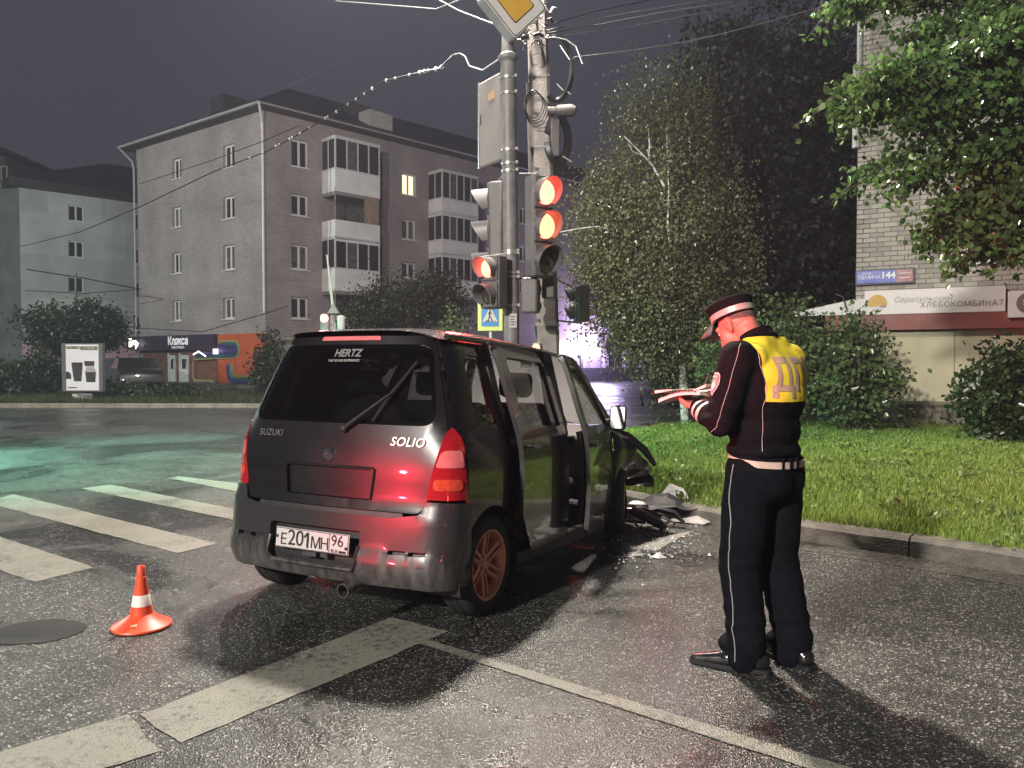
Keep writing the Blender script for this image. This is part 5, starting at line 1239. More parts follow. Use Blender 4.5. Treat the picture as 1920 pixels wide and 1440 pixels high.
def wire(pts, Y, rad, label, m=None, sag=0, drops=0, group='overhead wires'):
    P = []
    for i, (x, y) in enumerate(pts):
        t = i/(len(pts)-1); P.append(at(x, y, Y[0] + (Y[1]-Y[0])*t))
    Q = []
    for i in range(len(P)-1):
        for k in range(6):
            t = k/6; q = P[i].lerp(P[i+1], t); q.z -= sag*4*t*(1-t); Q.append(q)
    Q.append(P[-1]); o = obj('overhead_wire', MB().tube(Q, rad, 5), m or M_cable, None, smooth=True); tag(o, label, 'wire', group)
    if drops:
        for k in range(drops):
            t = .38 + .55*(k + random.uniform(-.4, .4))/drops; i = min(int(t*(len(Q)-1)), len(Q)-2); p = Q[i].lerp(Q[i+1], random.random())
            obj('water_drop', MB().sphere(p, .028 + .012*random.random(), 6), M_drop, o, smooth=True)
    return o
M_drop = mat('glinting_drop', (.8, .8, .8), .08, .5, var=0)
wire([(40, 462), (150, 435), (262, 388), (400, 322), (500, 284), (560, 252), (640, 204), (720, 152), (790, 135), (826, 128), (850, 103)], (28, 9.6), .016, 'sagging cable beaded with bright drops in front of the brick flats', drops=26)
wire([(850, 103), (862, 100), (872, 106), (880, 124), (905, 132), (935, 112)], (9.6, 9.3), .011, 'frayed pale cable end tied to the left of the pole top', M_wire)
wire([(540, 162), (650, 112), (735, 62), (800, 38)], (16, 10), .006, 'thin wire rising over the roof ridge towards the pole')
wire([(630, 2), (720, 9), (818, 17), (900, -15)], (12, 10), .009, 'short bright wire at the top left of the diamond sign', M_wire)
wire([(790, -18), (860, 20), (928, 46)], (10, 9.4), .010, 'wire coming down to the pole from the upper left', M_wire)
wire([(1030, 62), (1130, 45), (1250, 22), (1420, -4)], (9.6, 14), .012, 'bright lower span of the twin wires right of the pole', M_wire)
wire([(1022, 58), (1150, 30), (1300, 5), (1420, -20)], (9.6, 14), .012, 'bright upper span of the twin wires right of the pole', M_wire)
wire([(1035, 45), (1110, 22), (1240, -4)], (9.6, 13), .010, 'topmost thin wire right of the pole')
wire([(1030, 70), (1180, 50), (1330, 22), (1430, 0)], (9.6, 14), .007, 'thin wire just beneath the twin wires', M_wire)
wire([(1076, 108), (1180, 96), (1290, 78), (1360, 62), (1480, 30), (1620, -10)], (9.6, 15), .011, 'lone lower wire running right towards the trees', M_wire)
wire([(262, 345), (400, 300), (500, 262), (560, 236)], (34, 20), .014, 'upper dark cable crossing the brick flats')
wire([(50, 505), (160, 522), (262, 542)], (44, 40), .03, 'dark cable sagging across the grey block')
wire([(48, 545), (160, 550), (262, 543)], (44, 40), .022, 'lower thin cable across the grey block')
wire([(262, 615), (380, 622), (490, 590), (540, 574)], (33, 30), .018, 'cable looping low over the stationery shop')

# ------------------------------------------------------------------ street things at the back left
bb = thing('poster_stand', 'lit advertising stand showing dark paper cups', 'billboard', gp(155, 757) + Vector((0, 0, .1)), R(4))
Yb = bb.location.y; k = Yb/FPX; zt = at(155, 646, Yb).z - .1; zb = at(155, 732, Yb).z - .1
M_stand = mat('grey_stand_frame', (.12, .12, .125), .5, var=.1)
obj('stand_frame', MB().box((-.66, .0, zb - .05), (.66, .22, zt + .04)), M_stand, bb, bevel=.02)
ps = obj('poster', MB().box((-.50, -.03, zb), (.54, -.002, zt)), mat('poster_paper', (.66, .66, .68), .5, var=.05, vscale=2, emit=(.9, .92, 1), estr=.16), bb)
M_cup = mat('printed_dark_cup', (.035, .033, .038), .5, var=.2); hp = zt - zb
def onp(name, poly, m, o_=.034): q = obj(name, plate(poly, (), .003), m, ps); q.location.y = -o_; return q
X = lambda u: -.50 + 1.04*u
Zp = lambda v: zb + hp*v
onp('printed_cup', [(X(.24), Zp(.20)), (X(.47), Zp(.20)), (X(.52), Zp(.58)), (X(.17), Zp(.58))], M_cup); onp('printed_lid', [(X(.16), Zp(.575)), (X(.53), Zp(.575)), (X(.50), Zp(.61)), (X(.20), Zp(.61))], M_ink, .038)
onp('printed_cup', [(X(.62), Zp(.18)), (X(.90), Zp(.18)), (X(.92), Zp(.40)), (X(.59), Zp(.40))], M_cup); onp('printed_lid', [(X(.58), Zp(.40)), (X(.93), Zp(.40)), (X(.86), Zp(.52)), (X(.64), Zp(.52))], mat('printed_pale_lid', (.40, .40, .42), .5), .038)
onp('printed_cup', [(X(.58), Zp(.53)), (X(.87), Zp(.53)), (X(.88), Zp(.64)), (X(.56), Zp(.64))], M_cup); onp('printed_cup', [(X(.0), Zp(.25)), (X(.16), Zp(.25)), (X(.15), Zp(.36)), (X(.07), Zp(.41)), (X(.0), Zp(.41))], M_cup)
onp('printed_band', [(X(.0), Zp(.90)), (X(.99), Zp(.90)), (X(.99), Zp(.965)), (X(.0), Zp(.965))], mat('printed_beige', (.42, .38, .27), .5)); onp('printed_box', [(X(.46), Zp(.88)), (X(.97), Zp(.88)), (X(.97), Zp(.95)), (X(.46), Zp(.95))], mat('printed_brown', (.16, .14, .09), .5), .038)
letters('lettering', 'КОФЕ', hp*.075, M_ink, ps, Matrix.Translation((X(.22), -.042, Zp(.93)))); letters('lettering', 'С СОБОЙ', hp*.05, M_wp, ps, Matrix.Translation((X(.71), -.044, Zp(.915))))
onp('printed_line', [(X(.05), Zp(.05)), (X(.34), Zp(.05)), (X(.34), Zp(.075)), (X(.05), Zp(.075))], M_grey_l)
lb = obj('lower_board', MB().box((-.32, -.05, .02), (.34, .0, zb - .10)), M_stand, bb)
for a, b, c_, d in ((-.30, .30, -.12, .42), (-.05, .38, .30, .41), (-.27, .21, .08, .28), (-.30, .05, .02, .17), (.04, .07, .32, .20)):
    obj('printed_patch', MB().box((a, -.056, b*(zb-.1)/.45), (c_, -.0515, d*(zb-.1)/.45)), mat('faded_white_print', (.5, .5, .5), .6, var=.2, vscale=9), lb)

def parked_car(name, label, c, yaw, col, suv=False, tail=False):
    t = thing(name, label, 'car', c, R(yaw), 'cars parked in the background')
    m = mat(name + '_paint', col, .3, .2, var=0, coat=1)
    H = 1.72 if suv else 1.45
    prof = [(-2.2, .35), (-2.25, .75), (-2.15, .98 if not suv else 1.08), (-1.5, 1.02 if not suv else 1.1), (-.75 if not suv else -2.0 + .0, H - .02), (-.6, H), (.9 if not suv else .6, H), (1.35, 1.06 if suv else .98), (2.15, .92), (2.3, .70), (2.3, .35)] if not suv else [(-2.2, .42), (-2.28, .8), (-2.22, 1.12), (-2.02, H-.03), (-1.7, H), (.5, H), (1.2, 1.15), (2.15, 1.02), (2.3, .75), (2.3, .42)]
    rows = []
    for s in (-.86, -.80, 0, .80, .86): rows.append([(s*(1 if z < 1.1 else .86 - .0*(z)), y, z - (.03 if abs(s) > .82 else 0)) for y, z in prof])
    n = len(prof); vs = [p for r in rows for p in r]
    fs = [(i*n+j, i*n+(j+1) % n, (i+1)*n+(j+1) % n, (i+1)*n+j) for i in range(4) for j in range(n)] + [tuple(range(n)), tuple(range(4*n, 5*n))]
    obj('body', MB().add(vs, fs), m, t, bevel=.03)
    for s in (-1, 1):
        wz = [(-1.85 if suv else -1.2, 1.12), (1.05, 1.12), (.55, H-.14), (-1.75 if suv else -.7, H-.14)]
        g = obj('side_glass', plate(wz if s > 0 else wz, (), .01, True), M_glass_dark, t); g.matrix_local = Matrix.Translation((s*.755, 0, 0)) @ Matrix.Rotation(PI/2, 4, 'Z')
        for y in (-1.35, 1.35):
            w = obj('wheel', MB().lathe([(0, .09), (.2, .09), (.3, .1), (.33, .06), (.33, -.06), (.3, -.1), (0, -.1)], 20), M_rubber, t, smooth=True); w.matrix_local = Matrix.Translation((s*.78, y, .33)) @ Matrix.Rotation(PI/2, 4, 'Y')
        obj('tail_lamp', MB().box((s*.62, -2.30, .82), (s*.83, -2.19, 1.06)), mat('parked_tail_lens', (.5, .02, .02), .2, var=0, coat=1, emit=(1, .05, .04), estr=(.9 if tail and s > 0 else .02)), t, bevel=.02)
    rg_ = obj('rear_glass', MB().add([(-.66, -2.235, 1.16), (.66, -2.235, 1.16), (.6, -2.07, H-.12), (-.6, -2.07, H-.12)] if suv else [(-.66, -1.56, 1.07), (.66, -1.56, 1.07), (.6, -.84, H-.1), (-.6, -.84, H-.1)], [(0, 1, 2, 3)]), M_glass_dark, t)
    obj('bumper', MB().box((-.82, -2.36, .38), (.82, -2.2, .68)), m, t, bevel=.04)
    obj('plate', MB().box((-.26, -2.375, .72), (.26, -2.33, .83)), M_frame, t)
    if suv: obj('roof_rail', MB().tube([(-.6, -1.8, H+.05), (-.6, .4, H+.05)], .02, 6).tube([(.6, -1.8, H+.05), (.6, .4, H+.05)], .02, 6), M_steel, t)
    return t
v = gp(1288, 752); parked_car('parked_car', 'dark off-roader parked by the birch trunk with its tail lamp glowing', Vector((v.x, v.y + 2.3, 0)), -9, (.012, .012, .014), True, True)
v = gp(212, 739); parked_car('parked_car', 'dark saloon parked beside the stationery shop wall', Vector((v.x, v.y + 2, .1)), 212, (.02, .02, .022))
v = gp(175, 729); parked_car('parked_car', 'grey car half hidden behind the poster stand', Vector((v.x, v.y + 3, .1)), 262, (.10, .10, .11))

# ------------------------------------------------------------------ traffic cone and the wreckage on the road
cn = thing('traffic_cone', 'orange traffic cone with a white band standing on the wet road', 'cone', gp(266, 1174, .008), R(10))
M_cone = mat('orange_cone_plastic', (.72, .085, .035), .4, var=.08, vscale=12, coat=.3)
S = 1.03
obj('body', MB().lathe([(.060, .070), (.0505, .118)], 40).lathe([(.0405, .175), (.026, .262), (.0255, .270), (.0225, .273), (.0215, .325), (.018, .330), (.0145, .327), (.0145, .26), (0, .26)], 40), M_cone, cn, smooth=True)
obj('white_band', MB().lathe([(.0508, .117), (.0512, .1175), (.0410, .1755), (.0404, .1762)], 40), mat('reflective_band', (.80, .72, .66), .35, var=.06), cn, smooth=True)
obj('base', MB().lathe([(.0, .004), (.150, .0), (.154, .006), (.151, .014), (.112, .034), (.078, .056), (.060, .072), (.056, .072), (0, .06)], 48), M_cone, cn, smooth=True)
bm_ = obj('maker_mark', MB().box((-.017, -.118, .0305), (.017, -.094, .038), Matrix.Rotation(R(-4), 4, 'Z')), mat('cream_moulding', (.75, .40, .25), .5, var=.05), cn); bm_.rotation_euler = (R(-2), 0, 0)
def debris(name, label, px, py, mb_m, rz=0, tilt=0, cat='wreckage', z=.012):
    t = thing(name, label, cat, gp(px, py) + Vector((0, 0, z)), R(rz), 'crash debris by the kerb'); t.rotation_euler = (R(tilt), 0, R(rz)); return t
hl = debris('broken_headlamp', 'broken silver headlamp with a round white lens lying by the kerb', 1195, 976, None, -14, -6)
cup = [(.03, 0), (.10, .02), (.18, .06), (.21, .13)]
pts = round_poly([(-.24, -.11, .04), (.20, -.15, .05), (.27, .02, .05), (.16, .14, .05), (-.20, .12, .04)])
vs = [(x, y, .0) for x, y in pts] + [(x*.97, y*.97, .10 + .03*math.sin(x*14)) for x, y in pts]; n = len(pts)
obj('shell', MB().add(vs, [(i, (i+1) % n, n+(i+1) % n, n+i) for i in range(n)] + [tuple(range(n))[::-1], tuple(range(n, 2*n))]), mat('silver_reflector', (.62, .61, .60), .3, .5, var=.25, vscale=25, bump=.4, bscale=30), hl, smooth=True)
o = obj('round_lens', MB().sphere((0, 0, 0), (.085, .085, .045), 16), mat('milky_lens', (.85, .83, .80), .2, var=.05, coat=1), hl, smooth=True); o.location = (.0, -.02, .125)
o = obj('lens_ring', MB().lathe([(.085, -.01), (.10, -.01), (.10, .02), (.085, .025)], 28, close=True), M_blackp, hl, smooth=True); o.location = (.0, -.02, .115)
gr = debris('broken_grille', 'ribbed grey bumper strip leaning across the broken headlamp', 1222, 996, None, 38, 0, z=.03)
for k, (w_, m_) in enumerate(((.05, M_blackp), (.07, mat('scuffed_grey_trim', (.22, .21, .20), .45, var=.3, vscale=20)), (.03, M_blackp))):
    obj('rib', MB().box((-.035, -.20, -.012), (w_-.035, .22, .02), Matrix.Translation((.065*k - .05, 0, .07 + .012*k)) @ Matrix.Rotation(R(12), 4, 'X')), m_, gr, bevel=.006)
obj('torn_edge', MB().tube([(.10, .18, .10), (.20, .10, .12), (.27, -.02, .09), (.30, -.10, .02)], [.02, .03, .03, .015], 6), M_blackp, gr, smooth=True)
fl = debris('torn_arch_liner', 'black torn plastic arch liner flung onto the kerb edge', 1252, 972, None, -10, 0, z=.06)
vs = []; 
for i in range(9):
    for j_ in range(6):
        x = -.26 + .065*i; y = -.14 + .055*j_; vs.append((x, y, .05 + .10*math.sin(i*.45)*(j_/5) + .035*mnoise.noise((x*12, y*12, 3))))
q = obj('sheet', MB().add(vs, [(i*6+j_, (i+1)*6+j_, (i+1)*6+j_+1, i*6+j_+1) for i in range(8) for j_ in range(5)]), M_blackp, fl, smooth=True, ang=20)
sm = q.modifiers.new('solid', 'SOLIDIFY'); sm.thickness = .005
pl = debris('silver_fragment', 'bent silver panel fragment resting on the kerb behind the grille piece', 1262, 966, None, 25, 10, z=.15)
obj('fragment', MB().add([(-.12, -.05, 0), (.13, -.06, .01), (.16, .07, .06), (.02, .10, .11), (-.10, .06, .03), (-.12, -.05, .012), (.13, -.06, .022), (.16, .07, .072), (.02, .10, .122), (-.10, .06, .042)],
    [(0,4,3,2,1), (5,6,7,8,9), (0,1,6,5), (1,2,7,6), (2,3,8,7), (3,4,9,8), (4,0,5,9)]), mat('silver_foil_panel', (.72, .72, .72), .3, .4, var=.2, vscale=20), pl)
pb = debris('panel_scrap', 'dull grey flat scrap lying at the kerb foot', 1292, 981, None, -20, 0)
obj('scrap', MB().add([(-.16, -.06, 0), (.14, -.09, 0), (.22, .02, .02), (.05, .09, .06), (-.14, .07, .03), (-.16, -.06, .008), (.14, -.09, .008), (.22, .02, .028), (.05, .09, .068), (-.14, .07, .038)],
    [(0,4,3,2,1), (5,6,7,8,9), (0,1,6,5), (1,2,7,6), (2,3,8,7), (3,4,9,8), (4,0,5,9)]), mat('dull_scrap', (.26, .25, .24), .5, var=.2), pb)
wl_ = debris('lamp_shard', 'small pink and white lamp shard under the car sill', 1090, 1030, None, -6, 0)
obj('shard', MB().add([(-.09, -.03, 0), (.09, -.045, 0), (.10, .02, .0), (-.08, .04, 0), (-.09, -.03, .04), (.09, -.045, .016), (.10, .02, .018), (-.08, .04, .05)],
    [(0,3,2,1), (4,5,6,7), (0,1,5,4), (1,2,6,5), (2,3,7,6), (3,0,4,7)]), mat('pink_shard', (.66, .34, .27), .35, var=.15), wl_)
for px_, py_, s_, l_ in ((1234, 1048, .05, 'largest white glass shard on the asphalt beyond the car shadow'), (1330, 1044, .022, 'tiny white shard on the asphalt left of the officer'), (1262, 1012, .018, 'dark crumb beside the concrete patch'), (1205, 1100, .015, 'tiny crumb in front of the mirror shadow')):
    t = debris('glass_shard', l_, px_, py_, None, random.uniform(0, 180), 0)
    obj('shard', MB().add([(-s_, -s_*.5, 0), (s_*.8, -s_*.6, .0), (s_, s_*.4, .0), (-s_*.4, s_*.6, 0), (-.2*s_, 0, s_*.8)], [(0, 3, 2, 1), (0, 1, 4), (1, 2, 4), (2, 3, 4), (3, 0, 4)]), mat('white_shard', (.7, .68, .64), .3, var=.1), t)

cr_ = []
for k in range(420):
    c_ = gp(random.gauss(1205, 42), random.gauss(1012, 24)); q_s = random.uniform(.004, .014); a_ = random.uniform(0, 6.28)
    cr_.append((c_, q_s, a_))
cm_ = MB()
for c_, q_s, a_ in cr_:
    if abs(c_.x) > 4 or c_.y > 8: continue
    M_ = Matrix.Translation((c_.x, c_.y, .012)) @ Matrix.Rotation(a_, 4, 'Z'); cm_.add([(-q_s, -q_s*.6, 0), (q_s, -q_s*.5, 0), (0, q_s, 0), (0, 0, q_s*.9)], [(0, 2, 1), (0, 1, 3), (1, 2, 3), (2, 0, 3)], M_)
tag(obj('glass_crumbs', cm_, mat('pale_glass_crumbs', (.5, .5, .5), .2, var=.3, vscale=40), fix=False), 'pale crumbs of broken lamp glass strewn by the crashed nose', 'glass crumbs', kind='stuff')
wi_ = debris('torn_wire', 'thin black torn wiring loom curling out beneath the bent fender', 1192, 1000, None, 0)
obj('strand', MB().tube([(-.15, .1, .25), (-.05, .02, .10), (.06, -.05, .015), (.18, -.02, .012), (.26, .06, .02)], .006, 6), M_cable, wi_, smooth=True)
obj('strand', MB().tube([(-.12, .12, .28), (.0, .06, .06), (.10, .02, .012), (.16, .09, .012), (.11, .15, .014)], .004, 6), mat('red_wire', (.35, .03, .02), .4, var=0), wi_, smooth=True)

# ------------------------------------------------------------------ the officer
def cap_mesh(mb, a, b, ra, rb, n=18):
    a, b = Vector(a), Vector(b); d = b - a; L = d.length
    if L < 1e-6: mb.sphere(a, ra, n); return
    prof = [(ra*math.cos(t), ra*math.sin(t)) for t in np.linspace(-PI/2, 0, 6)] + [(rb*math.cos(t), L + rb*math.sin(t)) for t in np.linspace(0, PI/2, 6)]
    prof = [(max(r, 0), z) for r, z in prof]; prof[0] = (0, prof[0][1]); prof[-1] = (0, prof[-1][1])
    mb.lathe(prof, n, frame(a, *(lambda z: (lambda x: (x, z.cross(x), z))(z.orthogonal().normalized()))(d.normalized())))
def ell_mesh(mb, c, r, rx=0, ry=0, rz=0, n=20):
    M = Matrix.Translation(c) @ Matrix.Rotation(R(rz), 4, 'Z') @ Matrix.Rotation(R(ry), 4, 'Y') @ Matrix.Rotation(R(rx), 4, 'X') @ Matrix.Diagonal((*r, 1))
    prof = [(math.sin(PI*i/n), -math.cos(PI*i/n)) for i in range(n+1)]; prof[0] = (0, -1); prof[-1] = (0, 1)
    mb.lathe(prof, n*2, M)
def blend_mesh(name, prims, voxel, smooth_it, wrinkle=None):
    """union of round shapes remeshed into one continuous skin"""
    mb = MB()
    for p in prims:
        if p[0] == 'c': cap_mesh(mb, *p[1:])
        else: ell_mesh(mb, *p[1:])
    o = obj(name, mb, None, None, fix=True)
    rm = o.modifiers.new('r', 'REMESH'); rm.mode = 'VOXEL'; rm.voxel_size = voxel
    if smooth_it: sm = o.modifiers.new('s', 'SMOOTH'); sm.factor = .5; sm.iterations = smooth_it
    dg = bpy.context.evaluated_depsgraph_get(); me = bpy.data.meshes.new_from_object(o.evaluated_get(dg)); old = o.data
    bpy.data.objects.remove(o); bpy.data.meshes.remove(old)
    if wrinkle:
        co = np.empty(len(me.vertices)*3, np.float32); no = np.empty_like(co); me.vertices.foreach_get('co', co); me.vertex_normals.foreach_get('vector', no)
        co = co.reshape(-1, 3); no = no.reshape(-1, 3)
        w = np.array([wrinkle(v) for v in co], np.float32); co += no * w[:, None]; me.vertices.foreach_set('co', co.ravel()); me.update()
    me.polygons.foreach_set('use_smooth', [True]*len(me.polygons)); return me
OFF = gp(1428, 1247)
YAW = 38
PER = bpy.data.objects.new('person', None)
M_skin = mat('skin', (.40, .165, .125), .5, var=.10, vscale=30, bump=.08, bscale=150)
M_cloth = mat('black_uniform_cloth', (.0055, .0055, .0075), .85, var=.25, vscale=30, bump=.12, bscale=220, spec=.08)
M_trou = mat('navy_trouser_cloth', (.005, .0055, .0085), .85, var=.25, vscale=30, bump=.12, bscale=220, spec=.08)
M_yel = mat('fluorescent_yellow_cloth', (.82, .66, .04), .7, var=.08, vscale=8, bump=.12, bscale=200)
M_refl = mat('silver_reflective_tape', (.62, .56, .54), .4, .15, var=.1, vscale=40)
M_pipe = mat('grey_jacket_piping', (.30, .29, .29), .5, .1, var=.1)
M_shoe = mat('black_shoe_leather', (.012, .012, .012), .22, var=.2, vscale=20, coat=.6)
# --- body: one continuous skin (head, neck, trunk, arms, hands, legs)
HP, HN = Vector((0, .150, 1.600)), 36        # head centre and how far it is bowed
HM = Matrix.Translation(HP) @ Matrix.Rotation(R(-HN), 4, 'X') @ Matrix.Rotation(R(0), 4, 'Z')
h = lambda x, y, z: HM @ Vector((x, y, z))
SL, EL, WL = Vector((-.205, .0, 1.445)), Vector((-.262, .045, 1.165)), Vector((-.145, .285, 1.215))
SR, ER, WR = Vector((.205, .02, 1.445)), Vector((.255, .075, 1.165)), Vector((.10, .295, 1.21))
HIP = 0.93
legsL = [Vector((-.095, .0, HIP)), Vector((-.11, .05, .49)), Vector((-.11, .01, .09))]
legsR = [Vector((.095, -.015, HIP)), Vector((.12, .0, .49)), Vector((.125, -.085, .09))]
P = []
P += [('e', h(0, -.01, .03), (.076, .094, .098), -HN), ('e', h(0, .030, -.05), (.060, .068, .085), -HN), ('c', h(-.03, .06, -.095), h(.03, .06, -.095), .028, .028), ('c', h(0, .075, -.112), h(0, .07, -.12), .022, .02)]
P += [('e', h(-.040, .05, -.02), (.032, .036, .05), -HN), ('e', h(.040, .05, -.02), (.032, .036, .05), -HN)]     # cheeks
P += [('c', h(0, .088, .03), h(0, .113, -.022), .010, .016), ('e', h(-.014, .102, -.026), (.010, .012, .010)), ('e', h(.014, .102, -.026), (.010, .012, .010))]   # nose
P += [('c', h(-.042, .078, .042), h(.042, .078, .042), .014, .014), ('c', h(-.022, .092, -.062), h(.022, .092, -.062), .010, .010), ('c', h(-.018, .090, -.074), h(.018, .090, -.074), .009, .009)]  # brow, lips
P += [('e', h(-.032, .074, .022), (.016, .013, .013)), ('e', h(.032, .074, .022), (.016, .013, .013))]
for s in (-1, 1):  # ears with rim and lobe
    P += [('c', h(s*.078, -.012, .035), h(s*.082, -.022, .012), .011, .010), ('c', h(s*.082, -.022, .012), h(s*.077, -.005, -.022), .010, .010), ('c', h(s*.078, .006, .03), h(s*.078, -.012, .036), .008, .010), ('e', h(s*.076, -.004, .004), (.007, .017, .026), -HN)]
P += [('c', (0, .02, 1.47), h(0, -.03, -.05), .068, .062), ('e', (0, .0, 1.47), (.12, .07, .06)), ('c', h(0, -.050, -.01), (0, .035, 1.48), .050, .050)]
P += [('c', (0, 0, .98), (0, .02, 1.36), .11, .12), ('c', SL, EL, .045, .04), ('c', EL, WL, .04, .028), ('c', SR, ER, .045, .04), ('c', ER, WR, .04, .028), ('c', (-.15, 0, 1.43), (.15, 0, 1.43), .06, .06)]
for L in (legsL, legsR): P += [('c', L[0], L[1], .075, .05), ('c', L[1], L[2], .05, .038)]
def hand(W, E, sd, curl):
    f = (W - E).normalized(); up = Vector((0, 0, 1)); side = f.cross(up).normalized() * sd; pn = f.cross(side).normalized()
    if pn.z > 0: pn = -pn                                     # palm side looks down/in
    q = [('e', W + f*.055, (.018, .018, .018))]
    base = []
    for k, (o_, ln) in enumerate(((-.030, .066), (-.010, .076), (.011, .071), (.030, .056))):
        b = W + f*.095 + side*o_; base.append(b)
        q.append(('c', W + f*.015 + side*o_*.6, b, .017, .0115))
        d1 = (f*math.cos(curl) + Vector((0, 0, -1))*math.sin(curl)).normalized() if curl >= 0 else (f*math.cos(curl) + Vector((0, 0, 1))*math.sin(-curl)).normalized()
        s_ = -1 if curl >= 0 else 1; d2 = (f*math.cos(curl*2.0) + Vector((0, 0, s_))*math.sin(abs(curl)*2.0)).normalized(); d3 = (f*math.cos(curl*2.7) + Vector((0, 0, s_))*math.sin(abs(curl)*2.7)).normalized()
        p1 = b + d1*ln*.45; p2 = p1 + d2*ln*.33; p3 = p2 + d3*ln*.24
        q += [('c', b, p1, .0112, .0100), ('c', p1, p2, .0100, .0092), ('c', p2, p3, .0092, .0080)]
    t0 = W + f*.03 - side*.028; t1 = t0 + f*.035 - side*.018 + up*.014; t2 = t1 + f*.032 + side*.004 + up*.012
    q += [('c', t0, t1, .0155, .0125), ('c', t1, t2, .0125, .0095)]
    return q
P += hand(WL, EL, 1, -.42) + hand(WR, ER, -1, .55)
body = obj('body', blend_mesh('body', P, .0052, 5), M_skin, PER)
# --- jacket
J = [('e', (0, -.005, 1.12), (.195, .150, .15)), ('e', (0, -.010, 1.28), (.215, .160, .20)), ('e', (0, -.045, 1.36), (.205, .120, .14), -14), ('c', (-.15, -.02, 1.435), (.15, -.02, 1.435), .085, .085), ('c', (-.07, .0, 1.49), (.07, .0, 1.49), .075, .075), ('e', (0, .015, 1.53), (.085, .078, .05), -25),
     ('e', (0, .075, 1.19), (.15, .115, .16)), ('e', (0, .0, 1.022), (.197, .160, .060))]
for S_, E_, W_ in ((SL, EL, WL), (SR, ER, WR)):
    d = (W_ - E_).normalized()
    J += [('c', S_, S_.lerp(E_, .5), .088, .080), ('c', S_.lerp(E_, .5), E_, .080, .070), ('c', E_, E_.lerp(W_, .55), .070, .060), ('c', E_.lerp(W_, .55), W_ - d*.035, .060, .046)]
def wr_j(v):
    x, y, z = v
    a = .0075*mnoise.noise((x*9, y*9, z*5)) + .004*mnoise.noise((x*22, y*22, z*13))
    e = max(0, 1 - abs((Vector(v) - EL).length - .05)/.11)
    a += .006*e*math.sin(z*95 + x*30) + .004*max(0, 1 - abs(z-1.10)/.07)*math.sin(x*60 + y*60)
    return a
jm = blend_mesh('jacket', J, .0085, 5, wr_j)
bmj = bmesh.new(); bmj.from_mesh(jm)
jacket = obj('jacket', jm, M_cloth, PER)
bvh = BVHTree.FromBMesh(bmj)
def cut_copy(src, planes, off, name, m, parent):
    b = src.copy()
    for co, no in planes: 
        bmesh.ops.bisect_plane(b, geom=b.verts[:] + b.edges[:] + b.faces[:], dist=1e-5, plane_co=co, plane_no=no, clear_outer=True)
    b.normal_update()
    for v in b.verts: v.co += v.normal * off
    me = bpy.data.meshes.new(name); b.to_mesh(me); b.free(); me.polygons.foreach_set('use_smooth', [True]*len(me.polygons)); return obj(name, me, m, parent)
# yellow back and shoulder yoke
cut_copy(bmj, [((0, 0, 1.262), (0, .05, -1)), ((-.182, 0, 1.40), (-1, -.10, -.10)), ((.182, 0, 1.40), (1, -.10, -.10)), ((0, .085, 1.45), (0, 1, .25)), ((0, 0, 1.545), (0, 0.1, 1))], .003, 'yoke', M_yel, jacket)
# collar
cm = MB(); cr = []
CLM = Matrix.Translation((0, .035, 1.535)) @ Matrix.Rotation(R(-26), 4, 'X')
for rx, ry, z in ((.098, .092, -.03), (.086, .082, .0), (.080, .076, .040), (.075, .071, .042), (.076, .072, .0)):
    cr.append([CLM @ Vector((rx*math.cos(a), ry*math.sin(a), z)) for a in np.linspace(0, 2*PI, 33)[:-1]])
vs = [p for r in cr for p in r]; obj('collar', MB().add(vs, [(i*32+k, i*32+(k+1) % 32, (i+1)*32+(k+1) % 32, (i+1)*32+k) for i in range(4) for k in range(32)]), M_cloth, jacket, smooth=True)
# piping, cuffs, badge, lettering
def snap(p, off=.003, tree=bvh):
    c, n, i, d = tree.find_nearest(Vector(p)); return c + n*off
def piping(name, pts, r, m, parent, tree=bvh, off=.002, k=7):
    Q = []
    for i in range(len(pts)-1):
        for j in range(k): Q.append(snap(Vector(pts[i]).lerp(Vector(pts[i+1]), j/k), off, tree))
    Q.append(snap(pts[-1], off, tree)); return obj(name, MB().tube(Q, r, 6), m, parent, smooth=True)
piping('piping', [(-.235, -.03, 1.50), (-.30, -.045, 1.40), (-.34, -.03, 1.28), (-.34, .02, 1.14), (-.30, .09, 1.10)], .0019, M_pipe, jacket)
piping('piping', [(-.19, -.10, 1.50), (-.20, -.14, 1.40), (-.20, -.17, 1.30), (-.21, -.15, 1.20), (-.20, -.14, 1.10), (-.20, -.13, 1.04)], .0019, M_pipe, jacket)
d = (WL - EL).normalized()
for t0, t1 in ((.40, .53), (.66, .77)):
    a = EL.lerp(WL, t0); b = EL.lerp(WL, t1); tw = Vector((0, 0, .35))
    cut_copy(bmj, [(a, -(d + tw).normalized()), (b, (d + tw).normalized()), (EL + Vector((-.0, .03, 0)), Vector((.0, -1, .0)))], .003, 'cuff_stripe', M_refl, jacket)
def conform(poly, c, n, upv, m, name, parent, off, tree=bvh, step=.02):
    n = Vector(n).normalized(); upv = (Vector(upv) - n*n.dot(Vector(upv))).normalized(); rt = upv.cross(n)
    V, T, lp = tri_plate(dense(poly, step), (), step); vs = []
    for x, z in V:
        o_ = Vector(c) + rt*x + upv*z + n*.25; hit = tree.ray_cast(o_, -n, .6)
        vs.append((hit[0] + n*off) if hit[0] is not None else Vector(c) + rt*x + upv*z)
    return obj(name, MB().add(vs, T), m, parent, smooth=True, fix=False)
sh = lambda k: [(k*x, k*z) for x, z in round_poly([(-.036, .052, .02), (.036, .052, .02), (.038, -.008, .03), (0, -.058, .01), (-.038, -.008, .03)])]
bc, bn = (-.30, .06, 1.335), (-.86, .42, .10)
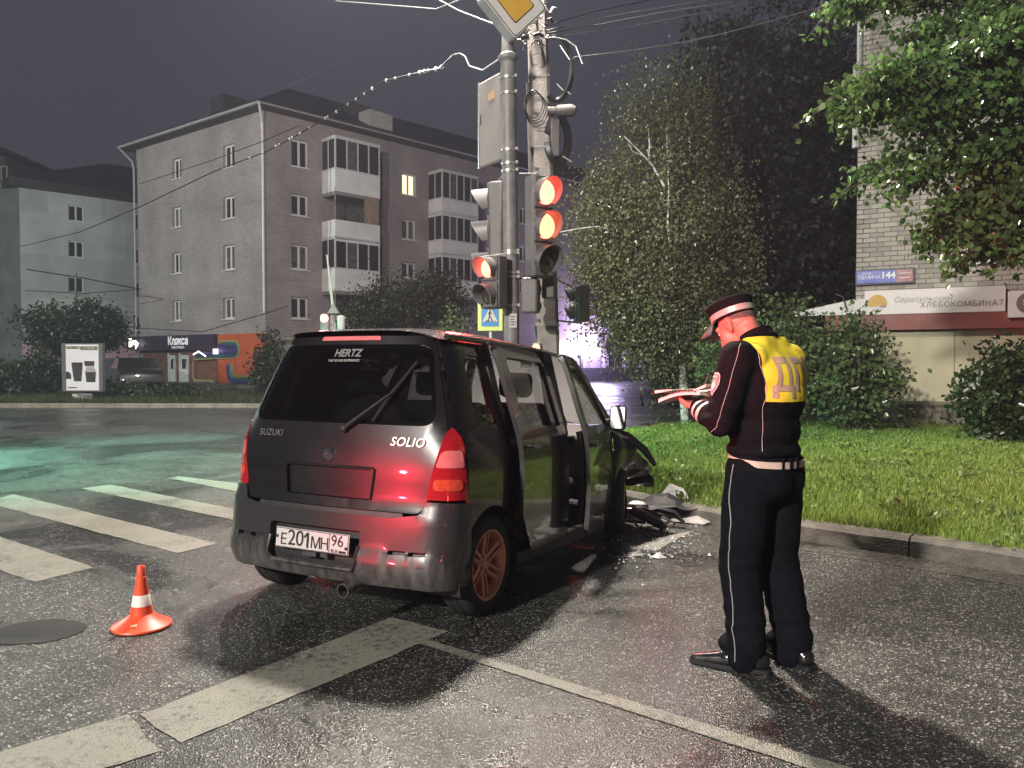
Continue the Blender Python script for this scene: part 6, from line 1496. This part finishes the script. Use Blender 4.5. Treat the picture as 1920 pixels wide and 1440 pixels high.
conform(sh(1), bc, bn, (0, 0, 1), M_refl, 'badge', jacket, .004); conform(sh(.86), bc, bn, (0, 0, 1), mat('badge_grey', (.20, .20, .22), .5, var=.2, vscale=60), 'badge_field', jacket, .0055)
b0 = sh(.55)
conform([(-.024, -.014), (0, .018), (.024, -.014), (.014, -.012), (0, -.034), (-.014, -.012)], bc, bn, (0, 0, 1), M_refl, 'badge_emblem', jacket, .007, step=.01)
conform([(-.022, .028), (.022, .028), (.020, .036), (-.020, .036)], bc, bn, (0, 0, 1), M_refl, 'badge_title', jacket, .007, step=.01)
tm = text_mesh('ДПС', .190, depth=0, weight=.007, spacing=1.0)
bt = bmesh.new(); bt.from_mesh(tm); bmesh.ops.triangulate(bt, faces=bt.faces)
for _ in range(3): bmesh.ops.subdivide_edges(bt, edges=[e for e in bt.edges if e.calc_length() > .018], cuts=1); bmesh.ops.triangulate(bt, faces=bt.faces)
for v in bt.verts:
    p = Vector((v.co.x*.74 + .022, -.6, v.co.z + 1.365)); hit = bvh.ray_cast(p, Vector((0, 1, 0)), 1.0)
    v.co = (hit[0] + hit[1]*.0065) if hit[0] is not None else p + Vector((0, .5, 0))
me = bpy.data.meshes.new('back_lettering'); bt.to_mesh(me); bt.free(); obj('back_lettering', me, mat('red_lit_grey_lettering', (.52, .38, .27), .45, .1, var=.12, vscale=50), jacket)  # grey tape letters with the red light's salmon cast mixed into their colour
# belt under the jacket hem
bl = MB(); A = np.linspace(0, 2*PI, 49)[:-1]
vs = [((.188+o_)*math.cos(a), (.152+o_)*math.sin(a) - .014, .972 + z + .012*math.sin(a)) for z, o_ in ((-.010, .002), (-.010, .008), (.02, .008), (.02, .002)) for a in A]
belt = obj('belt', bl.add(vs, [(i*48+k, i*48+(k+1) % 48, ((i+1) % 4)*48+(k+1) % 48, ((i+1) % 4)*48+k) for i in range(4) for k in range(48)]), mat('red_lit_white_belt', (.62, .45, .38), .5, var=.15, vscale=20), PER, smooth=True)  # white belt, the red light falling on it painted in as a salmon tint
for k in range(3): obj('belt_loop', MB().box((-.006, -.182, .950), (.006, -.168, 1.0), Matrix.Rotation(R(-28 + 14*k), 4, 'Z')), M_cloth, belt)
# --- trousers
T = [('e', (0, -.015, .93), (.186, .150, .10)), ('e', (-.05, -.05, .90), (.13, .12, .13)), ('e', (.05, -.05, .90), (.13, .12, .13))]
for L in (legsL, legsR):
    m_ = L[0].lerp(L[1], .5)
    T += [('c', L[0], m_, .120, .112), ('c', m_, L[1], .112, .100), ('c', L[1], L[1].lerp(L[2], .5), .100, .092), ('c', L[1].lerp(L[2], .5), L[2] + Vector((0, -.005, .03)), .094, .092), ('c', L[2] + Vector((0, .0, .06)), L[2] + Vector((0, .01, -.035)), .088, .088), ('e', L[2] + Vector((0, .05, .01)), (.078, .085, .055))]
def wr_t(v):
    x, y, z = v; a = .008*mnoise.noise((x*7, y*7, z*4)) + .004*mnoise.noise((x*20, y*20, z*9))
    k = max(0, 1 - abs(z-.22)/.16) + .7*max(0, 1 - abs(z-.5)/.12)
    return a + .004*k*math.sin(z*70 + y*25 + x*10)
tmn = blend_mesh('trousers', T, .0085, 4, wr_t)
trousers = obj('trousers', tmn, M_trou, PER); btr = bmesh.new(); btr.from_mesh(tmn); bvt = BVHTree.FromBMesh(btr)
piping('side_stripe', [(-.30, .04, .99), (-.30, .05, .80), (-.32, .03, .62), (-.32, .035, .48), (-.32, .0, .30), (-.32, .01, .16), (-.30, .0, .05)], .0026, mat('grey_piping', (.30, .30, .32), .6, var=.1), trousers, bvt, .001)
# --- shoes
for L, turn in ((legsL, 30), (legsR, -8)):
    a = L[2]; FT = Matrix.Translation((a.x, a.y - .02, 0)) @ Matrix.Rotation(R(turn), 4, 'Z'); f_ = lambda x, y, z: tuple(FT @ Vector((x, y, z)))
    S_ = [('c', f_(0, -.05, .047), f_(0, .10, .043), .043, .041), ('c', f_(0, .10, .038), f_(-.002, .255, .022), .040, .018), ('c', f_(0, -.03, .06), f_(0, .05, .085), .047, .046)]
    s_ = obj('shoe', blend_mesh('shoe', S_, .006, 3), M_shoe, PER)
    so = obj('sole', MB().prism(round_poly([(-.040, -.10, .03), (.040, -.10, .03), (.047, .12, .06), (.010, .276, .015), (-.014, .276, .015), (-.047, .12, .06)]), .0, .020, FT), M_blackp, s_)
# --- cap with visor and reflective band
CM = Matrix.Translation(h(0, -.010, .070)) @ Matrix.Rotation(R(-HN + 16), 4, 'X')
def cring(rx, ry, z, dy=0, n=40): return [CM @ Vector((rx*math.cos(a), ry*math.sin(a) + dy, z)) for a in np.linspace(0, 2*PI, n+1)[:-1]]
rings = [cring(.086, .106, -.022), cring(.089, .109, -.02), cring(.091, .112, .02), cring(.094, .116, .040, .002), cring(.098, .121, .054, .004), cring(.092, .115, .070, .006), cring(.06, .08, .079, .01), cring(.005, .005, .081, .01)]
vs = [p for r in rings for p in r]
capo = obj('cap', MB().add(vs, [(i*40+k, i*40+(k+1) % 40, (i+1)*40+(k+1) % 40, (i+1)*40+k) for i in range(len(rings)-1) for k in range(40)]), M_cloth, PER, smooth=True, ang=60)
rings = [cring(.0905, .111, -.012), cring(.0925, .1135, -.010), cring(.0935, .1148, .016), cring(.0915, .112, .018)]
vs = [p for r in rings for p in r]
obj('cap_band', MB().add(vs, [(i*40+k, i*40+(k+1) % 40, (i+1)*40+(k+1) % 40, (i+1)*40+k) for i in range(3) for k in range(40)]), mat('silver_cap_band', (.40, .36, .35), .45, .2, var=.1, vscale=30), capo, smooth=True)
vis = []; nA = 17
for top in (0, 1):
    for j in range(7):
        for a in np.linspace(R(22), R(158), nA):
            k = j/6; ex = .095*k*math.sin(a)**.7
            x = (.090 + .004*k)*math.cos(a); y = .110*math.sin(a) + ex; z = -.016 - .028*k*k - .014*k - .03*(x/.09)**2*k*.6 + .004*top
            vis.append(CM @ Vector((x, y, z)))
fs = []
for top in (0, 1):
    b = top*7*nA; fs += [(b+j*nA+i, b+j*nA+i+1, b+(j+1)*nA+i+1, b+(j+1)*nA+i) for j in range(6) for i in range(nA-1)]
fs += [(6*nA+i, 6*nA+i+1, 7*nA+6*nA+i+1, 7*nA+6*nA+i) for i in range(nA-1)]
obj('visor', MB().add(vis, fs), mat('dark_visor', (.05, .045, .045), .35, var=.1), capo, smooth=True)
# cropped hair as a thin shell round the back of the skull
hr = MB(); 
ell_mesh(hr, h(0, -.014, .026), (.0775, .0945, .096), -HN)
bh_ = bmesh.new(); q = obj('hair', hr, None); bh_.from_mesh(q.data); bpy.data.objects.remove(q)
bmesh.ops.bisect_plane(bh_, geom=bh_.verts[:] + bh_.edges[:] + bh_.faces[:], dist=1e-5, plane_co=h(0, -.02, .022), plane_no=(HM.to_3x3() @ Vector((0, .35, -.95))), clear_outer=True)
me = bpy.data.meshes.new('hair'); bh_.to_mesh(me); bh_.free(); me.polygons.foreach_set('use_smooth', [True]*len(me.polygons)); obj('hair', me, mat('cropped_grey_hair', (.09, .065, .055), .8, var=.4, vscale=120, bump=.3, bscale=300), PER)
for s in (-1, 1):
    obj('eye', MB().sphere(h(s*.032, .080, .020), .0125, 10), mat('eye', (.6, .55, .52), .1, var=0), PER, smooth=True)
COL.objects.link(PER); PER.location = OFF + Vector((0, 0, .008)); PER.rotation_euler = (0, 0, R(YAW)); PER.scale = (1.0,)*3
tag(PER, 'officer in black uniform and yellow backed jacket bowing over the papers in his hands', 'person')
# papers in the hands (their own thing)
PM = Matrix.LocRotScale(PER.location, PER.rotation_euler, None)
pc = PM @ Vector((-.055, .350, 1.262))
pap = thing('papers', 'pinkish white form pad held open by the officer', 'papers', pc, R(YAW))
prs = MB(); L_ = []
for i in range(12):
    t = i/11; y = -.12 + .26*t; z = .035 - .05*t + .018*math.sin(t*3)
    for x in (-.13, -.05, .04, .12): L_.append((x, y, z + .01*math.sin(x*20)))
top = L_; bot = [(x, y, z - .018) for x, y, z in L_]
fs = [(i*4+k, i*4+k+1, (i+1)*4+k+1, (i+1)*4+k) for i in range(11) for k in range(3)]
fs2 = [tuple(48+q for q in f[::-1]) for f in fs] + [(i*4, (i+1)*4, 48+(i+1)*4, 48+i*4) for i in range(11)] + [(i*4+3, 48+i*4+3, 48+(i+1)*4+3, (i+1)*4+3) for i in range(11)] + [(0, 48, 49, 1), (1, 49, 50, 2), (2, 50, 51, 3), (44, 45, 93, 92), (45, 46, 94, 93), (46, 47, 95, 94)]
M_pap = mat('form_paper', (.66, .60, .58), .7, var=.06)
pad = obj('pad', MB().add(top + bot, fs + fs2), M_pap, pap)
for k in range(15):
    t = .08 + .055*k; y = -.12 + .26*t; z = .035 - .05*t + .018*math.sin(t*3); obj('printed_mark', MB().box((-.1322, y, z - .0105), (-.1305, y + .007, z - .001)), M_ink, pad)
lf = MB(); lf.add([(-.12, .06, .03), (.06, .06, .03), (.07, .17, .012), (-.13, .165, .010), (-.12, .06, .034), (.06, .06, .034), (.07, .17, .02), (-.13, .165, .026)], [(0,3,2,1), (4,5,6,7), (0,1,5,4), (1,2,6,5), (2,3,7,6), (3,0,4,7)])
obj('loose_leaf', lf, M_pap, pap)
obj('folded_leaf', MB().add([(-.14, -.16, .05), (-.02, -.16, .06), (-.02, -.09, .035), (-.14, -.09, .03), (-.14, -.165, .066), (-.02, -.165, .072), (-.02, -.09, .042), (-.14, -.09, .037)], [(0,3,2,1), (4,5,6,7), (0,1,5,4), (1,2,6,5), (2,3,7,6), (3,0,4,7)]), M_pap, pap)
pen = thing('pen', 'dark pen in the officer\'s writing hand above the papers', 'pen', PM @ Vector((.03, .40, 1.30)), R(YAW))
obj('barrel', MB().tube([(0, 0, -.04), (.01, -.05, .07)], .005, 8), M_cable, pen)

# ------------------------------------------------------------------ trees and bushes
M_bark = mat('grey_brown_bark', (.07, .058, .045), .9, var=.4, vscale=12, bump=.8, bscale=30)
M_birch = mat('birch_bark', (.40, .39, .37), .8, var=.55, vscale=9, bump=.3, bscale=30)
L_birch = leafmat('birch_leaves', (.060, .078, .034), (.17, .18, .09), .26, .3)
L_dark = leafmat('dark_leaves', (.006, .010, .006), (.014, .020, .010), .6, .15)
L_near = leafmat('near_wet_leaves', (.038, .085, .026), (.11, .18, .055), .16, .25)
L_shrub = leafmat('shrub_leaves', (.062, .10, .034), (.15, .20, .08), .25, .3)
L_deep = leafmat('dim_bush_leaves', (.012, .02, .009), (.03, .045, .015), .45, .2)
def leaf_arrays(C, size, droop=.35, aspect=.62):
    n = len(C); d = RNG.normal(size=(n, 3)); d[:, 2] -= droop*1.5; d /= np.linalg.norm(d, axis=1)[:, None]
    r = RNG.normal(size=(n, 3)); s = np.cross(d, r); s /= np.linalg.norm(s, axis=1)[:, None]; nn = np.cross(d, s)
    L = size * RNG.uniform(.6, 1.3, n)[:, None]; W = L*aspect*.5
    V = np.stack([C, C + d*L*.28 + s*W*.92 + nn*L*.07, C + d*L*.62 + s*W*.80 + nn*L*.06, C + d*L, C + d*L*.62 - s*W*.80 + nn*L*.06, C + d*L*.28 - s*W*.92 + nn*L*.07], 1).reshape(-1, 3)
    i = np.arange(n)*6; F = np.stack([np.stack([i, i+1, i+2, i+3], 1), np.stack([i, i+3, i+4, i+5], 1)], 1).reshape(-1, 4); return V, F
def crown(name, C, size, m, parent, **k):
    V, F = leaf_arrays(C, size, **k); return fast_mesh(name, V, F, m, parent)
def limb(a, b, r0, r1, sag=.1, n=7, wob=.06):
    a, b = Vector(a), Vector(b); L = (b-a).length; o = []
    for i in range(n+1):
        t = i/n; p = a.lerp(b, t); p.z += sag*L*math.sin(t*PI)*(.6); p += Vector((mnoise.noise(p*1.3), mnoise.noise(p*1.3 + Vector((9, 0, 0))), mnoise.noise(p*1.3 + Vector((0, 9, 0)))))*wob*L*math.sin(t*PI); o.append(p)
    return o, [r0 + (r1-r0)*i/n for i in range(n+1)]
def tree(name, label, base, height, ells, ncl, per, size, leaf, bark, r0, spread=.35, group=None, trunk_top=None, cat='tree', seed=0, droop=.35):
    rs = np.random.default_rng(seed + 11); t = thing(name, label, cat, base, 0, group); B = Vector(base)
    top = Vector(trunk_top) - B if trunk_top else Vector((0, 0, height*.9)); tr = MB()
    tp, rr = limb((0, 0, -.05), top, r0, r0*.18, 0, 12, .03); tr.tube(tp, rr, 9)
    cl = []
    for i in range(ncl):
        c, r = ells[rs.integers(len(ells))] if not isinstance(ells[0], tuple) or len(ells) == 1 else ells[i % len(ells)]
        v = rs.normal(size=3); v /= np.linalg.norm(v); q = v * (rs.uniform(.25, 1)**.45) * np.array(r); cl.append(np.array(c) - np.array(B) + q)
    br = MB()
    for c in cl:
        k = min(len(tp)-2, max(2, int((c[2]/max(top.z, .1) - .12) * len(tp)))); p, q = limb(tp[k], c, r0*.16, r0*.03, .06, 5, .08); br.tube(p, q, 5, False)
    obj('trunk', tr, bark, t, smooth=True); obj('branches', br, M_bark, t, smooth=True, fix=False)
    C = np.concatenate([c + rs.normal(size=(per, 3))*(np.array(spread) if hasattr(spread, '__len__') else np.array([spread, spread, spread*.75])) * rs.uniform(.6, 1.3) for c in cl])
    crown('crown', C, size, leaf, t, droop=droop); return t, cl
def el(px, py, Y, rx, ry_, rz): p = at(px, py, Y); return (tuple(p), (rx, ry_, rz))
# birch behind the signal pole, a second one, and the dark spruces/limes behind
b0 = gp(1297, 738); Yb = 19.0
base = Vector((at(1285, 700, Yb).x, Yb, 0))
t, _ = tree('birch_tree', 'tall birch with pale forked branch rising behind the concrete pole', base, 9.5, [el(1190, 470, Yb, 1.5, 1.5, 1.5), el(1250, 350, Yb, 1.7, 1.6, 1.9), el(1200, 570, Yb, 1.4, 1.3, .7), el(1330, 500, Yb, 1.2, 1.4, 1.8), el(1230, 230, Yb, 1.3, 1.2, 1.1), el(1120, 510, Yb, .7, 1, .9), el(1330, 590, Yb, 1.0, 1, .6), el(1270, 450, Yb, 1.8, 1.5, 1.4), el(1130, 420, Yb, .7, .9, 1.2), el(1210, 612, Yb, 1.0, 1.2, .45), el(1290, 620, Yb, 1.1, 1.1, .6)], 430, 170, .085, L_birch, M_birch, (.10), (.24, .24, .55), 'trees behind the lawn', at(1248, 180, Yb), seed=1)
for pts, r in (([(1246, 350), (1222, 308), (1205, 290), (1170, 255)], .03), ([(1216, 302), (1218, 270), (1216, 243)], .02), ([(1206, 292), (1186, 284), (1178, 268)], .014), ([(1256, 455), (1252, 420), (1254, 360), (1250, 250)], .03), ([(1045, 436), (1090, 428), (1122, 424), (1140, 430)], .014)):
    fk = MB().tube([at(x, y, Yb - 1.15) - base for x, y in pts], [r*(1 - .6*i/(len(pts)-1)) for i in range(len(pts))], 6)
    obj('pale_limb', fk, M_birch, t, smooth=True)
Y2 = 30
base = gp(1299, 735); base.z = 0
tree('birch_tree', 'birch with black flecked white trunk standing beside the parked off-roader', base, 11, [el(1300, 520, base.y, 2.6, 2, 2.6), el(1270, 600, base.y, 1.4, 1.5, .8), el(1370, 480, base.y, 2.2, 2, 2.6)], 150, 170, .14, L_birch, M_birch, .24, .5, 'trees behind the lawn', at(1290, 300, base.y), seed=2)
for i, (px, py0, Y, rx, rz, lab) in enumerate(((1370, 300, 24, 1.9, 4.2, 'broad dark tree directly behind the birch crown'), (1470, 260, 26, 2.6, 5.2, 'tallest near black tree left of the brick building'), (1560, 330, 30, 2.3, 4.6, 'black tree touching the brick building corner'))):
    b = Vector((at(px, 600, Y).x, Y, 0)); c = at(px, py0, Y)
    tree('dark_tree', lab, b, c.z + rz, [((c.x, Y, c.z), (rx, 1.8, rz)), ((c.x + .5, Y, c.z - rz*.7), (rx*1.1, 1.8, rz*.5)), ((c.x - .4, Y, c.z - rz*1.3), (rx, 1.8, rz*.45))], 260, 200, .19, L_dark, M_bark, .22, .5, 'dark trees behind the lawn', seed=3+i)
# near tree overhanging from the right
base = Vector((7.4, 9.6, .12)); nt_ = thing('linden_tree', 'bright wet leafy boughs overhanging the brick building from the right', 'tree', base)
obj('trunk', MB().tube([(0, 0, -.1), (.05, 0, 1.5), (-.05, .05, 3.2), (-.2, 0, 5.0), (-.3, 0, 7.0)], [.19, .16, .14, .11, .06], 12), M_bark, nt_, smooth=True)
boughs = [((1990, 20), (1565, 8), 8.6, 34), ((2010, -60), (1640, -30), 8.9, 26), ((2000, 60), (1700, 70), 8.4, 26), ((2020, 120), (1562, 182), 8.2, 46), ((2020, 150), (1600, 215), 8.7, 44), ((2010, 130), (1640, 150), 8.0, 40), ((2020, 200), (1700, 225), 8.3, 34), ((2020, 230), (1618, 330), 8.9, 20), ((2020, 260), (1690, 335), 8.5, 26), ((2030, 330), (1745, 400), 8.4, 30), ((2040, 360), (1735, 455), 8.7, 28), ((2040, 420), (1800, 485), 8.3, 22), ((2030, 380), (1830, 430), 8.1, 26), ((2020, 260), (1820, 300), 8.1, 26), ((2020, 90), (1850, 60), 8.0, 30), ((2020, 320), (1880, 360), 8.0, 26), ((2020, 170), (1780, 180), 8.0, 34), ((2020, 420), (1890, 455), 8.0, 22)]
lc = []; bmb = MB()
for (a, b, Y, n) in boughs:
    A = at(*a, Y + .6) - base; Bp = at(*b, Y) - base; p, r = limb(A, Bp, .022, .004, .12, 9, .05); bmb.tube([Vector((-.15, 0, max(2.4, A.z))), p[0]], [.04, .022], 6, False); bmb.tube(p, r, 5, False)
    for k in range(int(n*3.6)):
        t = .12 + .88*random.random()**.8; i = min(int(t*9), 8); q = p[i].lerp(p[i+1], t*9 - i)
        e = q + Vector((random.uniform(-.30, .22), random.uniform(-.4, .4), random.uniform(-.32, .16))); bmb.tube([q, q.lerp(e, .5) + Vector((0, 0, .03)), e], [.004, .003, .002], 4, False)
        for j in range(14):
            u = (j + random.random())/14; lc.append(q.lerp(e, u) + Vector((random.gauss(0, .05), random.gauss(0, .05), random.gauss(-.01, .05))))
obj('boughs', bmb, M_bark, nt_, smooth=True, fix=False)
lc = np.array([tuple(p) for p in lc]); RNG.shuffle(lc)
crown('crown', lc[300:], .078, L_near, nt_, droop=.5, aspect=.8)
lmesh = []
for k in range(6):
    V, F = leaf_arrays(np.zeros((1, 3)), .082, .5, .8); me = MB().add([tuple(v) for v in V], [tuple(f) for f in F]).mesh('leaf'); me.materials.append(L_near); lmesh.append(me)
order = np.argsort((lc[:, 1] + base.y)); near = lc[:300]
for p in near:
    o = bpy.data.objects.new('leaf', random.choice(lmesh)); COL.objects.link(o); o.parent = nt_; o.location = p; o.rotation_euler = (random.uniform(-.6, .6), random.uniform(-.6, .6), random.uniform(0, 6.28))
def bush(name, label, px, base_py, Y, rx, top_py, nst, per, size, leaf, seed, zb=.1, ry_=None, group=None, lean=0):
    rs = np.random.default_rng(seed); b = Vector((at(px, base_py, Y).x, Y, zb)); t = thing(name, label, 'bush', b, 0, group)
    H = at(px, top_py, Y).z - zb; st = MB(); C = []
    for i in range(nst):
        a = rs.uniform(0, 2*PI); k = rs.uniform(0, 1)**.5; hh = H*(1 - .55*k*k)*rs.uniform(.78, 1.05); e = Vector((rx*k*math.cos(a) + lean*hh, (ry_ or rx*.8)*k*math.sin(a), hh))
        p, r = limb((rs.normal()*.08, rs.normal()*.08, -.05), e, .012, .003, .12, 7, .06); st.tube(p, r, 4, False)
        for j in range(per):
            u = .18 + .82*rs.uniform()**.75; q = min(int(u*7), 6); w = p[q].lerp(p[q+1], u*7-q); s = .05 + .17*(1-u)*rs.uniform() + .07; C.append(np.array(w) + rs.normal(size=3)*s)
    obj('stems', st, M_bark, t, smooth=True, fix=False); C = np.array(C); C = C[C[:, 2] > .03]; crown('foliage', C, size, leaf, t, droop=.15, aspect=.7); return t
G = 'bushes along the brick building'
bush('lilac_bush', 'wide leafy bush right of the officer in front of the cream wall', 1605, 818, 14.4, 1.0, 585, 90, 65, .10, L_shrub, 21, group=G, lean=-.08)
bush('lilac_bush', 'tall pale leafed bush directly behind the officer\'s yellow jacket', 1470, 812, 15.2, 1.0, 545, 70, 75, .10, L_shrub, 22, group=G)
bush('lilac_bush', 'narrow bush left of the officer\'s cap beside the birch trunk', 1352, 805, 16.2, .55, 575, 42, 70, .10, L_shrub, 23, group=G)
bush('lilac_bush', 'dense dark green bush at the right edge before the cream wall', 1885, 838, 12.6, .82, 640, 110, 75, .10, leafmat('deep_green_leaves', (.015, .035, .010), (.05, .085, .025), .3, .3), 24, group=G, lean=.1)
bush('seedling', 'tiny leafy sapling sprouting from the lawn at the plinth', 1702, 808, 14.6, .10, 765, 6, 14, .07, L_shrub, 25)
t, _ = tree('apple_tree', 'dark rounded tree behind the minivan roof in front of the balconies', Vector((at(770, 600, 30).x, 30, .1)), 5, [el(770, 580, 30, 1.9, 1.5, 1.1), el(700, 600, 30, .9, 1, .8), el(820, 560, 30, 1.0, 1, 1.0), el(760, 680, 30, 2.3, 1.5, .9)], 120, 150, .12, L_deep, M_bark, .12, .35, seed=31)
bush('ivy_bush', 'lit bush just left of the crossing sign behind the minivan roof', 850, 730, 22, .5, 570, 30, 60, .12, L_shrub, 33)
b = gp(150, 744, .1); b = Vector((at(147, 744, b.y + 4).x, b.y, .1))
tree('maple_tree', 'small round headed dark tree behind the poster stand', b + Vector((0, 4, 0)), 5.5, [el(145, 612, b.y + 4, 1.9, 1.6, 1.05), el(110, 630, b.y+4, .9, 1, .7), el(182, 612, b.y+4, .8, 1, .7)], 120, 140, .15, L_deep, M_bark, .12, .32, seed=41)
G2 = 'bushes on the far verge'
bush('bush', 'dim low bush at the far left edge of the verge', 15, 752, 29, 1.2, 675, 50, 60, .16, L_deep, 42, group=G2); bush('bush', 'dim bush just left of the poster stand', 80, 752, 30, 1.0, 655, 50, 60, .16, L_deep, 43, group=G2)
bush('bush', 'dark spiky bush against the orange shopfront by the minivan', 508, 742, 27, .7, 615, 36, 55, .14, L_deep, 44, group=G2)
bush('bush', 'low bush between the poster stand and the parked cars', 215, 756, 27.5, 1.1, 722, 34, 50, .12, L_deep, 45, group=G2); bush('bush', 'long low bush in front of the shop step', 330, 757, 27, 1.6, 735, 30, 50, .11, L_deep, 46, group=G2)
tag(blades('verge_grass', np.stack([RNG.uniform(-26, -3, 26000), 24.0 + RNG.uniform(0, 1, 26000)**1.6*9, np.full(26000, .1)], 1), .16, leafmat('dim_grass', (.03, .045, .012), (.06, .07, .025), .6, .3), '', .6, .012), 'dim uncut grass on the verge across the junction', 'grass', kind='stuff')

wp_ = np.stack([RNG.uniform(.3, 9.5, 9000), 5.2 + RNG.uniform(0, 1, 9000)**1.5*11.5, np.full(9000, .15)], 1); wp_ = wp_[inside(wp_[:, :2], [tuple(p) for p in lp_])]
wk = np.array([mnoise.noise((x*2.1, y*2.1, 8)) for x, y in wp_[:, :2]]); wp_ = wp_[wk > .12]; wp_[:, 2] += RNG.uniform(-.02, .05, len(wp_))
V, F = leaf_arrays(np.repeat(wp_, 3, 0) + RNG.normal(size=(len(wp_)*3, 3))*.03, .055, -.3, .7)
tag(fast_mesh('lawn_weeds', V, F, leafmat('pale_weed_leaves', (.08, .14, .03), (.18, .25, .07), .5, .25)), 'broad leafed weeds among the bright lawn grass', 'weeds', kind='stuff')

# ------------------------------------------------------------------ damp night air
hm = bpy.data.materials.new('damp_air'); hm.use_nodes = True; N = hm.node_tree.nodes; N.remove(N['Principled BSDF'])
pv = N.new('ShaderNodeVolumePrincipled'); pv.inputs['Density'].default_value = .0012; pv.inputs['Color'].default_value = (.78, .77, .95, 1); pv.inputs['Anisotropy'].default_value = .25
hm.node_tree.links.new(pv.outputs[0], N['Material Output'].inputs['Volume'])
tag(obj('haze', MB().box((-72, -22, -1), (48, 84, 23)), hm), kind='stuff')
